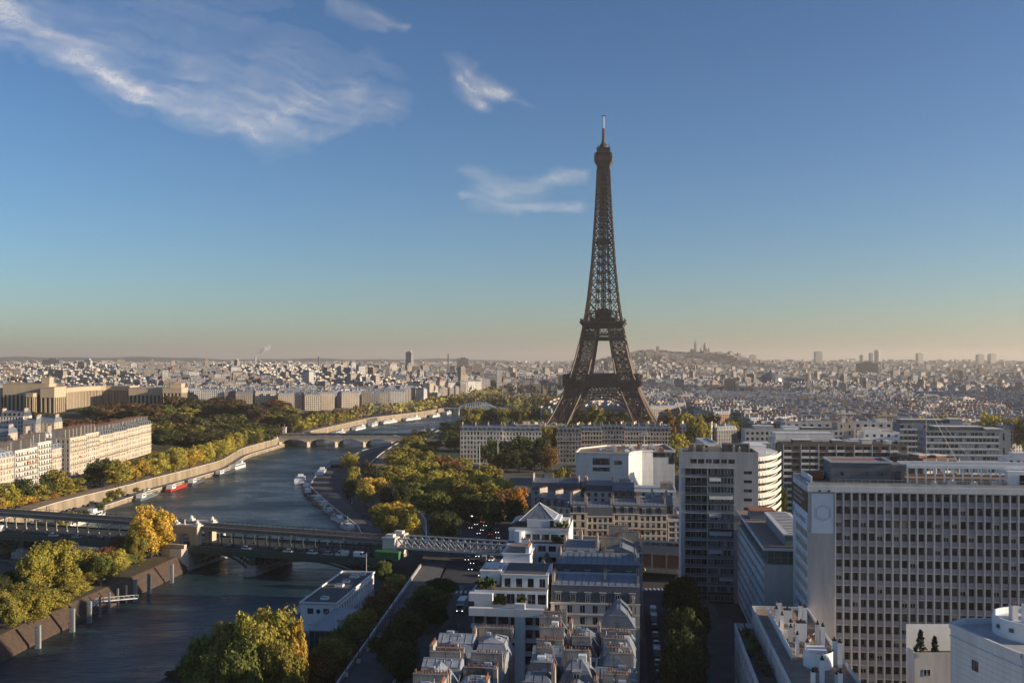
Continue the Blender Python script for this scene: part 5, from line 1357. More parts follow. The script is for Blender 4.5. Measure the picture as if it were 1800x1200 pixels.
# ================================================================== far bank apartment rows, sunlit
PY0 = rad(90)
def bank_row(lab, x, y0, L, h, ns, bays, **kw):
    """facade faces the river (+X)"""
    return haussmann(lab, x, y0, rad(90) + kw.pop('skew', 0), L, kw.pop('dd', 15), h, ns, bays, z0=H(x - 6, y0 + L / 2), **kw)
SS = ('casement', 'half', 'blind', 'casement')
for (y0, L, h, lab, kw) in (
        (517, 22, 24.0, "sunlit cream house at the frame edge with pale mansard slope", dict(bays=8, ns=6, roof=zinc_l, dorm=5, balc=(2, 4))),
        (540, 22, 23.0, "sunlit cream house with carved bays in the left bank row", dict(bays=7, ns=6, roof=zinc_l, dorm=5, balc=(1, 4))),
        (563, 26, 25.0, "sunlit white modern block with orange awnings on wide balconies", dict(bays=8, ns=7, wall=stone_w, flat=gravel, balc=(0, 1, 2, 3, 4, 5, 6), awn=.16, ww=2.0)),
        (590, 17, 27.0, "sunlit white block with green tinted balcony glass", dict(bays=5, ns=7, wall=stone_w, flat=zinc_l, balc=(0, 1, 2, 3, 4, 5, 6), styles=('green', 'casement'), ww=2.0)),
        (608, 13, 22.0, "sunlit cream corner house closing the left row", dict(bays=4, ns=6, roof=zinc, dorm=3, balc=(1, 4), sides='l'))):
    st_ = kw.pop('styles', SS); w = L - .1
    bank_row(lab, -281.0, y0, w, h, kw.pop('ns'), kw.pop('bays'), styles=st_, chim=[(w * t - .3, w * t + .3, 3, 11, h + 5.5) for t in (.05, .5, .95)], **kw)
for k, (y0, L, h, lab, kw) in enumerate((
        (646, 24, 24.5, "sunlit cream corner block with a shaded side and terraced top", dict(bays=7, ns=7, flat=gravel, balc=(1, 4, 5, 6), sides='l', sidebays=5, awn=.05)),
        (670, 22, 25.0, "sunlit cream block with an orange awning under its roof terrace", dict(bays=7, ns=7, flat=gravel_d, balc=(1, 4, 5, 6), awn=.06)),
        (692, 25, 22.5, "sunlit cream mansard house after the terraced corner block", dict(bays=8, ns=6, roof=slate, dorm=6, balc=(1, 4))),
        (717, 25, 22.5, "sunlit cream mansard house in the middle of the river row", dict(bays=8, ns=6, roof=slate, dorm=6, balc=(1, 4))),
        (742, 24, 22.8, "sunlit cream mansard house second from the far end of the row", dict(bays=8, ns=6, roof=slate, dorm=6, balc=(1, 4))),
        (766, 26, 23.0, "sunlit cream mansard house at the far end of the river row", dict(bays=8, ns=6, roof=slate, dorm=6, balc=(1, 4))))):
    w = L - .1
    bank_row(lab, -287.0, y0, w, h, kw.pop('ns'), kw.pop('bays'), styles=SS, chim=[(w * t - .3, w * t + .3, 3, 12, h + 6.0) for t in (.03, .27, .5, .73, .97)], **kw)
for (px0, px1, Y, zt, lab, kw) in (
        (0, 40, 800, 27, "grey blue mansard house with red brick bands behind the row", dict(bays=8, wall=stone_w, roof=slate, dorm=5)),
        (40, 62, 790, 22, "grey gabled house seen side on with a lit chimney", dict(bays=2, wall=stone_g, roof=zinc)),
        (62, 95, 800, 22.5, "cream house with carved lit end facade behind the row", dict(bays=5, wall=stone, roof=zinc)),
        (-30, 12, 700, 24, "cream house cut by the left frame edge", dict(bays=6, wall=stone, roof=zinc)),
        (40, 80, 690, 24, "white flat roofed house behind the sunlit river row", dict(bays=6, wall=white, flat=zinc_l))):
    x = GX(px0, Y); w = GX(px1, Y) - x; z = H(x, Y)
    haussmann(lab, x, Y, rad(3), w, 16, zt - 4, 6, kw.pop('bays'), z0=z, sides='r', chim=((.2, .8, 3, 10, zt + 2), (w - .8, w - .2, 3, 10, zt + 2.2)), styles=SS, **kw)

# ================================================================== palace with curved colonnade on the hill
PAL = empty("hill_palace", (0, 0, 0), 0, label="long cream stone palace with curved colonnade wing on the hill", cat="palace")
pal = mat("palace_stone", (0.50, 0.39, 0.27), var=.14, scale=.15, streak=True)
def pavil(x, y, rz, w, d, z0, h, n, mtl=pal, attic=6.0):
    M = Matrix.Translation((x, y, z0)) @ Matrix.Rotation(rz, 4, 'Z'); b = MB(); c = MB()
    c.box(0, w, .9, d - .9, 0, h - attic, mat("palace_bay_glass", (.05, .045, .04), rough=.3, var=.2))  # dark window glass of the bays behind the columns
    c.box(-.3, w + .3, -.3, d + .3, h - attic, h - .6, mtl); c.box(-.6, w + .6, -.6, d + .6, h - .6, h, mtl); c.box(-.8, w + .8, -.8, d + .8, 0, 1.4, mtl)
    st = w / n
    for k in range(n + 1):
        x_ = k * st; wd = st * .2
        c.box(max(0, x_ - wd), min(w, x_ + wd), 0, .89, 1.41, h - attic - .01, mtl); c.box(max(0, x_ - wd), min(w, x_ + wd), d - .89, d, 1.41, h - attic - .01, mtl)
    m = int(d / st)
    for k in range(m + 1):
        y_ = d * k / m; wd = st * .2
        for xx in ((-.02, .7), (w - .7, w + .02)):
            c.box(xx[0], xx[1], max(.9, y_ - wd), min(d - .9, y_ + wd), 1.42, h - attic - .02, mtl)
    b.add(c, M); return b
hz = 20.0
# large left pavilion seen past the frame edge
x0 = GX(2, 1060)
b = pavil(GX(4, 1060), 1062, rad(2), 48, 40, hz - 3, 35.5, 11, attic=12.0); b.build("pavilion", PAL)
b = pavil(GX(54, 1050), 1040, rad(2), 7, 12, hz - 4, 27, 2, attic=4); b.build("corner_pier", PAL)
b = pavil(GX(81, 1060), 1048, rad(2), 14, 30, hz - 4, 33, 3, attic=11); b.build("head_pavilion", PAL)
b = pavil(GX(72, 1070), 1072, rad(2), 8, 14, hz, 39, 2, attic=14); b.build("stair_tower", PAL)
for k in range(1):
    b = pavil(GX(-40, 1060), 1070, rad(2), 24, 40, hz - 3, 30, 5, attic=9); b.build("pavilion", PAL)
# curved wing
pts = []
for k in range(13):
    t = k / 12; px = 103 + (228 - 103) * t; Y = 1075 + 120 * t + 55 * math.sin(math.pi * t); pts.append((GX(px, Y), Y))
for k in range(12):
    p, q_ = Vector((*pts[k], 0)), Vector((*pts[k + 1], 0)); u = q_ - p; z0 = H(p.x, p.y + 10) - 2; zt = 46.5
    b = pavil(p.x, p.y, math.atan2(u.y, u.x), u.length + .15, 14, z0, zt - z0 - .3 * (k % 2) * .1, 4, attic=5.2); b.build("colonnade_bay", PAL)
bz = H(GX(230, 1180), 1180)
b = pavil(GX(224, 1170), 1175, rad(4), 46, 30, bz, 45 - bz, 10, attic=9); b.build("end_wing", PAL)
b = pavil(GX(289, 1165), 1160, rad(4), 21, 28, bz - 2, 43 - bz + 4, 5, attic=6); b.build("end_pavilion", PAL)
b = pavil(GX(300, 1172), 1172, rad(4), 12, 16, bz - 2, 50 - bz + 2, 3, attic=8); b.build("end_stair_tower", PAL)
b = MB(); t0 = GX(75, 1010); b.box(t0, t0 + 60, 1008, 1012, 8, hz - 5, pal); b.box(t0 + 22, t0 + 34, 1000, 1008, 8, hz - 6, pal); b.build("terrace_wall", PAL)
# ------------------------------------------------------------------ modern blocks on the right
def slab(label, px0, px1, Y, zt, d, ns, bays, wall, ww, rz=0.0, z0=0.0, sill=.35, head=.85, styles=('dark',), flat=None, bands=None, extra=None, depth=.3, name="modern_building", balc=False, fins=False, sides=''):
    x = GX(px0, Y); w = GX(px1, Y) - x
    root = empty(name, (x, Y, z0), rz, label=label, cat="building")
    b = MB(); rows = even_rows(0, zt, ns, sill, head)
    ops = facade(b, (0, 0, 0), (1, 0, 0), w, rows, bays, ww, wall, depth=depth)
    if 'l' in sides: ops += facade(b, (0, d, 0), (0, -1, 0), d, rows, max(2, int(d / 3.4)), min(ww, 1.8), wall, depth=depth)
    else: b.quad([(0, d, 0), (0, 0, 0), (0, 0, zt), (0, d, zt)], wall)
    b.quad([(w, 0, 0), (w, d, 0), (w, d, zt), (w, 0, zt)], wall); b.quad([(w, d, 0), (0, d, 0), (0, d, zt), (w, d, zt)], wall)
    b.quad(rect(0, w, 0, d, zt), wall)
    if bands:
        for r in rows: b.box(-.05, w + .05, -.22, -.005, r[0] + (r[3] - r[0]) * .02, r[0] + (r[3] - r[0]) * .26, bands)
    if fins:
        for k in range(bays + 1): xx = w * k / bays; b.box(xx - .2, xx + .2, -.6, -.006, 0, zt, bands or wall)
    b.build("wall", root); ops.sort(key=lambda q: -q[0].z)
    add_windows(root, ops, styles, 100)
    b = MB(); b.box(.4, w - .4, .4, d - .4, zt + .01, zt + .15, flat or gravel_d)
    for a in ((0, w, 0, .4), (0, w, d - .4, d), (0, .4, .4, d - .4), (w - .4, w, .4, d - .4)): b.box(*a, zt + .012, zt + .9, wall)
    b.build("roof", root)
    if balc:
        for r in rows[1:]:
            q = MB(); s = r[3] - r[0]; step = w / bays
            for k in range(bays):
                if (k + int(r[0])) % 3 == 2: continue
                q.box(k * step + .3, (k + 1) * step - .3, -1.4, -1.25, r[0] + .05, r[0] + .36 * s, balc)
            q.box(.1, w - .1, -1.4, -.01, r[0] - .1, r[0] + .04, stone_g); q.build("balcony", root)
        for k in range(0, bays + 1, 2):
            q = MB(); xx = w * k / bays; q.box(xx - .12, xx + .12, -1.6, -1.42, 0, zt + .6, conc_w); q.build("column", root)
    for (x0, x1, y0, y1, h_, m_) in (extra or ()):
        q = MB(); q.box(x0 * w, x1 * w, y0 * d, y1 * d, zt + .16, zt + .16 + h_, m_); q.box(x0 * w - .2, x1 * w + .2, y0 * d - .2, y1 * d + .2, zt + .161 + h_, zt + .5 + h_, conc_w); q.build("roof_house", root)
    return root, w
E = lambda *a: a
brown_d = mat("dark_brown_concrete", (0.12, 0.10, 0.09), var=.3, scale=.5)
slab("dark brown apartment slab with pale balcony fronts and thin white columns", 1376, 1590, 500, 35.0, 14, 11, 14, brown_d, 3.2, rz=rad(-3), styles=('dark', 'dark', 'bronze'), balc=conc_w, extra=[E(.1, .25, .3, .7, 2.2, brown_d), E(.42, .5, .3, .7, 2.0, brown_d), E(.66, .74, .3, .7, 2.4, stone_w), E(.86, .9, .3, .7, 1.6, stone_w)], flat=gravel_d)
slab("brown roofed apartment wing with white balcony frames right of the dark slab", 1622, 1692, 470, 30.5, 26, 10, 6, brown_d, 2.6, rz=rad(14), styles=('dark', 'half'), balc=conc_w, flat=brick, extra=[E(.2, .5, .3, .6, 1.4, brick), E(.6, .9, .2, .5, 1.2, terra)], sides='l')
slab("pale end block behind the brown roofed wing", 1588, 1625, 486, 31.0, 14, 10, 3, conc, 2.0, rz=rad(-3), styles=('dark', 'half'), flat=gravel)
slab("wide blue grey office with banded windows and a plain right end", 1628, 1752, 680, 29.0, 18, 7, 18, bluegrey, 2.3, rz=rad(-4), styles=('dark', 'blind', 'grey', 'dark'), bands=conc_w, extra=[E(.15, .82, .2, .9, 2.8, slate), E(.82, 1.06, .0, .9, 1.6, bluegrey)], sides='l')
slab("plain blue grey stair end of the wide banded office", 1752, 1776, 678, 29.4, 20, 3, 1, bluegrey, 1.2, rz=rad(-4), flat=bluegrey)
slab("second blue grey office with dark roof storey behind the banded one", 1582, 1690, 740, 30.0, 18, 7, 16, bluegrey, 2.4, rz=rad(-4), styles=('dark', 'blind', 'grey'), bands=conc_w, extra=[E(.05, .8, .2, .9, 3.0, slate), E(.8, 1.0, .1, .9, 3.6, bluegrey)], sides='l')
slab("white terraced house with roof chimneys and shutters left of the blue grey offices", 1518, 1580, 690, 27.0, 16, 7, 5, white, 2.0, rz=rad(-4), styles=('dark', 'casement', 'half'), flat=terra, extra=[E(.1, .5, .3, .8, 3.0, white), E(.55, .8, .4, .8, 1.6, stone_w)])
slab("small white stepped house with grey roof before the terraced house", 1491, 1530, 640, 25.0, 14, 6, 3, white, 1.6, rz=rad(-6), styles=('dark', 'casement'), flat=zinc, extra=[E(.2, .8, .3, .8, 1.2, white)])
slab("plain beige tower house with a tall white chimney mast", 1472, 1500, 700, 33.0, 16, 7, 2, stone, 1.2, rz=rad(-4), flat=gravel, extra=[E(.4, .6, .3, .5, 3.0, white)])
slab("concrete ministry with tall dark window slots between columns", 1362, 1474, 620, 27.5, 22, 2, 7, conc, 8.0, rz=rad(-3), sill=.18, head=.92, styles=('dark',), fins=True, flat=gravel_d, extra=[E(.05, .95, .3, .9, 4.0, conc_w)])
slab("low blue grey office with two rows of strip windows", 1258, 1361, 590, 25.0, 18, 6, 15, bluegrey, 2.0, rz=rad(-3), styles=('dark', 'grey', 'blind'), bands=conc_w, flat=zinc, extra=[E(.55, .95, .3, .9, 2.8, bluegrey)])
slab("pale office with a sawtooth roof edge beside the street trees", 1238, 1262, 600, 27.0, 40, 7, 3, conc_w, 2.0, rz=rad(-3), styles=('dark', 'grey'), flat=zinc_l)
slab("long zinc roofed office behind the strip window office", 1310, 1480, 700, 28.0, 16, 7, 20, conc, 1.8, rz=rad(-3), styles=('dark', 'grey'), flat=zinc, extra=[E(.1, .3, .2, .8, 3.0, zinc_l), E(.4, .55, .2, .8, 2.6, white), E(.6, .9, .2, .8, 2.0, slate)])
slab("small pale studio houses at the right frame edge", 1712, 1830, 420, 26.0, 16, 7, 9, conc_w, 1.7, rz=rad(-8), styles=('dark', 'casement'), flat=conc, extra=[E(.05, .2, .2, .7, 2.6, white), E(.35, .6, .3, .8, 2.2, conc), E(.75, .95, .3, .8, 3, conc_w)])
slab("white stepped houses at the right frame edge beyond the studios", 1772, 1840, 540, 24.0, 16, 7, 6, white, 1.7, rz=rad(-8), styles=('dark', 'casement'), flat=gravel, extra=[E(.2, .5, .2, .7, 2.6, white)])
slab("long flat office roof with white vents behind the right hand blocks", 1380, 1700, 800, 27.0, 16, 6, 24, conc, 2.6, rz=rad(-2), styles=('dark', 'grey'), flat=zinc, extra=[E(.12, .2, .2, .8, 2.0, zinc_l), E(.5, .56, .2, .8, 2.2, conc_w), E(.8, .88, .2, .8, 1.8, conc_w)])
# curved balcony block
CBY = empty("curved_balcony_block", (GX(1352, 405), 398, 0), rad(0), label="curved cream balcony block catching sunlight behind the slab tower", cat="apartment building")
b = MB(); n = 14; H_ = 39.0; cyc = []
for k in range(n + 1):
    a = rad(-128 + 108 * k / n); cyc.append((-2 + 14.0 * math.cos(a) * -1, 30 + 0))
arc = []
for k in range(n + 1):
    t = k / n; arc.append((-9.0 + 17.5 * t, 0.0 + 26.0 * t ** 1.9))
poly = arc + [(8.6, 40), (-9, 40)]
b.prism(poly, 0, H_, stone_w, conc_w); b.build("wall", CBY)
for f in range(13):
    z = H_ - 1.1 - f * 2.95; q = MB()
    for p, r in zip(arc[:-1], arc[1:]):
        d = Vector((r[0] - p[0], r[1] - p[1], 0)).normalized(); nr = Vector((d.y, -d.x, 0)); a0, a1 = Vector((*p, 0)), Vector((*r, 0)); o0 = a0 + nr * 1.5; o1 = a1 + nr * 1.5
        q.quad([(o0.x, o0.y, z - .35), (o1.x, o1.y, z - .35), (o1.x, o1.y, z + 1.2), (o0.x, o0.y, z + 1.2)], stone_w)
        q.quad([(o0.x, o0.y, z - .35), (a0.x, a0.y, z - .35), (a1.x, a1.y, z - .35), (o1.x, o1.y, z - .35)], stone_w); q.quad([(a0.x, a0.y, z - .1), (o0.x, o0.y, z - .1), (o1.x, o1.y, z - .1), (a1.x, a1.y, z - .1)], paving)
        c0 = a0 + nr * .03; c1 = a1 + nr * .03; q.quad([(c0.x, c0.y, z - 1.7), (c1.x, c1.y, z - 1.7), (c1.x, c1.y, z - .4), (c0.x, c0.y, z - .4)], glass)
    q.build("balcony", CBY)
b = MB(); b.box(-6, 1, 16, 30, H_ + .02, H_ + 3.2, conc_w); b.box(-6.2, 1.2, 15.8, 30.2, H_ + 3.2, H_ + 3.5, white); b.build("roof_house", CBY)

# ------------------------------------------------------------------ guyed mast, floodlights, lamps
MS = empty("guyed_mast", (GX(1628, 455), 455, 0), 0, label="thin guyed radio mast rising above the right hand roofs", cat="mast")
b = MB(); b.bar((0, 0, 0), (0, 0, 62), .26, steelw); b.build("pole", MS)
for dx, dy, zt in ((18, -16, 58), (14, -4, 46), (20, 10, 58), (-16, 10, 58)):
    b = MB(); b.bar((dx, dy, 28), (0, 0, zt), .1, steelw); b.build("guy_wire", MS)
def floodlight(px, Y, ztop, label):
    r = empty("floodlight_pole", (GX(px, Y), Y, 0), 0, label=label, cat="floodlight"); b = MB(); b.cyl((0, 0, 0), (0, 0, ztop), .35, .22, 8, steelw); b.build("pole", r)
    b = MB(); b.box(-3.0, 3.0, -.25, .25, ztop, ztop + .35, steelw); b.box(-2.0, 2.0, -.25, .25, ztop + 1.3, ztop + 1.6, steelw); b.bar((0, 0, ztop), (0, 0, ztop + 1.6), .2, steelw); b.build("crossbar", r)
    for x in (-2.8, -1.4, 1.4, 2.8):
        b = MB(); b.box(x - .45, x + .45, -.7, -.26, ztop + .3, ztop + 1.1, steelw); b.build("lamp_head", r)
floodlight(843, 650, 24.0, "floodlight pole at the park edge, the left and nearer of two")
floodlight(875, 690, 24.0, "taller looking floodlight pole before the dark plane trees")
floodlight(1132, 640, 29.5, "floodlight pole beside the angular pale block")
def street_lamp(x, y, z, h, label, group=None, base=False, head=lampw, on=False):
    r = empty("street_lamp", (x, y, z), 0, label=label, cat="street lamp", group=group); b = MB(); b.cyl((0, 0, 0), (0, 0, h), .12, .07, 6, railm); b.bar((0, 0, h), (.9, 0, h + .15), .1, railm); b.build("pole", r)
    b = MB(); b.box(.6, 1.3, -.18, .18, h + .02, h + .24, lampw if on else frame_g); b.build("lamp_head", r)
    if base: b = MB(); b.box(-.55, .55, -.55, .55, 0, .75, stone_w); b.box(-.4, .4, -.4, .4, .75, 1.0, stone_w); b.build("pedestal", r)
for k, (px, py) in enumerate(((608, 1188), (630, 1164), (648, 1143), (663, 1124), (677, 1106), (691, 1091))):
    X, Y = ground(px, py); street_lamp(X, Y, .02, 5.6, f"dark promenade lamp on a pale stone block, {ordw(k)} from the bottom frame edge", "lamps along the near promenade", True)
for k, y in enumerate(range(470, 900, 34)): street_lamp(wallR(y) - 10.8, y, .1, 8, f"thin street lamp on the far riverside road, {ordw(k)} beyond the raised railway", "lamps on the far riverside road")
for k, (x, lab) in enumerate(((-40, "left of"), (52, "right of"), (75, "farther right of"))):
    p = BR(x, -11.2, 1.1); street_lamp(p[0], p[1], p[2], 7, f"tall thin lamp on the green bridge, {lab} the stone gateway", None)
street_lamp(*ground(826, 930), 0, 6, "pale lit clock like lamp at the traffic junction", None, on=True); street_lamp(*ground(1205, 1196), 0, 4.5, "sunlit lamp post at the bottom of the side street", None)
# promenade railing, pavilion and floating boathouse
def rail(name, pts, label, h=1.1, m=None, z=0.0):
    b = MB()
    for a, c in zip(pts[:-1], pts[1:]):
        b.bar((a[0], a[1], z + h), (c[0], c[1], z + h), .12, m or steelw); b.bar((a[0], a[1], z + .3), (c[0], c[1], z + .3), .08, m or steelw)
        n = max(1, int((Vector(c) - Vector(a)).length / 1.6))
        for k in range(n): t = k / n; x, y = a[0] + (c[0] - a[0]) * t, a[1] + (c[1] - a[1]) * t; b.bar((x, y, z), (x, y, z + h), .1, m or steelw)
    return b.build(name, label=label, cat="railing")
b = MB(); pts = [(-41.6 + (y - 240) * .053, y) for y in range(150, 386, 15)]
for a, c in zip(pts[:-1], pts[1:]):
    b.loft([(a[0] - .25, a[1], -5.5), (a[0] + .25, a[1], -5.5), (c[0] + .25, c[1], -5.5), (c[0] - .25, c[1], -5.5)], [(a[0] - .25, a[1], 1.1), (a[0] + .25, a[1], 1.1), (c[0] + .25, c[1], 1.1), (c[0] - .25, c[1], 1.1)], stone_g, conc_w)
b.build("parapet_wall", label="long grey parapet wall between the promenade and the lower quay", cat="wall")
b = MB(); pts = [(-30.6 + (y - 200) * .06, y) for y in range(150, 246, 15)]
for a, c in zip(pts[:-1], pts[1:]): b.loft([(a[0] - .2, a[1], 0), (a[0] + .2, a[1], 0), (c[0] + .2, c[1], 0), (c[0] - .2, c[1], 0)], [(a[0] - .2, a[1], 1.1), (a[0] + .2, a[1], 1.1), (c[0] + .2, c[1], 1.1), (c[0] - .2, c[1], 1.1)], stone_g, conc_w)
b.build("parapet_wall", label="short grey parapet on the street side of the promenade", cat="wall")
BH = empty("boathouse", (-66.3, 312.0, -8.0), GRID, label="white floating clubhouse with a long flat roof and square windows", cat="boathouse")
b = MB(); b.box(-1.5, 13, -2, 48, -.6, 1.2, stone_g); b.build("pontoon", BH)
b = MB(); rows = [(1.2, 1.9, 4.0, 5.4), (5.4, 6.5, 8.2, 9.6)]
ops = facade(b, (0, 0, 0), (1, 0, 0), 11.5, [(1.2, 3, 3.2, 5.4), (5.4, 6.5, 8.3, 9.6)], 2, 2.0, white, m0=.6, m1=.6); ops += facade(b, (11.5, 0, 0), (0, 1, 0), 46, rows, 16, 1.3, white); ops += facade(b, (0, 46, 0), (0, -1, 0), 46, rows, 16, 1.3, white)
b.quad([(11.5, 46, 1.2), (0, 46, 1.2), (0, 46, 9.6), (11.5, 46, 9.6)], white); b.build("wall", BH); add_windows(BH, ops, ['dark', 'grey'])
b = MB(); b.cyl((5.75, -.02, 7.4), (5.75, -.12, 7.4), .7, .7, 16, glass); b.build("porthole", BH)
b = MB(); b.box(-.3, 11.8, -.3, 46.3, 9.61, 9.75, gravel_d)
for a in ((-.3, 11.8, -.3, 0), (-.3, 11.8, 46, 46.3), (-.3, 0, 0, 46), (11.5, 11.8, 0, 46)): b.box(*a, 9.76, 10.3, white)
b.build("roof", BH)
for x, y, s in ((6, 6, 1.2), (5.4, 24, 1.4), (6, 30, 1.2), (6.6, 38, 1.5), (8.6, 42, .8)):
    b = MB(); b.box(x - s, x + s, y - .8 * s, y + .8 * s, 9.76, 10.5, white); b.box(x - s * .8, x + s * .8, y - .6 * s, y + .6 * s, 10.5, 10.7, glass); b.build("roof_light", BH)
b = MB(); b.cyl((9, 45, 10.3), (9, 45, 17), .1, .06, 6, white); b.build("flagpole", BH)
GP = empty("glass_pavilion", (-57.5, 283.0, -5.5), GRID, label="low dark green glazed pavilion beside the floating clubhouse", cat="building")
b = MB(); b.prism([(0, 0), (7.5, 0), (7.5, 24), (3.5, 26), (0, 25)], 0, 6.4, glass_g, gravel_d)
for k in range(16): y = 25 * k / 15; b.box(-.12, -.006, y - .08, y + .08, 0, 6.4, frame_g)
for k in range(6): x = 7.5 * k / 5; b.box(x - .08, x + .08, -.12, -.006, 0, 6.4, frame_g)
b.box(-.3, 7.7, -.3, 25.2, 6.41, 6.8, zinc); b.build("glazed_hall", GP)
b = MB(); b.bar((-.2, 0, 7.9), (-.2, 25, 7.9), .1, steelw)
for k in range(14): b.bar((-.2, 25 * k / 13, 6.8), (-.2, 25 * k / 13, 7.9), .08, steelw)
b.build("roof_railing", GP)
# mooring posts and jetty by the island
posts = [(67, 1098, 1139, .72), (127, 1069, 1110, .72), (157, 1056, 1094, .66), (238, 1018, 1057, .6), (262, 1008, 1043, .6), (302, 991, 1024, .6), (176, 1048, 1084, .3), (192, 1040, 1077, .3), (207, 1034, 1069, .3), (222, 1028, 1060, .3)]
for k, (px, pt, pb_, w_) in enumerate(posts):
    X, Y = ground(px, pb_, -8); zt = height(pt, Y)
    lab = (f"wide pale mooring pile beside the island, {ordw(k)} from the left" if k < 6 else f"slim mooring pile along the jetty, {ordw(k - 6)} from the left")
    r = empty("mooring_pile", (X, Y, -9.5), 0, label=lab, cat="mooring pile", group="mooring piles beside the island"); b = MB()
    b.box(-w_, w_, -w_ * .7, w_ * .7, 0, zt + 9.5, mat('pile_steel', (.24, .255, .26), var=.35, scale=.8, streak=True))
    b.build("pile", r); b = MB()
    for j in range(6): b.box(-w_ * .4, w_ * .4, -w_ * .7 - .06, -w_ * .7 - .004, 2.2 + j * 1.1, 2.6 + j * 1.1, frame_g)
    b.build("rubbing_bars", r)
JT = empty("jetty", (0, 0, 0), 0, label="narrow steel jetty on slim piles beside the island", cat="jetty"); A = Vector((*ground(158, 1062, -3.0), -3.6)); B = Vector((*ground(240, 1050, -5.5), -5.6)); M_ = Vector((*ground(177, 1053, -3.4), -4.0))
b = MB(); b.bar(A, M_, 1.6, steelw, .3); b.bar(M_, B, 1.3, steelw, .3); b.build("walkway", JT); b = MB()
for p, q_ in ((A, M_), (M_, B)):
    for s in (-.7, .7):
        b.bar(p + Vector((s, 0, 1.1)), q_ + Vector((s, 0, 1.1)), .08, steelw)
        for k in range(8): c = p.lerp(q_, k / 7) + Vector((s, 0, 0)); b.bar(c, c + Vector((0, 0, 1.1)), .07, steelw)
b.build("handrail", JT)
for k in range(7): 
    y = 300 + k * 12; street_lamp(float(np.interp(y, [282, 302, 340, 380], [-149.5, -148.6, -144.8, -139.3])), y, -2.2, 3.4, f"slim pale lamp on the island path, {ordw(k)} from the left", "lamps on the island path")

# ------------------------------------------------------------------ far city
SECT = [(-9999, 330, "beyond the hill palace"), (330, 560, "above the arch bridge's left end"), (560, 800, "behind the far riverbank trees"), (800, 985, "just left of the iron tower"),
        (985, 1150, "behind the iron tower's legs"), (1150, 1330, "below the domed hilltop church"), (1330, 1560, "before the glass roofed hall"), (1560, 9999, "in the hazy far right quarter")]
def sector(px):
    for a, c, t in SECT:
        if a <= px < c: return t
def tone():
    q = RNG.random()
    if q < .5: v = RNG.uniform(.3, .54); return (v, v * .83, v * .64), "cream"
    if q < .7: v = RNG.uniform(.52, .7); return (v, v * .94, v * .86), "white"
    if q < .93: v = RNG.uniform(.2, .32); return (v, v * .95, v * .9), "grey"
    return (RNG.uniform(.28, .36), .20, .14), "red brick"
# prototypes of street blocks, a metre-scaled wall mesh and a roof mesh
def block_proto(w, d, h, kind):
    wl = MB(); rf = MB(); ch_ = MB()
    for p in ([(0, 0, -8), (w, 0, -8), (w, 0, h), (0, 0, h)], [(w, 0, -8), (w, d, -8), (w, d, h), (w, 0, h)], [(w, d, -8), (0, d, -8), (0, d, h), (w, d, h)], [(0, d, -8), (0, 0, -8), (0, 0, h), (0, d, h)]): wl.quad(p, facp)
    wl.box(-.3, w + .3, -.3, -.002, h - .5, h + .05, wallp); wl.box(w + .002, w + .3, 0, d, h - .5, h + .05, wallp)
    if kind == 'mansard':
        rf.loft(rect(0, w, 0, d, h), rect(1.2, w - 1.2, 1.2, d - 1.2, h + 3.0), roofp); rf.loft(rect(1.2, w - 1.2, 1.2, d - 1.2, h + 3.0), rect(4, w - 4, d / 2 - .5, d / 2 + .5, h + 4.6), roofp, roofp)
        k = 0
        while k * 3.4 + 2 < w - 1.5:
            x = k * 3.4 + 2; rf.box(x - .6, x + .6, .25, 1.4, h + .4, h + 2.2, wallp); k += 1
        k = 0
        while k * 3.4 + 2 < d - 1.5:
            x = k * 3.4 + 2; rf.box(w - 1.4, w - .25, x - .6, x + .6, h + .4, h + 2.2, wallp); k += 1
        zt = h + 3
    else:
        rf.box(.4, w - .4, .4, d - .4, h, h + .3, gravel)
        for a in ((0, w, 0, .4), (0, w, d - .4, d), (0, .4, .4, d - .4), (w - .4, w, .4, d - .4)): rf.box(*a, h, h + 1.0, wallp)
        rf.box(w * .3, w * .55, d * .3, d * .7, h + .3, h + 3, wallp); rf.box(w * .7, w * .8, d * .3, d * .7, h + .3, h + 2.2, white); zt = h
    x = 0.5
    while x < w:
        yy = 1.5 if kind == 'mansard' else d * .3
        ch_.box(x - .35, x + .35, yy, yy + d * .34, zt - 1, zt + 2.6, stone_w); ch_.box(x - .3, x + .3, d * .55, d * .55 + d * .33, zt - 1, zt + 2.9, stone)
        ch_.box(x - .2, x + .2, yy + .2, yy + d * .34 - .2, zt + 2.6, zt + 3.2, terra); ch_.box(x - .2, x + .2, d * .55 + .2, d * .88 - .2, zt + 2.9, zt + 3.5, terra)
        x += RNG.uniform(9, 13)
    rf.add(ch_, Matrix.Identity(4)); return wl.mesh("wall"), rf.mesh("roof"), None, w, d, h, kind
PROTO = [block_proto(w, d, h, k) for (w, d, h, k) in ((22, 13, 19, 'mansard'), (30, 14, 21, 'mansard'), (40, 14, 20, 'mansard'), (16, 14, 22, 'mansard'), (52, 15, 20, 'mansard'), (18, 16, 25, 'flat'), (26, 15, 23, 'flat'), (14, 13, 17, 'mansard'))]
def far_block(x, y, rz, p, col, label, group):
    wl, rf, cm, w, d, h, kind = p
    r = empty("city_building", (x, y, H(x, y)), rz, label=label, cat="building", group=group)
    inst("wall", wl, r, color=col); inst("roof", rf, r, color=col)
    return r
tabs = []
FORB = []
def blocked(x, y):
    if y < 2250 and wallR(y) - 62 < x < wallL(y) + (95 if y < 1700 else 60): return True
    if abs(x - 92) < 115 and 860 < y < 1180: return True
    if 300 < y < 830 and x > 0: return True
    if x < 0 and y < 830: return True
    if -900 < x < -255 and 780 < y < 1290: return True
    return False
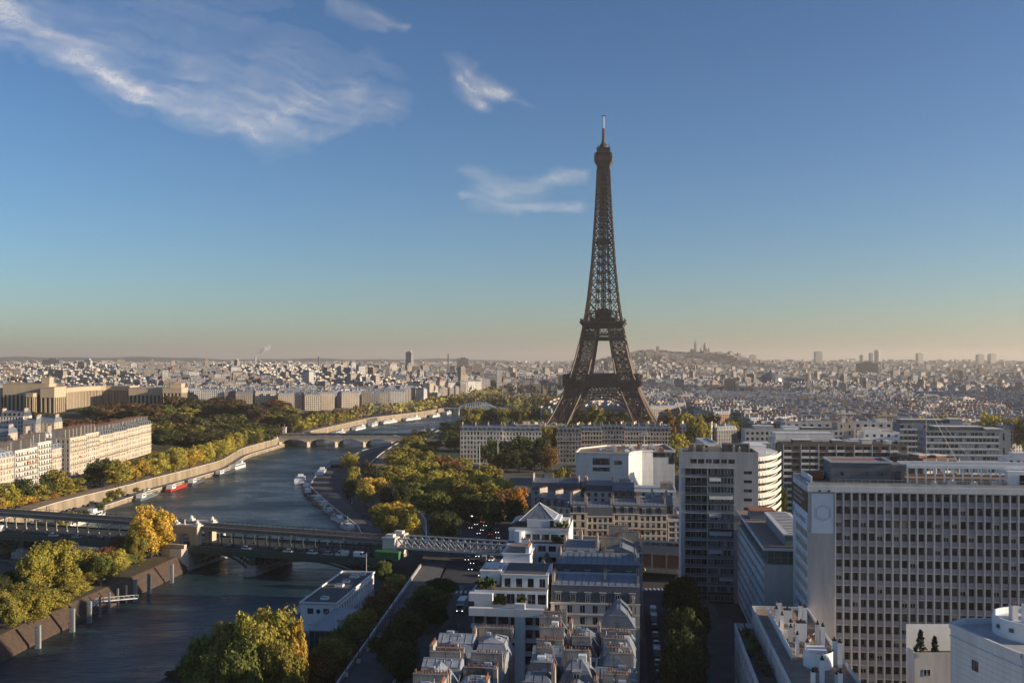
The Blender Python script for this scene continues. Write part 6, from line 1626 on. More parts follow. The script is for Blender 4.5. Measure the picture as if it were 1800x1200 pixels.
# the nearest, each one a building of its own
cand = []
y = 835.0
while y < 1750:
    x = -0.62 * y
    ang = rad(-2)
    while x < 0.60 * y:
        p = PROTO[RNG.choice([0, 0, 1, 1, 2, 3, 7, 5]) if x * F < -130 * y else RNG.randrange(len(PROTO))]; jx, jy = x + RNG.uniform(-2, 2), y + RNG.uniform(-5, 5)
        px = 900 + F * jx / jy
        if not blocked(jx, jy) and not blocked(jx + p[3], jy) and RNG.random() < .93:
            rz = rad(({0: 12, 1: 30, 2: 22, 3: 38} if px < 780 else {0: -2, 1: 14, 2: -20, 3: 28})[int((px + jy * .3) // (90 if px < 780 else 210)) % 4] + RNG.uniform(-2, 2))
            cand.append((jx, jy, rz, p, px))
        x += p[3] + RNG.choice([0.3, 1.0, 3.0, 14.0])
    y += RNG.uniform(24, 40)
cand = [c for c in cand if -60 < c[4] < 1860]
cand.sort(key=lambda c: c[1])
NIND = 285
CN = {}
for (x, y, rz, p, px) in sorted(cand[:NIND], key=lambda c: c[4]):
    col, cn = tone(); s = sector(px); st_ = 'mansard roofed' if p[6] == 'mansard' else 'flat roofed'; k = CN.get((cn, st_, s), 0); CN[(cn, st_, s)] = k + 1
    far_block(x, y, rz, p, col, f"{cn} {st_} city block {s}, {ordw(k)} from left", f"{cn} {st_} city blocks {s}")
# everything behind reads as one mass of roofs
V = []; Fc = []; MI = []; CC = []
def add_far(x, y, rz, w, d, h, col, rc, mans):
    z = H(x, y); c, s = math.cos(rz), math.sin(rz); i = len(V)
    def T(a, b_, zz): V.append((x + a * c - b_ * s, y + a * s + b_ * c, z + zz))
    for a, b_ in ((0, 0), (w, 0), (w, d), (0, d)): T(a, b_, -6)
    for a, b_ in ((0, 0), (w, 0), (w, d), (0, d)): T(a, b_, h)
    ins = min(w, d) * (.16 if mans else .03); rh = 3.2 if mans else .6
    for a, b_ in ((ins, ins), (w - ins, ins), (w - ins, d - ins), (ins, d - ins)): T(a, b_, h + rh)
    for k in range(4):
        k2 = (k + 1) % 4
        Fc.append((i + k, i + k2, i + 4 + k2, i + 4 + k)); MI.append(0); CC.append(col)
        Fc.append((i + 4 + k, i + 4 + k2, i + 8 + k2, i + 8 + k)); MI.append(1); CC.append(rc)
    Fc.append((i + 8, i + 9, i + 10, i + 11)); MI.append(1); CC.append(rc)
    n = 3 if w > 20 else 2
    for k in range(n):
        j = len(V); a0 = RNG.uniform(.1, .8) * w; b0 = RNG.uniform(.05, .4) * d; t = .9; l = d * RNG.uniform(.3, .6); hh = h + rh + RNG.uniform(.8, 3.4)
        for zz in (h, hh):
            for a, b_ in ((a0, b0), (a0 + t, b0), (a0 + t, b0 + l), (a0, b0 + l)): T(a, b_, zz)
        cc = RNG.choice([(.54, .46, .36), (.62, .58, .52), (.4, .34, .27)])
        for q in range(4):
            q2 = (q + 1) % 4; Fc.append((j + q, j + q2, j + 4 + q2, j + 4 + q)); MI.append(1); CC.append(cc)
        Fc.append((j + 4, j + 5, j + 6, j + 7)); MI.append(1); CC.append((.36, .16, .09))
for (x, y, rz, p, px) in cand[NIND:]:
    col, cn = tone(); add_far(x, y, rz, p[3], p[4], p[5], col, (.18, .20, .235), p[6] == 'mansard')
y = 1750.0
while y < 10200:
    x = -0.66 * y; sc = 1 + max(0, (y - 2500) / 4200)
    while x < 0.66 * y:
        w = RNG.uniform(8, 20) * sc; d = RNG.uniform(9, 14) * sc ** .6; h = RNG.uniform(11, 24) + (RNG.uniform(3, 22) if RNG.random() < .05 else 0)
        jx, jy = x + RNG.uniform(-6, 6), y + RNG.uniform(-12, 12) * sc
        if not blocked(jx, jy) and RNG.random() < .9:
            col, cn = tone(); v = RNG.uniform(.10, .24); rc = (v, v * 1.08, v * 1.22) if RNG.random() < .85 else (.34, .2, .13)
            rz = rad({0: -8, 1: 22, 2: -28, 3: 38, 4: 6}[int((jx * .004 + jy * .002) // 1) % 5] + RNG.uniform(-4, 4))
            add_far(jx, jy, rz, w, d, h, col, rc, RNG.random() < .7)
        x += w + RNG.choice([0.5, 2, 6, 12]) * sc
    y += RNG.uniform(21, 32) * sc
me = bpy.data.meshes.new("distant_city"); me.from_pydata(V, [], Fc)
def attr_mat(name, window):
    m = (facade_mat(name, objcol=True) if window else mat(name, objcol=True, rough=.5, var=.3, scale=.05)); nt = m.node_tree
    oi = [n for n in nt.nodes if n.type == 'OBJECT_INFO'][0]; at_ = nt.nodes.new("ShaderNodeAttribute"); at_.attribute_name = "tint"
    for l in list(oi.outputs["Color"].links): nt.links.new(at_.outputs["Color"], l.to_socket)
    nt.nodes.remove(oi); return m
me.materials.append(attr_mat("far_wall", True)); me.materials.append(attr_mat("far_roof", False))
me.polygons.foreach_set("material_index", MI)
ca = me.color_attributes.new("tint", 'FLOAT_COLOR', 'CORNER'); arr = np.repeat(np.array([(*c, 1.0) for c in CC], dtype=np.float32), [len(f) for f in Fc], axis=0); ca.data.foreach_set("color", arr.ravel()); me.update()
dc = bpy.data.objects.new("distant_city", me); COL.objects.link(dc); tag(dc, "dense mass of pale far off roofs filling the plain to the horizon", "city", kind='stuff')

# ------------------------------------------------------------------ landmarks in the haze
lst = mat("landmark_stone", (0.33, 0.295, 0.26), var=.12, scale=.02); ldk = mat("landmark_dark", (0.12, 0.12, 0.13), var=.15, scale=.02)
lwin = facade_mat("tower_facade", objcol=False, col=(.30, .28, .27), bay=4.5, storey=3.2, wf=.6, hf=.5)
lwl = facade_mat("pale_tower_facade", objcol=False, col=(.52, .48, .43), bay=4.5, storey=3.2, wf=.5, hf=.5)
lgl = mat("tower_glass", (0.16, 0.22, 0.27), rough=.25, spec=.6, var=.2, scale=.02)
def far_z(py, Y): return height(py, Y)
SCY = 5740.0
sx = GX(1240, SCY); SC = empty("domed_basilica", (sx, SCY, far_z(622, SCY)), 0, label="domed white basilica on the hilltop right of the iron tower", cat="church"); SC.scale = (1.2, 1.2, 1.2)
def dome(parent, name, x, y, z, r, hdrum, hdome, m):
    b = MB(); pr = [(r, z), (r, z + hdrum)]
    for k in range(9): t = k / 8 * math.pi / 2; pr.append((r * 1.06 * math.cos(t) ** .8 if k < 8 else .3, z + hdrum + hdome * math.sin(t)))
    pr += [(r * .22, z + hdrum + hdome), (r * .2, z + hdrum + hdome * 1.25), (.1, z + hdrum + hdome * 1.5)]; b.lathe(pr, 14, m, (x, y)); b.build(name, parent)
b = MB(); b.box(-20, 20, -8, 40, -14, 16, lst); b.box(-14, 14, -14, -8, -14, 20, lst); b.build("nave", SC)
dome(SC, "main_dome", 0, 6, 14, 9, 16, 21, lst)
for dx in (-21, 17): dome(SC, "side_dome", dx, -2, 8, 4.6, 10, 12, lst)
for dx in (-13, 10): dome(SC, "side_dome", dx, 22, 8, 4.6, 10, 12, lst)
b = MB(); b.box(-46, -36, 40, 50, -14, 50, lst); b.loft(rect(-46.5, -35.5, 39.5, 50.5, 50), rect(-43, -39, 43, 47, 60), lst, lst); b.loft(rect(-43, -39, 43, 47, 60), rect(-41.2, -40.8, 44.8, 45.2, 72), lst, lst); b.build("bell_tower", SC)
WT = empty("water_tower", (GX(1203, 5800), 5800, far_z(625, 5800)), 0, label="small water tower left of the hilltop basilica", cat="water tower"); b = MB(); b.box(-7, 7, -7, 7, -10, 12, lst); b.lathe([(8, 12), (7, 18), (3, 22), (.2, 25)], 10, lst); b.build("tank", WT)
GPY = 2450.0; gp = empty("glass_roofed_hall", (GX(1355, GPY), GPY, 0), rad(8), label="great glass roofed exhibition hall with a low dome and flag", cat="hall"); zt = far_z(660, GPY)
b = MB(); b.box(-70, 118, -20, 30, -6, zt - 22, lst); b.build("wall", gp)
b = MB(); n = 12; pv = None; grm = mat("hall_glass", (.11, .13, .14), rough=.35, spec=.6, var=.25, scale=.03)
for k in range(n + 1):
    t = math.pi * k / n; p = (-24 * math.cos(t), zt - 24 + 20 * math.sin(t))
    if pv: b.quad([(-68, pv[0], pv[1]), (112, pv[0], pv[1]), (112, p[0], p[1]), (-68, p[0], p[1])][::-1], grm)
    pv = p
for x in (-68, 112): b.quad([(x, -24 * math.cos(math.pi * k / n), zt - 24 + 20 * math.sin(math.pi * k / n)) for k in range(n + 1)], grm)
b.build("vault", gp)
b = MB(); b.lathe([(30, zt - 14), (28, zt - 6), (22, zt + 1), (12, zt + 6), (5, zt + 8), (3, zt + 14), (.8, zt + 16), (.5, zt + 26)], 20, grm); b.build("dome", gp)
def church(px, Y, ptop, w, label, m=lst, spire=False):
    r = empty("church_tower", (GX(px, Y), Y, H(GX(px, Y), Y)), 0, label=label, cat="church"); zt = far_z(ptop, Y) - H(GX(px, Y), Y); b = MB()
    if spire: b.box(-w * .5, w * .5, -w * .5, w * .5, -4, zt * .55, m); b.loft(rect(-w * .5, w * .5, -w * .5, w * .5, zt * .55), rect(-.3, .3, -.3, .3, zt), m, m); b.build("spire", r)
    else:
        b.box(-w * .5, w * .5, -w * .5, w * .5, -4, zt * .62, m); b.box(-w * .38, w * .38, -w * .38, w * .38, zt * .62, zt * .78, m); b.loft(rect(-w * .38, w * .38, -w * .38, w * .38, zt * .78), rect(-w * .12, w * .12, -w * .12, w * .12, zt * .94), m, m); b.box(-.5, .5, -.5, .5, zt * .94, zt, m); b.build("bell_tower", r)
    b = MB(); b.loft(rect(w * .5, w * 3.4, -w * .7, w * .7, 20), rect(w * .5, w * 3.4, -.3, .3, 30), roofp, roofp); b.box(w * .5, w * 3.4, -w * .7, w * .7, -4, 20, m); b.build("nave", r)
church(682, 2000, 638, 11, "dark stepped church tower right of the smoking chimney", lst)
church(799, 2300, 650, 9, "slim dark church spire left of the iron tower", ldk, True)
church(1421, 1750, 653, 7, "slim pale church spire right of the glass roofed hall", lst, True)
dom = empty("dome_church", (GX(1429, 1800), 1800, 0), 0, label="small grey dome beside the slim pale spire", cat="church"); b = MB(); b.lathe([(12, 0), (12, 18), (11, 24), (7, 30), (2, 34), (1, 40), (.1, 43)], 16, zinc); b.build("dome", dom)
# monumental arch
MY = 2400.0; ma_ = empty("monumental_arch", (GX(256, MY), MY, 0), rad(10), label="massive stone triumphal arch standing above the left roofs", cat="monument"); z1 = far_z(640, MY); w_ = 23 * MY / F
b = MB(); b.box(0, w_ * .34, 0, 22, 0, z1 - 14, lst); b.box(w_ * .66, w_, 0, 22, 0, z1 - 14, lst); b.box(0, w_, 0, 22, z1 - 14, z1, lst); b.box(-1, w_ + 1, -1, 23, z1 - 11, z1 - 9, lst); b.box(w_ * .34, w_ * .66, .3, 21.7, z1 - 20, z1 - 14, lst); b.build("arch", ma_)
def tower(px0, px1, ptop, Y, label, m, d=None, round_=False, name="tower_block", top=None):
    x0, x1 = GX(px0, Y), GX(px1, Y); z0 = H(x0, Y); r = empty(name, ((x0 + x1) / 2, Y, z0), rad(RNG.uniform(-14, 14)), label=label, cat="tower block"); w = x1 - x0; zt = far_z(ptop, Y) - z0; d = d or w * .8; b = MB()
    if round_:
        b.cyl((0, 0, -5), (0, 0, zt * .94), w / 2, w / 2, 14, m); b.lathe([(w / 2, zt * .94), (w * .42, zt * .98), (w * .25, zt), (.2, zt)], 14, m)
    else:
        b.box(-w / 2, w / 2, -d / 2, d / 2, -5, zt, m, lst)
        b.box(-w * .2, w * .25, -d * .2, d * .2, zt, zt + w * .08, ldk)
    b.build("wall", r)
    if top: q = MB(); q.box(-w * .52, w * .52, -d * .52, d * .52, zt * .93, zt * .955, ldk); q.box(-w * .3, w * .3, -d * .3, d * .3, zt, zt + 4, lwl); q.build("crown", r)
for a in ((715, 725, 619, 3400, "lone dark hotel tower above the city left of the iron tower", lwin, 30, False, "tower_block", True), (803, 824, 630, 3000, "wide dark slab left of the iron tower", lwin), (79, 92, 640, 2700, "white tower block at far left, front one of the pair", lwl), (91, 104, 639, 2750, "blue glass tower block at far left", lgl),
          (79, 107, 632, 3100, "dark slab behind the white and glass towers at far left", ldk), (438, 450, 642, 2600, "bright white block under the smoking chimney", lwl), (1432, 1444, 618, 6600, "pale square tower on the right horizon, left of the twin towers", lwl), (1527, 1534, 620, 6800, "lower round twin tower on the right horizon", lwl, None, True),
          (1537, 1547, 615, 6800, "taller round twin tower on the right horizon", lwl, None, True), (1511, 1519, 623, 6800, "short round tower left of the twin towers", lwl, None, True), (1611, 1621, 621, 7000, "pale tower right of the twin towers", lwl), (1717, 1728, 623, 7200, "left tower of the pair at the far right horizon", lwl),
          (1738, 1749, 622, 7200, "right tower of the pair at the far right horizon", lwl), (1318, 1328, 624, 6900, "grey tower on the horizon right of the basilica hill", lwl), (1508, 1540, 638, 4200, "broad dark theatre roof below the twin towers", ldk), (14, 24, 644, 2500, "beige apartment tower at the far left edge", lwl), (26, 40, 641, 2600, "wide beige apartment tower near the left edge", lwl),
          (116, 126, 645, 2400, "sunlit cream tower block right of the glass tower", lwl), (168, 176, 646, 2500, "small sunlit tower block above the colonnade", lwl), (228, 234, 644, 2600, "narrow pink tower block left of the triumphal arch", brick), (318, 328, 645, 2700, "pale tower block right of the triumphal arch", lwl),
          (500, 508, 642, 2800, "pale tower block right of the smoking chimney", lwl), (541, 553, 640, 3000, "cream tower block under the thin dark chimney", lwl), (1062, 1069, 636, 3900, "pointed dark church block between the tower's legs", ldk)):
    tower(*a)
def stackc(px, ptop, Y, r_, label, m):
    x = GX(px, Y); z0 = H(x, Y); e = empty("factory_chimney", (x, Y, z0), 0, label=label, cat="chimney"); b = MB(); zt = far_z(ptop, Y) - z0; b.cyl((0, 0, -5), (0, 0, zt), r_ * 1.3, r_, 10, m); b.cyl((0, 0, zt - 3), (0, 0, zt), r_ * 1.15, r_ * 1.15, 10, m); b.build("flue", e); return x, Y, zt + z0
sxp = stackc(449, 627, 3000, 2.2, "thin pale chimney trailing white smoke", lwl); stackc(560, 627, 3400, 2.4, "tall thin dark chimney on the left horizon", ldk); stackc(788, 622, 3800, 2.6, "tall thin dark chimney left of the wide slab", ldk)
# smoke plume
b = MB(); 
for k in range(20):
    t = k / 19; c = Vector((sxp[0] + 3 + 32 * t + RNG.uniform(-5, 5) * t, sxp[1] + RNG.uniform(-5, 5) * t, sxp[2] + 3 + 24 * t ** .8 + RNG.uniform(-7, 7) * t)); r_ = 2.2 + 6 * t * RNG.uniform(.4, 1.2); n = 7
    prv = []
    for j in range(n + 1):
        ph = math.pi * j / n; prv.append((max(.05, r_ * math.sin(ph)), -r_ * math.cos(ph)))
    q = MB(); q.lathe(prv, 10, None); b.add(q, Matrix.Translation(c))
sm = bpy.data.materials.new("smoke"); sm.use_nodes = True; nt = sm.node_tree; nt.nodes.clear(); o_ = nt.nodes.new("ShaderNodeOutputMaterial"); mx = nt.nodes.new("ShaderNodeMixShader"); tr = nt.nodes.new("ShaderNodeBsdfTransparent"); df = nt.nodes.new("ShaderNodeBsdfDiffuse"); df.inputs[0].default_value = (.9, .9, .9, 1); tl_ = nt.nodes.new("ShaderNodeBsdfTranslucent"); tl_.inputs[0].default_value = (.95, .95, .95, 1); ad_ = nt.nodes.new("ShaderNodeMixShader"); ad_.inputs[0].default_value = .7; nt.links.new(df.outputs[0], ad_.inputs[1]); nt.links.new(tl_.outputs[0], ad_.inputs[2]); lw = nt.nodes.new("ShaderNodeLayerWeight"); lw.inputs[0].default_value = .35
mr = nt.nodes.new("ShaderNodeMapRange"); mr.inputs[3].default_value = .28; mr.inputs[4].default_value = 0.0; nt.links.new(lw.outputs["Facing"], mr.inputs[0]); nt.links.new(mr.outputs[0], mx.inputs[0]); nt.links.new(tr.outputs[0], mx.inputs[1]); nt.links.new(ad_.outputs[0], mx.inputs[2]); nt.links.new(mx.outputs[0], o_.inputs[0])
b.m = [sm] * len(b.f); so = b.build("smoke", label="small white smoke plume drifting right from the thin chimney", cat="smoke", kind='stuff')
for p in so.data.polygons: p.use_smooth = True
# ------------------------------------------------------------------ trees
def crown_proto(seed, clumps, leaves, ls, rag=0.0):
    r = np.random.default_rng(seed); V = []; n = 0; F_ = []
    for c in range(clumps):
        d = r.normal(size=3); d /= np.linalg.norm(d)
        rr = r.uniform(.45, .86) if c > clumps * .2 else r.uniform(0, .45)
        cen = d * rr * np.array([1, 1, 1]); cr = r.uniform(.20, .34) * (1 + rag * r.uniform(-.4, .4))
        m = int(leaves * r.uniform(.6, 1.3))
        u = r.normal(size=(m, 3)); u /= np.linalg.norm(u, axis=1)[:, None]
        rad_ = cr * r.uniform(.55, 1.05, size=(m, 1)); p = cen + u * rad_
        nrm = u * .75 + d * .35 + r.normal(size=(m, 3)) * .45; nrm /= np.linalg.norm(nrm, axis=1)[:, None]
        t = np.cross(nrm, r.normal(size=(m, 3))); t /= np.linalg.norm(t, axis=1)[:, None]; b_ = np.cross(nrm, t)
        s = (ls * r.uniform(.55, 1.25, size=(m, 1)))
        V.append(np.stack([p - t * s, p - b_ * s * .6, p + t * s, p + b_ * s * .6], axis=1).reshape(-1, 3))
        n += m
    V = np.concatenate(V); me = bpy.data.meshes.new("crown")
    me.vertices.add(len(V)); me.vertices.foreach_set("co", V.ravel()); me.loops.add(n * 4); me.loops.foreach_set("vertex_index", np.arange(n * 4))
    me.polygons.add(n); me.polygons.foreach_set("loop_start", np.arange(n) * 4); me.polygons.foreach_set("loop_total", np.full(n, 4)); me.materials.append(leafm); me.update(); me.validate()
    return me
CROWN_N = [crown_proto(s, 74, 150, .062, .4) for s in (1, 2, 3, 4)]
CROWN_M = [crown_proto(s, 46, 62, .088, .3) for s in (11, 12, 13, 14, 15)]
CROWN_F = [crown_proto(s, 26, 40, .13, .3) for s in (21, 22, 23, 24)]
def trunk_proto(seed):
    r = random.Random(seed); b = MB(); b.cyl((0, 0, -.03), (.02, 0, .42), .055, .04, 8, bark)
    for k in range(5):
        a = k * 1.26 + r.uniform(-.3, .3); e = (.34 * math.cos(a), .34 * math.sin(a), r.uniform(.75, 1.0)); mid = (.12 * math.cos(a), .12 * math.sin(a), .6)
        b.cyl((.02, 0, .38), mid, .033, .024, 6, bark, False); b.cyl(mid, e, .024, .01, 5, bark, False)
    return b.mesh("trunk")
TRUNK = [trunk_proto(s) for s in (1, 2, 3)]
TC = dict(gold=(.56, .39, .075), goldgreen=(.42, .36, .075), olive=(.29, .25, .062), green=(.17, .19, .055), dark=(.082, .097, .04), umber=(.165, .112, .056), deep=(.11, .105, .046), brown=(.23, .14, .06), orange=(.50, .25, .045), redbrown=(.19, .092, .052))
TN = dict(gold="golden", goldgreen="yellow green", olive="olive", green="green", dark="dark green", umber="dull brown", deep="deep olive", brown="russet brown", orange="orange", redbrown="reddish brown")
NT = [0]; FARTREES = []; rs0 = random.Random(8)
def tree(X, Y, z0, h, r, colr, label, group=None):
    NT[0] += 1
    e = empty("tree", (X, Y, z0), 0, label=label, cat="tree", group=group)
    c = TC[colr]; k = RNG.uniform(.85, 1.18); c = tuple(q * k for q in c)
    P = CROWN_N if Y < 430 else CROWN_M if Y < 900 else CROWN_F
    hz = h * .46; o = inst("crown", RNG.choice(P), e, (0, 0, h - hz), RNG.uniform(0, 6.28), c, (r, r * RNG.uniform(.9, 1.1), hz))
    t = inst("trunk", RNG.choice(TRUNK), e, (0, 0, 0), RNG.uniform(0, 6.28), None, (r, r, h * .8))
    if Y < 430: t.scale = (max(r * .8, 3.5), max(r * .8, 3.5), h * .8)
    return e
def onrow(items, back):
    out = []
    for (px, yt, Y, wp, c) in items:
        for _ in range(30): Y = Y * .5 + .5 * (wallR(Y) - back) * F / (px - 900)
        out.append((px, yt, Y, wp, c))
    return out
def zone(items, z0, where, group, hfix=None, grow=1.0):
    """items: (px, y_top, Y, width_px, colour)"""
    FARTREES.extend((GX(q[0], q[2]), q[2], H(GX(q[0], q[2]), q[2]), q[1], q[3], q[4]) for q in items if q[2] > 1290 and not hfix)
    items = sorted([q for q in items if q[2] <= 1290 or hfix], key=lambda q: q[0]); cnt = {}
    tot = {}
    for it in items: tot[it[4]] = tot.get(it[4], 0) + 1
    for it in items:
        px, yt, Y, wp, c = it
        if hfix: Y = F * (EYE - RNG.uniform(*hfix)) / (yt - HOR)
        X = GX(px, Y); wp = wp * grow; zz = z0(X, Y) if callable(z0) else z0
        h = height(yt, Y) - zz; r = wp / 2 * Y / F; i = cnt.get(c, 0); cnt[c] = i + 1
        lab = f"{TN[c]} tree {where}" if tot[c] == 1 else f"{TN[c]} tree {where}, {ordw(i)} such from left"
        tree(X, Y, zz, max(4, h), r, c, lab, group)
zone([(266, 888, 404, 88, 'gold'), (98, 948, 348, 92, 'goldgreen'), (62, 962, 338, 62, 'goldgreen'), (150, 962, 368, 62, 'olive'), (186, 958, 388, 50, 'redbrown'), (200, 966, 372, 64, 'goldgreen'), (182, 976, 362, 50, 'green'), (222, 972, 385, 44, 'green'), (212, 940, 398, 40, 'redbrown'), (44, 1024, 322, 78, 'olive'), (4, 1036, 312, 66, 'olive'), (84, 1034, 316, 62, 'goldgreen'), (18, 1000, 345, 50, 'dark'), (240, 930, 396, 50, 'olive'), (60, 1036, 304, 62, 'goldgreen'), (102, 1040, 320, 54, 'olive'), (132, 1022, 338, 56, 'goldgreen'), (24, 1048, 298, 60, 'olive'), (238, 986, 392, 40, 'olive'), (176, 1004, 360, 44, 'olive'), (160, 1005, 356, 50, 'olive'), (118, 990, 345, 60, 'goldgreen'), (0, 1010, 330, 50, 'dark')], -2.2, "on the river island", "trees on the river island")
zone([(484, 1058, 238, 92, 'goldgreen'), (442, 1068, 236, 92, 'goldgreen'), (518, 1080, 236, 52, 'gold'), (462, 1092, 229, 92, 'olive'), (402, 1086, 240, 96, 'olive'), (362, 1112, 240, 96, 'green'), (424, 1122, 224, 100, 'green'), (382, 1152, 224, 100, 'green'), (500, 1124, 226, 80, 'olive'), (330, 1165, 258, 84, 'dark'), (500, 1105, 282, 74, 'olive'), (455, 1135, 262, 92, 'dark'), (520, 1150, 262, 60, 'dark')], -5.5, "at the bottom of the near bank", "big trees at the bottom of the frame")
zone([(556, 1148, 245, 84, 'brown'), (585, 1118, 258, 80, 'olive'), (612, 1092, 274, 76, 'green'), (636, 1068, 292, 70, 'olive'), (658, 1046, 310, 66, 'brown'), (678, 1026, 330, 58, 'brown'), (694, 1008, 350, 48, 'olive'), (676, 984, 372, 34, 'green')], -5.5, "on the lower quay beside the parapet", "lower quay trees below the parapet")
zone([(690, 1098, 252, 80, 'dark'), (712, 1072, 268, 80, 'dark'), (736, 1046, 288, 78, 'dark'), (757, 1026, 306, 72, 'green'), (776, 1012, 326, 62, 'dark'), (708, 1124, 240, 74, 'dark'), (766, 1052, 290, 50, 'dark')], 0.0, "between the promenade and the quay road", "dark trees along the quay road")
zone([(1198, 1008, 292, 62, 'dark'), (1186, 1016, 305, 46, 'dark'), (1210, 1030, 262, 74, 'dark'), (1206, 1062, 236, 84, 'dark'), (1200, 1100, 214, 88, 'dark'), (1218, 1086, 226, 60, 'dark')], 0.0, "along the shaded side street", "dark trees along the side street")
zone([(655, 833, 560, 56, 'gold'), (697, 878, 515, 78, 'gold'), (672, 882, 536, 52, 'goldgreen'), (614, 793, 700, 40, 'goldgreen'), (621, 815, 645, 28, 'goldgreen'), (616, 836, 615, 30, 'dark'), (640, 846, 590, 36, 'olive'), (648, 806, 650, 34, 'deep'), (660, 820, 620, 36, 'dark'), (678, 846, 580, 34, 'deep'), (690, 905, 500, 44, 'olive'), (720, 900, 495, 44, 'goldgreen')], -2.5, "on the lower river road beside the houseboats", "trees beside the houseboats", (11, 14))
park = [(712, 778, 770, 48, 'olive'), (728, 770, 800, 44, 'olive'), (745, 778, 790, 42, 'olive'), (698, 795, 730, 50, 'goldgreen'), (692, 788, 760, 40, 'olive'), (722, 800, 715, 50, 'olive'), (752, 790, 748, 54, 'olive'), (748, 806, 690, 56, 'goldgreen'), (782, 796, 740, 46, 'brown'), (800, 806, 712, 40, 'brown'), (815, 800, 740, 34, 'olive'), (690, 812, 660, 60, 'olive'), (716, 820, 640, 64, 'goldgreen'), (745, 826, 620, 66, 'olive'), (772, 822, 640, 62, 'goldgreen'),
        (800, 822, 650, 52, 'olive'), (826, 818, 660, 46, 'olive'), (860, 812, 650, 48, 'olive'), (844, 826, 620, 52, 'goldgreen'), (812, 836, 600, 60, 'olive'), (876, 834, 600, 56, 'goldgreen'), (856, 842, 575, 60, 'olive'), (786, 842, 585, 66, 'olive'), (738, 842, 592, 66, 'green'), (908, 850, 560, 42, 'orange'), (886, 856, 545, 50, 'brown'), (782, 897, 470, 62, 'dark'), (818, 862, 540, 66, 'dark'), (762, 860, 552, 64, 'green'), (846, 862, 530, 58, 'dark'), (902, 872, 530, 40, 'dark'), (868, 872, 520, 44, 'dark'), (705, 846, 605, 40, 'dark'), (724, 762, 850, 40, 'olive')]
zone(park, 0.0, "in the riverside park", "trees in the riverside park", (13.5, 17), 1.05)
zone([(872, 768, 716, 60, 'dark'), (900, 764, 716, 64, 'dark'), (930, 762, 716, 64, 'dark'), (952, 766, 712, 46, 'dark'), (858, 776, 708, 40, 'dark'), (964, 758, 760, 40, 'brown'), (966, 778, 690, 40, 'brown'), (912, 786, 690, 50, 'dark'), (940, 790, 690, 50, 'dark'), (884, 792, 690, 44, 'dark'), (741, 752, 930, 52, 'dark'), (790, 752, 890, 44, 'dark'), (800, 766, 850, 40, 'dark'), (765, 772, 860, 44, 'dark'), (984, 812, 520, 46, 'olive'), (962, 816, 516, 30, 'dark')], 0.0, "before the pale avenue block", "dark plane trees before the avenue blocks")
zone([(1192, 754, 690, 40, 'goldgreen'), (1186, 772, 660, 32, 'olive'), (1226, 724, 810, 44, 'olive'), (1206, 718, 870, 42, 'goldgreen'), (1178, 712, 930, 46, 'brown'), (1218, 742, 780, 40, 'dark'), (1236, 735, 820, 36, 'olive'), (1362, 842, 452, 30, 'green'), (1352, 862, 420, 34, 'green'), (1376, 850, 440, 24, 'dark')], 0.0, "right of the tower's foot", "trees right of the tower's foot")
zone([(1036, 716, 985, 62, 'green'), (1012, 722, 985, 44, 'olive'), (1046, 706, 1160, 34, 'olive'), (1086, 716, 1110, 60, 'dark'), (1110, 718, 1120, 44, 'dark'), (1064, 722, 1120, 40, 'dark'), (1022, 738, 850, 44, 'goldgreen'), (1000, 742, 840, 34, 'goldgreen'), (1070, 740, 850, 40, 'olive'), (1100, 738, 870, 40, 'green'), (982, 740, 835, 36, 'goldgreen'), (1140, 735, 880, 40, 'olive'), (955, 742, 830, 40, 'olive'), (935, 738, 850, 40, 'goldgreen')], 0.0, "under and around the tower's arch", "trees under the tower's arch")
L_ = [(1255, 738, 860, 44, 'dark'), (1280, 736, 880, 44, 'olive'), (1300, 728, 900, 26, 'dark'), (1322, 736, 880, 40, 'dark'), (1250, 720, 1000, 40, 'dark'), (1365, 722, 980, 36, 'brown'), (1530, 726, 900, 52, 'goldgreen'), (1510, 728, 920, 36, 'olive'), (1545, 730, 890, 30, 'olive'), (1570, 724, 960, 34, 'brown'), (1612, 728, 900, 44, 'goldgreen'), (1660, 720, 860, 54, 'olive'), (1688, 728, 860, 50, 'goldgreen'), (1640, 732, 860, 34, 'olive'), (1738, 720, 850, 52, 'goldgreen'), (1762, 726, 850, 46, 'olive'), (1785, 728, 840, 44, 'olive'), (1720, 736, 830, 40, 'dark'), (1800, 732, 830, 36, 'dark'), (1590, 734, 880, 36, 'olive'), (1470, 732, 900, 34, 'dark'), (1420, 730, 900, 34, 'dark'), (1395, 736, 880, 30, 'dark')]
zone(L_, 0.0, "in the avenue row right of the tower", "avenue trees right of the tower")
zone(onrow([(12, 846, 500, 54, 'goldgreen'), (36, 866, 486, 46, 'gold'), (64, 846, 548, 50, 'olive'), (98, 822, 572, 56, 'olive'), (126, 836, 562, 50, 'olive'), (112, 856, 532, 46, 'goldgreen'), (84, 866, 508, 40, 'orange'), (52, 872, 500, 40, 'orange'), (72, 872, 496, 36, 'goldgreen'), (40, 836, 560, 40, 'dark'), (140, 852, 548, 32, 'goldgreen'), (2, 872, 480, 34, 'gold'), (80, 838, 556, 36, 'dark')], 12), H, "above the raised railway at left", "trees left of the river above the railway")
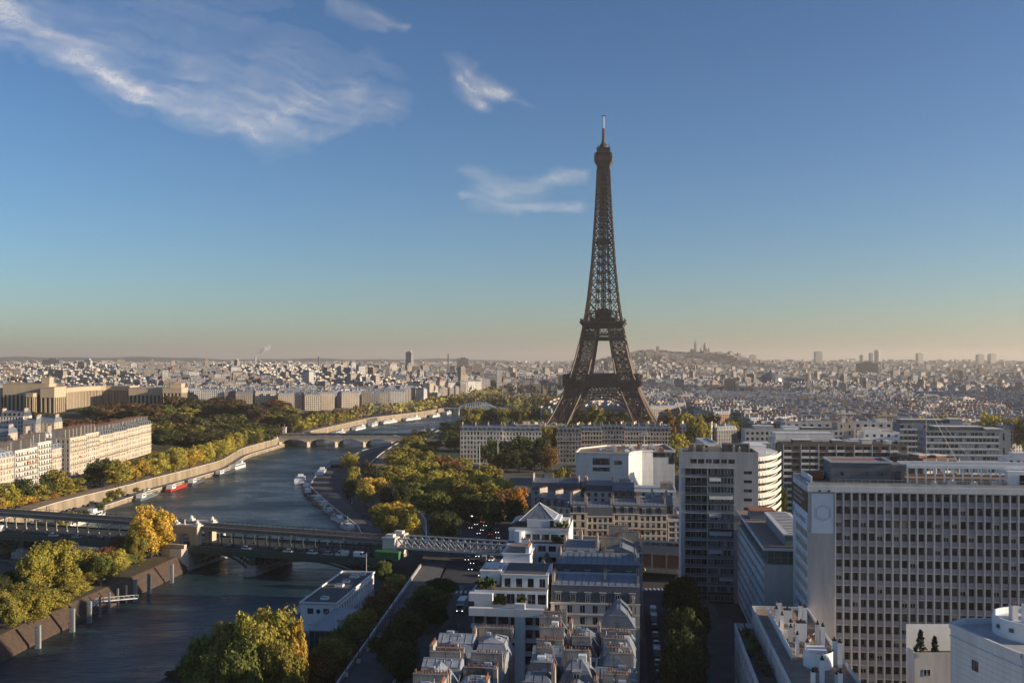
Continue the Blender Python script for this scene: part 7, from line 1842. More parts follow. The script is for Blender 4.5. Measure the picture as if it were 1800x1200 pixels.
FQ = [(166, 806, 655, 44, 'dark'), (186, 800, 668, 40, 'dark'), (206, 804, 668, 40, 'dark'), (246, 793, 690, 62, 'gold'), (224, 806, 670, 44, 'goldgreen'), (272, 798, 712, 40, 'olive'), (290, 794, 735, 44, 'goldgreen'), (298, 790, 765, 38, 'orange'), (318, 784, 780, 46, 'goldgreen'), (340, 776, 805, 50, 'goldgreen'), (362, 770, 830, 44, 'olive'), (380, 764, 850, 42, 'goldgreen'), (400, 760, 875, 40, 'goldgreen'), (412, 765, 880, 26, 'olive'), (270, 786, 742, 40, 'brown'), (250, 788, 735, 30, 'olive'), (330, 766, 850, 36, 'dark'), (300, 775, 820, 40, 'brown'), (258, 808, 690, 40, 'olive'), (282, 806, 715, 36, 'goldgreen'), (305, 800, 745, 36, 'olive'), (352, 784, 800, 34, 'olive'), (390, 772, 850, 34, 'olive'), (420, 762, 900, 34, 'dark'), (445, 764, 930, 36, 'dark'), (468, 760, 960, 36, 'dark'), (486, 757, 970, 30, 'olive')]
FQ2 = []
for k, Y in enumerate(np.arange(606, 985, 8.6)):
    Y = float(Y) + rs0.uniform(-2.5, 2.5); X = wallR(Y) - .8 - (k % 3) * 2.4; hh = rs0.uniform(13, 18.5); FQ2.append((900 + F * X / Y, HOR + (EYE - hh - H(X, Y)) * F / Y, Y, rs0.uniform(15, 19.5) * F / Y, rs0.choice(['goldgreen', 'goldgreen', 'olive', 'gold', 'goldgreen', 'olive'] if Y < 840 else ['olive', 'dark', 'deep', 'goldgreen'])))
FQ = FQ2 + onrow([q for q in FQ if q[0] <= 215], 15)
zone(FQ, H, "along the far quay wall", "trees along the far quay wall", None, 1.1)
zone([(204, 858, 596, 34, 'olive'), (150, 893, 520, 24, 'green'), (128, 896, 505, 30, 'olive'), (176, 884, 548, 22, 'green'), (190, 872, 575, 22, 'olive'), (110, 902, 490, 28, 'goldgreen'), (236, 862, 626, 18, 'green'), (262, 853, 660, 16, 'olive')], -5.5, "on the far lower quay by the barges", "trees on the far lower quay")
# hillside gardens
rs = random.Random(3); g1 = []
def fillz(n, poly_px, ys, cols, wr, tops):
    out = []
    for k in range(n):
        px = rs.uniform(*poly_px); Y = rs.uniform(*ys); c = rs.choice(cols); X = GX(px, Y)
        if X > wallR(Y) - 30: continue
        hh = rs.uniform(*tops); yt = HOR + (EYE - H(X, Y) - hh) * F / Y; out.append((px, yt, Y, rs.uniform(*wr) * 1000 / Y, c))
    return out
zone(fillz(18, (98, 260), (815, 900), ['umber', 'umber', 'redbrown', 'umber'], (46, 60), (12, 15)), H, "on the garden slope below the hill palace", "garden trees below the hill palace")
zone(fillz(18, (165, 295), (960, 1050), ['umber', 'redbrown', 'umber', 'green', 'deep'], (50, 70), (14, 20)), H, "in front of the palace colonnade", "trees hiding the palace colonnade")
zone(fillz(40, (262, 470), (850, 1040), ['deep', 'umber', 'dark', 'olive', 'deep', 'green'], (48, 66), (13, 18)), H, "in the hill garden left of the arch bridge", "garden trees left of the arch bridge")
zone(fillz(22, (470, 650), (1080, 1285), ['deep', 'umber', 'olive', 'deep'], (40, 56), (12, 17)), H, "on the slope above the far quay", "slope trees above the far quay")
for k in range(90):
    Y2 = rs.uniform(1600, 1720); px = rs.uniform(770, 990); FARTREES.append((GX(px, Y2), Y2, 0, HOR + (EYE - rs.uniform(15, 21)) * F / Y2, rs.uniform(17, 23) * F / Y2, rs.choice(['olive', 'deep', 'dark', 'brown'])))
zone(fillz(30, (300, 500), (1040, 1260), ['deep', 'umber', 'redbrown', 'deep', 'umber'], (48, 66), (14, 20)), H, "in the upper garden above the arch bridge", "upper garden trees above the arch bridge")
zone([(48, 724, 960, 30, 'dark'), (68, 718, 930, 46, 'dark'), (12, 722, 940, 34, 'dark'), (30, 728, 900, 30, 'brown'), (240, 731, 905, 16, 'gold')], H, "at the foot of the palace pavilion", "trees at the foot of the palace")
k_ = 0; it = []
for Y in np.arange(1030, 2000, 19.0):
    for off, c in ((6, None), (32, None)):
        if off == 32 and (k_ % 2): k_ += 1; continue
        k_ += 1; Y2 = float(Y + rs.uniform(-5, 5)); X = wallR(Y2) - off - rs.uniform(0, 6); px = 900 + F * X / Y2; z = H(X, Y2); hh = rs.uniform(16, 21)
        it.append((px, HOR + (EYE - z - hh) * F / Y2, Y2, rs.uniform(17, 22) * F / Y2, rs.choice(['olive', 'brown', 'olive', 'goldgreen', 'olive', 'dark'])))
zone(it, H, "along the far quay beyond the arch bridge", "far quay trees beyond the arch bridge")
it = []
for k in range(44):
    Y2 = rs.uniform(1010, 1900); X = wallL(Y2) + rs.uniform(20, 120 if Y2 > 1100 else 70); px = 900 + F * X / Y2; hh = rs.uniform(12, 19)
    if abs(X - 92) < 75 and abs(Y2 - 1000) < 75: continue
    it.append((px, HOR + (EYE - hh) * F / Y2, Y2, rs.uniform(15, 22) * F / Y2, rs.choice(['dark', 'dark', 'olive', 'green', 'olive', 'goldgreen'])))
for k in range(15):
    px = 822 + k * 10 + rs.uniform(-3, 3); Y2 = rs.uniform(1170, 1285); it.append((px, HOR + (EYE - rs.uniform(19, 24)) * F / Y2, Y2, rs.uniform(17, 22) * F / Y2, rs.choice(['dark', 'olive', 'dark', 'goldgreen'])))
zone(it, H, "in the dark riverside wood left of the tower", "riverside wood left of the tower")
print("TREES", NT[0])
# patches of woodland too far off to count
b = MB(); r = np.random.default_rng(9)
for (px0, px1, y0, y1, n) in ((1240, 1800, 1750, 2700, 150), (1480, 1800, 1500, 1800, 30), (330, 700, 1950, 2600, 60), (820, 1000, 1950, 2500, 40), (1150, 1500, 1300, 1700, 20), (1115, 1325, 5250, 5800, 170)):
    for k in range(n):
        Y = r.uniform(y0, y1); X = GX(r.uniform(px0, px1), Y); z = H(X, Y); R_ = r.uniform(5, 9) * (2.2 if Y > 5000 else 1)
        for j in range(26):
            u = r.normal(size=3); u /= np.linalg.norm(u); c = Vector((X, Y, z + 11)) + Vector(u * np.array([R_, R_, 7]) * r.uniform(.7, 1.05)); d = Vector(r.normal(0, 1.3, 3)); e = Vector(r.normal(0, 1.3, 3)); b.quad([c - d - e, c + d - e, c + d + e, c - d + e], None)
lf = mat("far_leaf", (.085, .075, .03), var=.6, scale=.03); b.m = [lf] * len(b.f)
for (X, Y, z, yt, wp, c) in FARTREES:
    h = max(6, height(yt, Y) - z); R_ = wp / 2 * Y / F; m_ = mat("far_leaf_" + c, TC[c], var=.5, scale=.06)
    for j in range(90):
        u = r.normal(size=3); u /= np.linalg.norm(u); c_ = Vector((X, Y, z + h * .55)) + Vector(u * np.array([R_, R_, h * .45]) * r.uniform(.6, 1.03)); d = Vector(r.normal(0, .75, 3)); e = Vector(r.normal(0, .75, 3)); b.quad([c_ - d - e, c_ + d - e, c_ + d + e, c_ - d + e], m_)
b.build("distant_trees", label="scattered patches of distant autumn trees among the roofs", cat="trees", kind='stuff')

# ------------------------------------------------------------------ vehicles
def car_protos(L, W, Hh, kind):
    body = MB(); cab = MB(); l = L / 2; w = W / 2
    if kind == 'car':
        zs = .28; s = [(-l, .42, .74, .9), (-l + .15, zs, .86, 1), (-.9, zs, .92, 1), (1.0, zs, .92, 1), (l - .4, zs, .80, 1), (l, .4, .62, .88)]
        for a, c in zip(s[:-1], s[1:]):
            body.loft([(a[0], -w * a[3], a[1]), (a[0], w * a[3], a[1]), (a[0], w * a[3] * .96, a[2]), (a[0], -w * a[3] * .96, a[2])], [(c[0], -w * c[3], c[1]), (c[0], w * c[3], c[1]), (c[0], w * c[3] * .96, c[2]), (c[0], -w * c[3] * .96, c[2])], carp)
        for a in (s[0], s[-1]): body.quad([(a[0], -w * a[3], a[1]), (a[0], w * a[3], a[1]), (a[0], w * a[3] * .96, a[2]), (a[0], -w * a[3] * .96, a[2])], carp)
        A = rect(-l + .25, 1.1, -w * .92, w * .92, .9); B = rect(-l + .85, .35, -w * .74, w * .74, Hh); cab.loft(A, B, carg, None); body.quad([(x, y, z + .012) for x, y, z in rect(-l + .8, .42, -w * .76, w * .76, Hh)], carp)
        body.bar((.72, -w * .84, 1.15), (.35, -w * .75, Hh), .07, carp); body.bar((.72, w * .84, 1.15), (.35, w * .75, Hh), .07, carp)
    elif kind == 'van':
        s = [(-l, .35, Hh * .97), (l - 1.5, .35, Hh), (l - .75, .35, 1.25), (l, .4, .95)]
        for a, c in zip(s[:-1], s[1:]): body.loft([(a[0], -w, a[1]), (a[0], w, a[1]), (a[0], w * .94, a[2]), (a[0], -w * .94, a[2])], [(c[0], -w, c[1]), (c[0], w, c[1]), (c[0], w * .94, c[2]), (c[0], -w * .94, c[2])], carp)
        for a in (s[0], s[-1]): body.quad([(a[0], -w, a[1]), (a[0], w, a[1]), (a[0], w * .94, a[2]), (a[0], -w * .94, a[2])], carp)
        z1, z2 = 1.32, Hh - .15; cab.quad([(l - .76, -w * .85, z1 + .02), (l - .76, w * .85, z1 + .02), (l - 1.36, w * .82, z2), (l - 1.36, -w * .82, z2)], carg)
        for sgn in (-1, 1): cab.box(l - 2.3, l - 1.35, sgn * w * 1.0 - .02, sgn * w * 1.0 + .02, 1.2, Hh - .35, carg)
    else:
        body.box(-l, l - 2.1, -w, w, .9, Hh, carp); body.box(-l, l, -w * .8, w * .8, .5, .89, tyre); body.box(l - 2.0, l, -w * .95, w * .95, .6, 2.6, carp); cab.box(l + .005, l + .03, -w * .8, w * .8, 1.5, 2.4, carg)
        for sgn in (-1, 1): cab.box(l - 1.5, l - .4, sgn * w * .955 - .02, sgn * w * .955 + .02, 1.5, 2.3, carg)
    wh = MB(); wh.cyl((0, -.11, 0), (0, .11, 0), .32, .32, 12, tyre); wh.cyl((0, -.125, 0), (0, .125, 0), .18, .18, 8, steelw)
    hl = MB(); hl.box(0, .05, -.12, .12, -.07, .07, lampw); tl = MB(); tl.box(-.05, 0, -.14, .14, -.08, .08, lampr)
    return dict(body=body.mesh("body"), cab=cab.mesh("windows"), wheel=wh.mesh("wheel"), hl=hl.mesh("headlight"), tl=tl.mesh("tail_light"), L=L, W=W)
CARP = {'car': car_protos(4.3, 1.76, 1.46, 'car'), 'estate': car_protos(4.6, 1.8, 1.62, 'car'), 'van': car_protos(5.2, 1.95, 2.25, 'van'), 'truck': car_protos(8.4, 2.4, 3.5, 'truck')}
CC_ = [((.55, .55, .55), "silver"), ((.75, .75, .74), "white"), ((.02, .02, .022), "black"), ((.12, .125, .13), "dark grey"), ((.03, .05, .12), "dark blue"), ((.30, .02, .02), "red"), ((.02, .02, .022), "black"), ((.34, .35, .36), "grey")]
def vehicle(kind, x, y, z, rz, label, col, group=None, lights=False, simple=False):
    p = CARP[kind]; e = empty({'car': 'car', 'estate': 'car', 'van': 'van', 'truck': 'truck'}[kind], (x, y, z), rz, label=label, cat={'van': 'van', 'truck': 'truck'}.get(kind, 'car'), group=group)
    inst("body", p['body'], e, color=col); inst("windows", p['cab'], e)
    if not simple:
        for sx in (-.31, .31):
            for sy in (-.42, .42): inst("wheel", p['wheel'], e, (sx * p['L'], sy * p['W'], .32))
    if lights:
        zz = .62 if kind != 'truck' else .8
        for sy in (-.34, .34): inst("headlight", p['hl'], e, (p['L'] / 2 + .0, sy * p['W'], zz)); inst("tail_light", p['tl'], e, (-p['L'] / 2, sy * p['W'], zz + .1))
    return e
def pick(): return RNG.choice(CC_)
# parked along the side street
cnt = {}
for k in range(15):
    y = 186 + k * 8.6; x = 27.2 + (y - 170) * .119; c, n = pick(); kd = 'van' if k in (13, 9) else 'car'
    if k == 14: c, n = (.75, .75, .74), "white"; kd = 'van'
    vehicle(kd, x, y, .02, rad(83), f"{n} {kd} parked in the side street, {ordw(k)} from the bottom", c, "vehicles parked along the side street")
vehicle('car', 35.4, 197, .02, rad(-97), "black car parked under the street trees near the bottom", (.02, .02, .022)); vehicle('van', GX(1180, 176), 176, .02, rad(83), "silver van catching sun at the bottom of the side street", (.7, .7, .7))
# traffic at the junction
for k, (px, py, kd, up) in enumerate(((812, 914, 'van', 1), (836, 908, 'van', 0), (838, 922, 'car', 0), (849, 918, 'car', 1), (853, 924, 'car', 0), (868, 922, 'car', 1), (848, 932, 'car', 0), (861, 933, 'car', 1), (863, 940, 'estate', 1), (874, 936, 'estate', 0), (842, 938, 'car', 0), (824, 902, 'car', 0), (832, 903, 'car', 0), (868, 897, 'van', 1), (889, 900, 'car', 1), (886, 908, 'van', 1), (828, 928, 'car', 0), (856, 912, 'car', 0),
                                          (822, 984, 'car', 0), (840, 978, 'car', 0), (851, 986, 'van', 1), (864, 985, 'estate', 0), (832, 990, 'car', 0), (843, 1002, 'car', 1), (828, 1001, 'car', 0), (854, 1000, 'car', 0), (846, 1012, 'car', 0), (860, 947, 'car', 1), (876, 946, 'car', 0))):
    X, Y = ground(px, py); c, n = pick(); where = "beyond the steel truss" if py < 960 else "before the steel truss"
    vehicle(kd, X, Y, .03, rad(84) + (0 if up else math.pi) + RNG.uniform(-.12, .12), f"{n} {kd if kd != 'estate' else 'car'} {where}, {ordw(k if py < 960 and k < 18 else k - 9)} of the queue", c, "traffic at the junction", lights=not up or RNG.random() < .3)
X, Y = ground(812, 1072); vehicle('truck', X, Y, .03, rad(-97), "long pale truck with lights on under the quay road trees", (.42, .44, .44), lights=True)
for k, (px, py) in enumerate(((800, 1120), (790, 1160))): X, Y = ground(px, py); vehicle('car', X, Y, .03, rad(-97), f"dark car on the shaded quay road, {'farther from' if k == 0 else 'nearer'} the bottom edge", (.03, .03, .032), lights=True)
# bridge traffic
for k, (x, y, kd, n) in enumerate(((-98, -8.5, 'truck', 'white'), (-82, -8, 'car', 'red'), (-66, -8.4, 'estate', 'silver'), (-54, -8.2, 'car', 'grey'), (-40, -8.6, 'car', 'black'), (-28, -8.2, 'car', 'dark grey'), (22, -8, 'car', 'black'), (31, -8.4, 'estate', 'silver'), (45, -8, 'car', 'black'), (50, -8.4, 'car', 'white'), (61, -8.5, 'car', 'white'), (68, -8.3, 'car', 'grey'), (74, -8.3, 'van', 'silver'), (82, -8.4, 'van', 'white'))):
    c = [q[0] for q in CC_ if q[1] == n][0]; p = BR(x, y, 1.0); vehicle(kd, p[0], p[1], p[2], BRZ + (0 if k % 3 else math.pi), f"{n} {kd if kd != 'estate' else 'car'} on the green bridge, {ordw(k) if k < 6 else ordw(k - 6)} {'left of the stone gateway' if k < 6 else 'right of the stone gateway'}", c, "vehicles on the green bridge")
GC = empty("container", BR(92 + 2, -8.8, 1.0), BRZ, label="green covered container beside the bridge's end tower", cat="container"); b = MB(); b.box(-5, 5, -1.3, 1.3, .3, 3.0, greenc)
for k in range(11): xx = -5 + k; b.box(xx - .08, xx + .08, -1.38, -1.302, .3, 3.0, greenc)
b.build("box", GC); b = MB(); b.loft(rect(-5.1, 5.1, -1.4, 1.4, 3.0), rect(-4.9, 4.9, -.2, .2, 3.5), greenc, greenc); b.build("cover", GC)
# far riverside road
k = 0
for y in np.arange(455, 980, 11.0):
    for off in (16.5, 23.5):
        if RNG.random() < .72:
            x = wallR(y) - off + RNG.uniform(-.5, .5); c, n = pick(); kd = 'van' if RNG.random() < .15 else 'car'
            vehicle(kd, x, float(y) + RNG.uniform(-2, 2), H(x, y) + .03, rad(90), f"{n} {kd} on the far riverside road, {ordw(k)} beyond the raised railway", c, "traffic on the far riverside road", simple=y > 600); k += 1
k = 0
for y in np.arange(470, 640, 7.0):
    if RNG.random() < .6: x = wallR(y) + 4; c, n = pick(); vehicle('car', x, float(y), -5.47, rad(90), f"{n} car parked on the far lower quay, {ordw(k)} beyond the raised railway", c, "cars on the far lower quay", simple=y > 560); k += 1
for k, (px, py) in enumerate(((604, 862), (610, 872), (618, 884), (606, 846), (640, 908), (652, 922))): X, Y = ground(px, py, -5.5); c, n = pick(); vehicle('car' if k != 3 else 'van', X, Y, -5.47, rad(100), f"{n} {'car' if k != 3 else 'van'} parked on the port road beside the houseboats, {ordw(k)} of six", c, "cars on the port road")
for k in range(12): X = -220 + k * 11.5; c, n = pick(); vehicle('van' if k % 5 == 2 else 'car', X, 1000 - 12, 2.23, rad(0 if k % 2 else 180), f"{n} vehicle crossing the stone arch bridge, {ordw(k)} from the left", c, "vehicles on the stone arch bridge", simple=True)
X, Y = ground(462, 1192, -5.5); vehicle('car', -72 + 8, 246, -5.47, rad(83), "silver car under the trees at the bottom frame edge", (.6, .6, .6))

# ------------------------------------------------------------------ boats
def boat_proto(L, W, kind):
    h = MB(); c = MB(); l = L / 2; w = W / 2; secs = [(-l, w * .8, .2), (-l * .9, w, 0), (l * .55, w, 0), (l * .85, w * .6, .25), (l, .08, .7)]
    for a, b_ in zip(secs[:-1], secs[1:]):
        h.loft([(a[0], -a[1] * .85, -.6), (a[0], a[1] * .85, -.6), (a[0], a[1], 1.3 + a[2]), (a[0], -a[1], 1.3 + a[2])], [(b_[0], -b_[1] * .85, -.6), (b_[0], b_[1] * .85, -.6), (b_[0], b_[1], 1.3 + b_[2]), (b_[0], -b_[1], 1.3 + b_[2])], hullp)
    h.quad([(-l, -w * .68, -.6), (-l, w * .68, -.6), (-l, w * .8, 1.5), (-l, -w * .8, 1.5)], hullp)
    i = [(-l, -w * .8, 1.36), (l * .55, -w, 1.32), (l * .85, -w * .6, 1.5), (l, 0, 1.9), (l * .85, w * .6, 1.5), (l * .55, w, 1.32), (-l, w * .8, 1.36)]; h.quad(i, deckm)
    if kind == 'barge':
        c.box(-l * .86, -l * .45, -w * .72, w * .72, 1.35, 3.6, white, white); c.box(-l * .8, -l * .5, -w * .73 - .02, w * .73 + .02, 2.3, 3.1, glass); c.box(-l * .42, l * .5, -w * .62, w * .62, 1.35, 2.2, hullp, deckm); c.box(-l * .3, l * .3, -w * .4, w * .4, 2.2, 2.6, steelw)
    elif kind == 'cruise':
        c.box(-l * .92, l * .6, -w * .86, w * .86, 1.35, 3.5, white, white); c.box(-l * .9, l * .57, -w * .86 - .03, w * .86 + .03, 2.0, 3.1, glass); c.box(-l * .8, l * .2, -w * .7, w * .7, 3.5, 3.7, steelw); c.box(l * .25, l * .45, -w * .5, w * .5, 3.5, 5.2, white)
        for k in range(14): x = -l * .88 + k * l * .11; c.box(x - .12, x + .12, -w * .88 - .04, w * .88 + .04, 1.9, 3.2, white)
    else:
        c.box(-l * .6, l * .3, -w * .7, w * .7, 1.35, 2.9, white, white); c.box(-l * .55, l * .25, -w * .7 - .02, w * .7 + .02, 1.9, 2.6, glass); c.loft(rect(l * .05, l * .3, -w * .6, w * .6, 2.9), rect(l * .02, l * .2, -w * .5, w * .5, 3.9), glass, white); c.box(-l * .9, -l * .62, -w * .6, w * .6, 1.36, 1.9, frame_w)
    return h.mesh("hull"), c.mesh("cabin")
BOATP = {'barge': boat_proto(30, 5.2, 'barge'), 'cruise': boat_proto(40, 7, 'cruise'), 'yacht': boat_proto(17, 4.6, 'yacht')}
def boat(kind, x, y, rz, label, col, s=1.0, group=None):
    e = empty("boat", (x, y, -7.9), rz, label=label, cat="boat", group=group); a, c = BOATP[kind]; o = inst("hull", a, e, color=col, scale=(s, 1, 1)); inst("cabin", c, e, color=col, scale=(s, 1, 1))
    b = MB(); b.bar((0, 0, 2.5), (0, 0, 6.5), .12, steelw); m = b.build("mast", e); return e
HB = "houseboats along the near bank"
seq = [(629, 929, 'yacht', (.62, .62, .62), "white cabin cruiser nearest the bridge among the moored houseboats"), (619, 914, 'yacht', (.7, .7, .68), "white houseboat with a pale roof, second from the bridge"), (606, 900, 'yacht', (.35, .36, .38), "grey and white houseboat, third from the bridge"), (596, 888, 'barge', (.16, .17, .12), "olive hulled barge, fourth from the bridge"), (583, 878, 'barge', (.1, .12, .1), "dark barge with white deck gear, fifth from the bridge"),
       (572, 866, 'barge', (.08, .085, .09), "long black barge, sixth from the bridge"), (561, 856, 'barge', (.2, .15, .12), "brown cargo barge near the white terminal boat")]
for px, py, kd, c, lab in seq:
    X, Y = ground(px, py, -8); X2 = shoreL(Y) - 4; boat(kd, X2, Y, math.atan2(55, -30) if Y < 640 else rad(105), lab, c, .8 if kd == 'barge' else 1, HB)
boat('cruise', -142, 742, rad(96), "white double ended tour boat moored at the covered pier", (.7, .72, .74), 1.1); boat('cruise', -149, 700, rad(97), "white tour boat with dark windows below the covered pier", (.66, .68, .7), .6)
PR = empty("covered_pier", (-136, 775, -8), rad(97), label="dark roofed floating pier on the near bank bend", cat="pier"); b = MB(); b.box(-34, 34, -6, 6, -.4, 1.0, steelw); b.build("pontoon", PR)
b = MB(); b.box(-8, 34, -6.4, 6.4, 5.4, 6.0, bluegrey, slate); b.build("roof", PR)
for k in range(7):
    for s in (-5.6, 5.6): b = MB(); x = -7 + k * 6.6; b.box(x - .2, x + .2, s - .2, s + .2, 1.0, 5.4, white); b.build("post", PR)
b = MB(); b.box(-4, 32, -4.5, 4.5, 1.0, 4.6, glass); b.build("glazed_hall", PR)
seqR = [(404, 822, 'cruise', (.72, .72, .72), .7, "white passenger boat farthest along the far bank barges"), (374, 832, 'barge', (.05, .06, .08), 1.2, "long dark blue barge behind the white passenger boat"), (330, 848, 'barge', (.10, .11, .13), 1.0, "dark barge with a white wheelhouse beside the red one"), (294, 858, 'barge', (.42, .05, .03), 1.15, "bright red barge moored at the far quay"), (248, 874, 'barge', (.15, .17, .18), 1.05, "grey barge between the red one and the cream barge")]
for px, py, kd, c, s, lab in seqR:
    X, Y = ground(px, py, -8); boat(kd, shoreR(Y) + 4, Y, rad(90) - (.1 if Y > 700 else .03), lab, c, s, "barges along the far bank")
boat('cruise', shoreR(530) + 5, 530, rad(90), "long cream restaurant barge just beyond the raised railway", (.62, .56, .46), 1.3); boat('yacht', shoreR(498) + 4, 492, rad(90), "white cabin boat seen through the railway columns", (.7, .7, .7))
for k, (Y, kd, c, s) in enumerate(((1095, 'cruise', (.7, .7, .7), .8), (1150, 'cruise', (.72, .72, .72), 1.1), (1235, 'cruise', (.72, .74, .76), 1.3), (1300, 'cruise', (.6, .6, .58), .9), (1360, 'cruise', (.72, .72, .7), 1.2), (1430, 'cruise', (.75, .75, .74), 1.4), (1505, 'cruise', (.7, .7, .7), 1.0), (1580, 'cruise', (.7, .7, .7), 1.2))):
    boat(kd, shoreR(Y) + 6, Y, math.atan2(60, shoreR(Y + 30) - shoreR(Y - 30)), f"sunlit white tour boat moored beyond the arch bridge, {ordw(k)} from the bridge", c, s, "tour boats beyond the arch bridge")
boat('cruise', shoreL(1180) - 8, 1180, rad(78), "dark covered boat at the near bank beyond the arch bridge", (.08, .09, .1), 1.6); boat('barge', shoreL(1110) - 8, 1110, rad(70), "low dark barge at the near bank beyond the arch bridge", (.06, .06, .07), 1.2)
boat('yacht', -71, 345, rad(83), "white motor boat moored at the clubhouse's far side", (.7, .7, .72), .7); boat('yacht', -71, 318, rad(83), "white boat with blue trim moored at the clubhouse's near side", (.62, .66, .75), .8)
b = MB(); b.prism([(-226, 440), (-214, 466), (-219, 492), (-229, 488), (-232, 440)], -8.6, -5.45, quaystone, soil); b.build("landing_stage", label="pale stone landing ramp under the far end of the green bridge", cat="landing ramp")

# ------------------------------------------------------------------ high thin clouds
def cirrus(label, name, box, strokes, D, seed, angle, opac, veil=None):
    """a sheet of ice cloud D metres away, its body drawn by soft strokes and combed into fibres"""
    x0, x1, y0, y1 = box; nx = int((x1 - x0) / 3.2); ny = int((y1 - y0) / 3.2)
    gx, gy = np.meshgrid(np.linspace(x0, x1, nx), np.linspace(y0, y1, ny)); rr = np.random.default_rng(seed)
    def noise(px, py, oct=5, gain=.58):
        tot = 0; amp = 1; f = 1.0; s_ = 0
        for o in range(oct):
            tb = rr.random((64, 64)); ix = np.floor(px * f).astype(int); iy = np.floor(py * f).astype(int); fx = px * f - ix; fy = py * f - iy; fx = fx * fx * (3 - 2 * fx); fy = fy * fy * (3 - 2 * fy)
            g_ = lambda a, b_: tb[a % 64, b_ % 64]
            tot = tot + amp * (g_(ix, iy) * (1 - fx) * (1 - fy) + g_(ix + 1, iy) * fx * (1 - fy) + g_(ix, iy + 1) * (1 - fx) * fy + g_(ix + 1, iy + 1) * fx * fy); s_ += amp; amp *= gain; f *= 2.03
        return tot / s_
    wx = (noise(gx / 90, gy / 90) - .5) * 46; wy = (noise(gx / 80 + 9, gy / 80) - .5) * 34
    wx2 = (noise(gx / 26, gy / 26, 3) - .5) * 16; wy2 = (noise(gx / 26 + 5, gy / 26, 3) - .5) * 12
    X_ = gx + wx * .5 + wx2; Y_ = gy + wy * .5 + wy2; body = np.zeros_like(gx)
    for pts, w0, w1, wt in strokes:
        n = len(pts) - 1
        for k in range(n):
            (ax, ay), (bx, by) = pts[k], pts[k + 1]; L2 = (bx - ax) ** 2 + (by - ay) ** 2; t = np.clip(((X_ - ax) * (bx - ax) + (Y_ - ay) * (by - ay)) / L2, 0, 1)
            dd = np.hypot(X_ - ax - t * (bx - ax), Y_ - ay - t * (by - ay)); ww = w0 + (w1 - w0) * (k + t) / n
            body = np.maximum(body, wt * np.exp(-(dd / ww) ** 1.7))
    if veil is not None: body = np.maximum(body, veil(X_, Y_))
    a = rad(angle); u = (X_ + wx) * math.cos(a) + (Y_ + wy) * math.sin(a); v = -(X_ + wx) * math.sin(a) + (Y_ + wy) * math.cos(a)
    fib = noise(u / 150, v / 15, 6, .66); soft = noise(gx / 100 + 3, gy / 70, 4)
    d = body * (.16 + 1.05 * np.clip((fib - .32) * 2.2, 0, 1) * np.clip(.35 + (soft - .3) * 1.6, 0, 1.1)) * opac
    e = np.minimum(np.minimum(gx - x0, x1 - gx), np.minimum(gy - y0, y1 - gy)) / 30; d = np.clip(d, 0, .95) * np.clip(e, 0, 1) if box[2] > 0 else np.clip(d, 0, .95)
    cxp = (x0 + x1) / 2; cyp = (y0 + y1) / 2; dep = D * (1 + 1.1 * (gx - cxp) / F + .25 * (gy - cyp) / F)
    V = np.stack([(gx - 900) * dep / F, dep, EYE - (gy - HOR) * dep / F], axis=2).reshape(-1, 3); me = bpy.data.meshes.new(name)
    idx = np.arange(nx * ny).reshape(ny, nx); keep = (np.maximum.reduce([d[:-1, :-1], d[1:, :-1], d[:-1, 1:], d[1:, 1:]]) > .02)
    q = np.stack([idx[1:, :-1], idx[1:, 1:], idx[:-1, 1:], idx[:-1, :-1]], axis=2)[keep]
    me.from_pydata(V.tolist(), [], q.tolist())
    at_ = me.attributes.new("ice", 'FLOAT', 'POINT'); at_.data.foreach_set("value", d.ravel().astype(np.float32)); me.materials.append(cloudm); me.polygons.foreach_set("use_smooth", [True] * len(q)); me.update()
    o = bpy.data.objects.new(name, me); COL.objects.link(o); tag(o, label, "cloud"); return o
cloudm = bpy.data.materials.new("cirrus"); cloudm.use_nodes = True; nt = cloudm.node_tree; nt.nodes.clear(); o_ = nt.nodes.new("ShaderNodeOutputMaterial"); mx = nt.nodes.new("ShaderNodeMixShader"); tr = nt.nodes.new("ShaderNodeBsdfTransparent"); df = nt.nodes.new("ShaderNodeBsdfDiffuse"); tl = nt.nodes.new("ShaderNodeBsdfTranslucent"); m2 = nt.nodes.new("ShaderNodeMixShader"); at_ = nt.nodes.new("ShaderNodeAttribute"); at_.attribute_name = "ice"
for q in (df, tl): q.inputs[0].default_value = (.95, .95, .95, 1)
m2.inputs[0].default_value = .5; nt.links.new(df.outputs[0], m2.inputs[1]); nt.links.new(tl.outputs[0], m2.inputs[2]); nt.links.new(at_.outputs["Fac"], mx.inputs[0]); nt.links.new(tr.outputs[0], mx.inputs[1]); nt.links.new(m2.outputs[0], mx.inputs[2]); nt.links.new(mx.outputs[0], o_.inputs[0])
def big_veil(X, Y):
    yr_ = np.interp(X, [-60, 40, 130, 220, 300, 410, 530, 620, 700, 760], [10, 60, 112, 172, 220, 246, 262, 238, 200, 180]); t = yr_ - Y
    top = np.interp(X, [-60, 150, 300, 450, 700], [40, 75, 120, 130, 70])
    return np.clip(t / 14, 0, 1) * np.exp(-np.maximum(t, 0) / top) * np.interp(X, [-60, 60, 200, 520, 640, 740], [.55, .55, .5, .5, .34, 0])
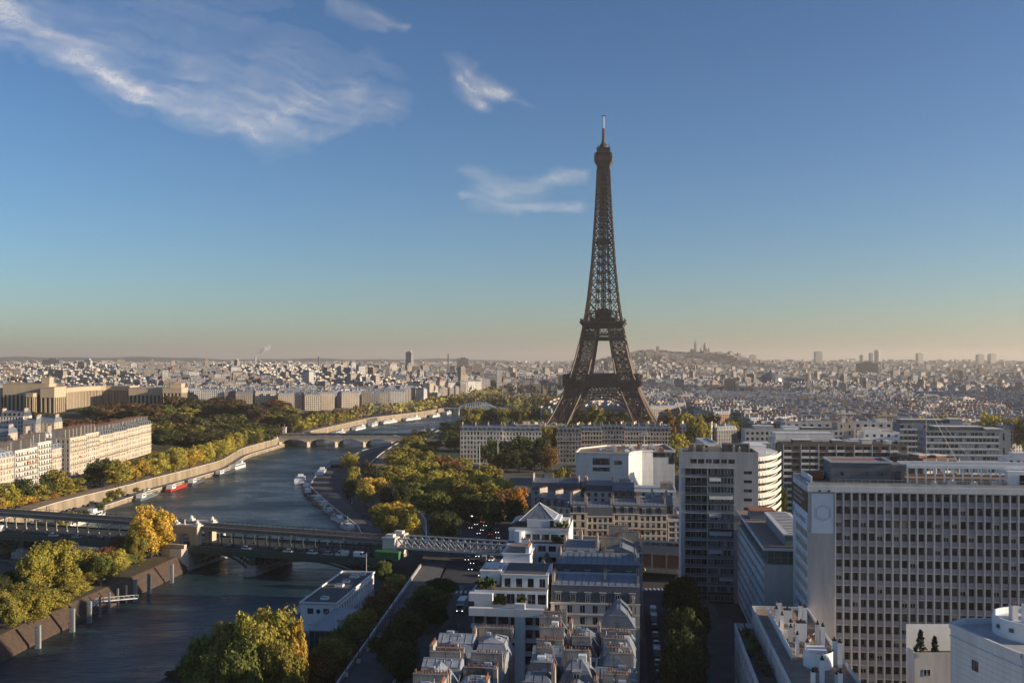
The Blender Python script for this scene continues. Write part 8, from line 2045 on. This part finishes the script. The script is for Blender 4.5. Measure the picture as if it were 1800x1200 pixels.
cirrus("long feathery white cloud sweeping across the upper left sky", "cirrus_cloud", (-40, 780, -30, 290), [([(-20, 22), (60, 55), (130, 92), (205, 140), (250, 165)], 34, 26, .62), ([(300, 205), (400, 234), (530, 254)], 14, 16, .28), ([(480, 215), (560, 175), (620, 168)], 48, 36, .42), ([(520, 240), (560, 215), (680, 195)], 26, 22, .3)], 22000, 4, 17, .82, big_veil)
cirrus("small wispy cloud at the top edge left of centre", "cirrus_cloud", (570, 740, -25, 80), [([(590, 2), (630, 22), (665, 45)], 22, 14, .3), ([(640, 18), (680, 38), (708, 50)], 12, 8, .42)], 22500, 12, 26, .6)
cirrus("little bright tufted cloud above and left of the tower top", "cirrus_cloud", (770, 960, 80, 230), [([(790, 100), (815, 130), (836, 150)], 16, 14, .2), ([(815, 135), (836, 160), (852, 180)], 18, 11, .5), ([(836, 152), (862, 158), (890, 164)], 15, 10, .68), ([(885, 168), (940, 188)], 6, 5, .1)], 22500, 21, 24, 1.0)
cirrus("forked wisp of cloud pointing at the tower's upper shaft", "cirrus_cloud", (730, 1060, 270, 400), [([(828, 297), (862, 316), (905, 326), (950, 322), (985, 308), (1030, 302)], 13, 11, .38), ([(862, 316), (888, 334), (870, 348)], 15, 14, .36), ([(812, 345), (850, 347), (900, 358), (960, 364), (1022, 366)], 5, 8, .5), ([(850, 345), (900, 340), (950, 328)], 20, 18, .34), ([(880, 362), (920, 370)], 7, 7, .3)], 20500, 33, 4, 1.0)
# ------------------------------------------------------------------ haze
b = MB(); b.box(-30000, 30000, -900, 42000, -11.5, 345, None); me = b.mesh if False else None
hm = bpy.data.materials.new("haze"); hm.use_nodes = True; nt = hm.node_tree; nt.nodes.clear(); o_ = nt.nodes.new("ShaderNodeOutputMaterial"); pv_ = nt.nodes.new("ShaderNodeVolumePrincipled"); pv_.inputs["Color"].default_value = (.94, .85, .75, 1); pv_.inputs["Density"].default_value = 6.5e-5; pv_.inputs["Anisotropy"].default_value = 0.3; nt.links.new(pv_.outputs[0], o_.inputs["Volume"])
b.m = [hm] * len(b.f); b.build("haze", label="pale morning haze over the whole city", cat="haze", kind='stuff')
print("OBJECTS", len(bpy.data.objects), "dup labels", sum(1 for k, v in USED.items() if len(v) > 1))
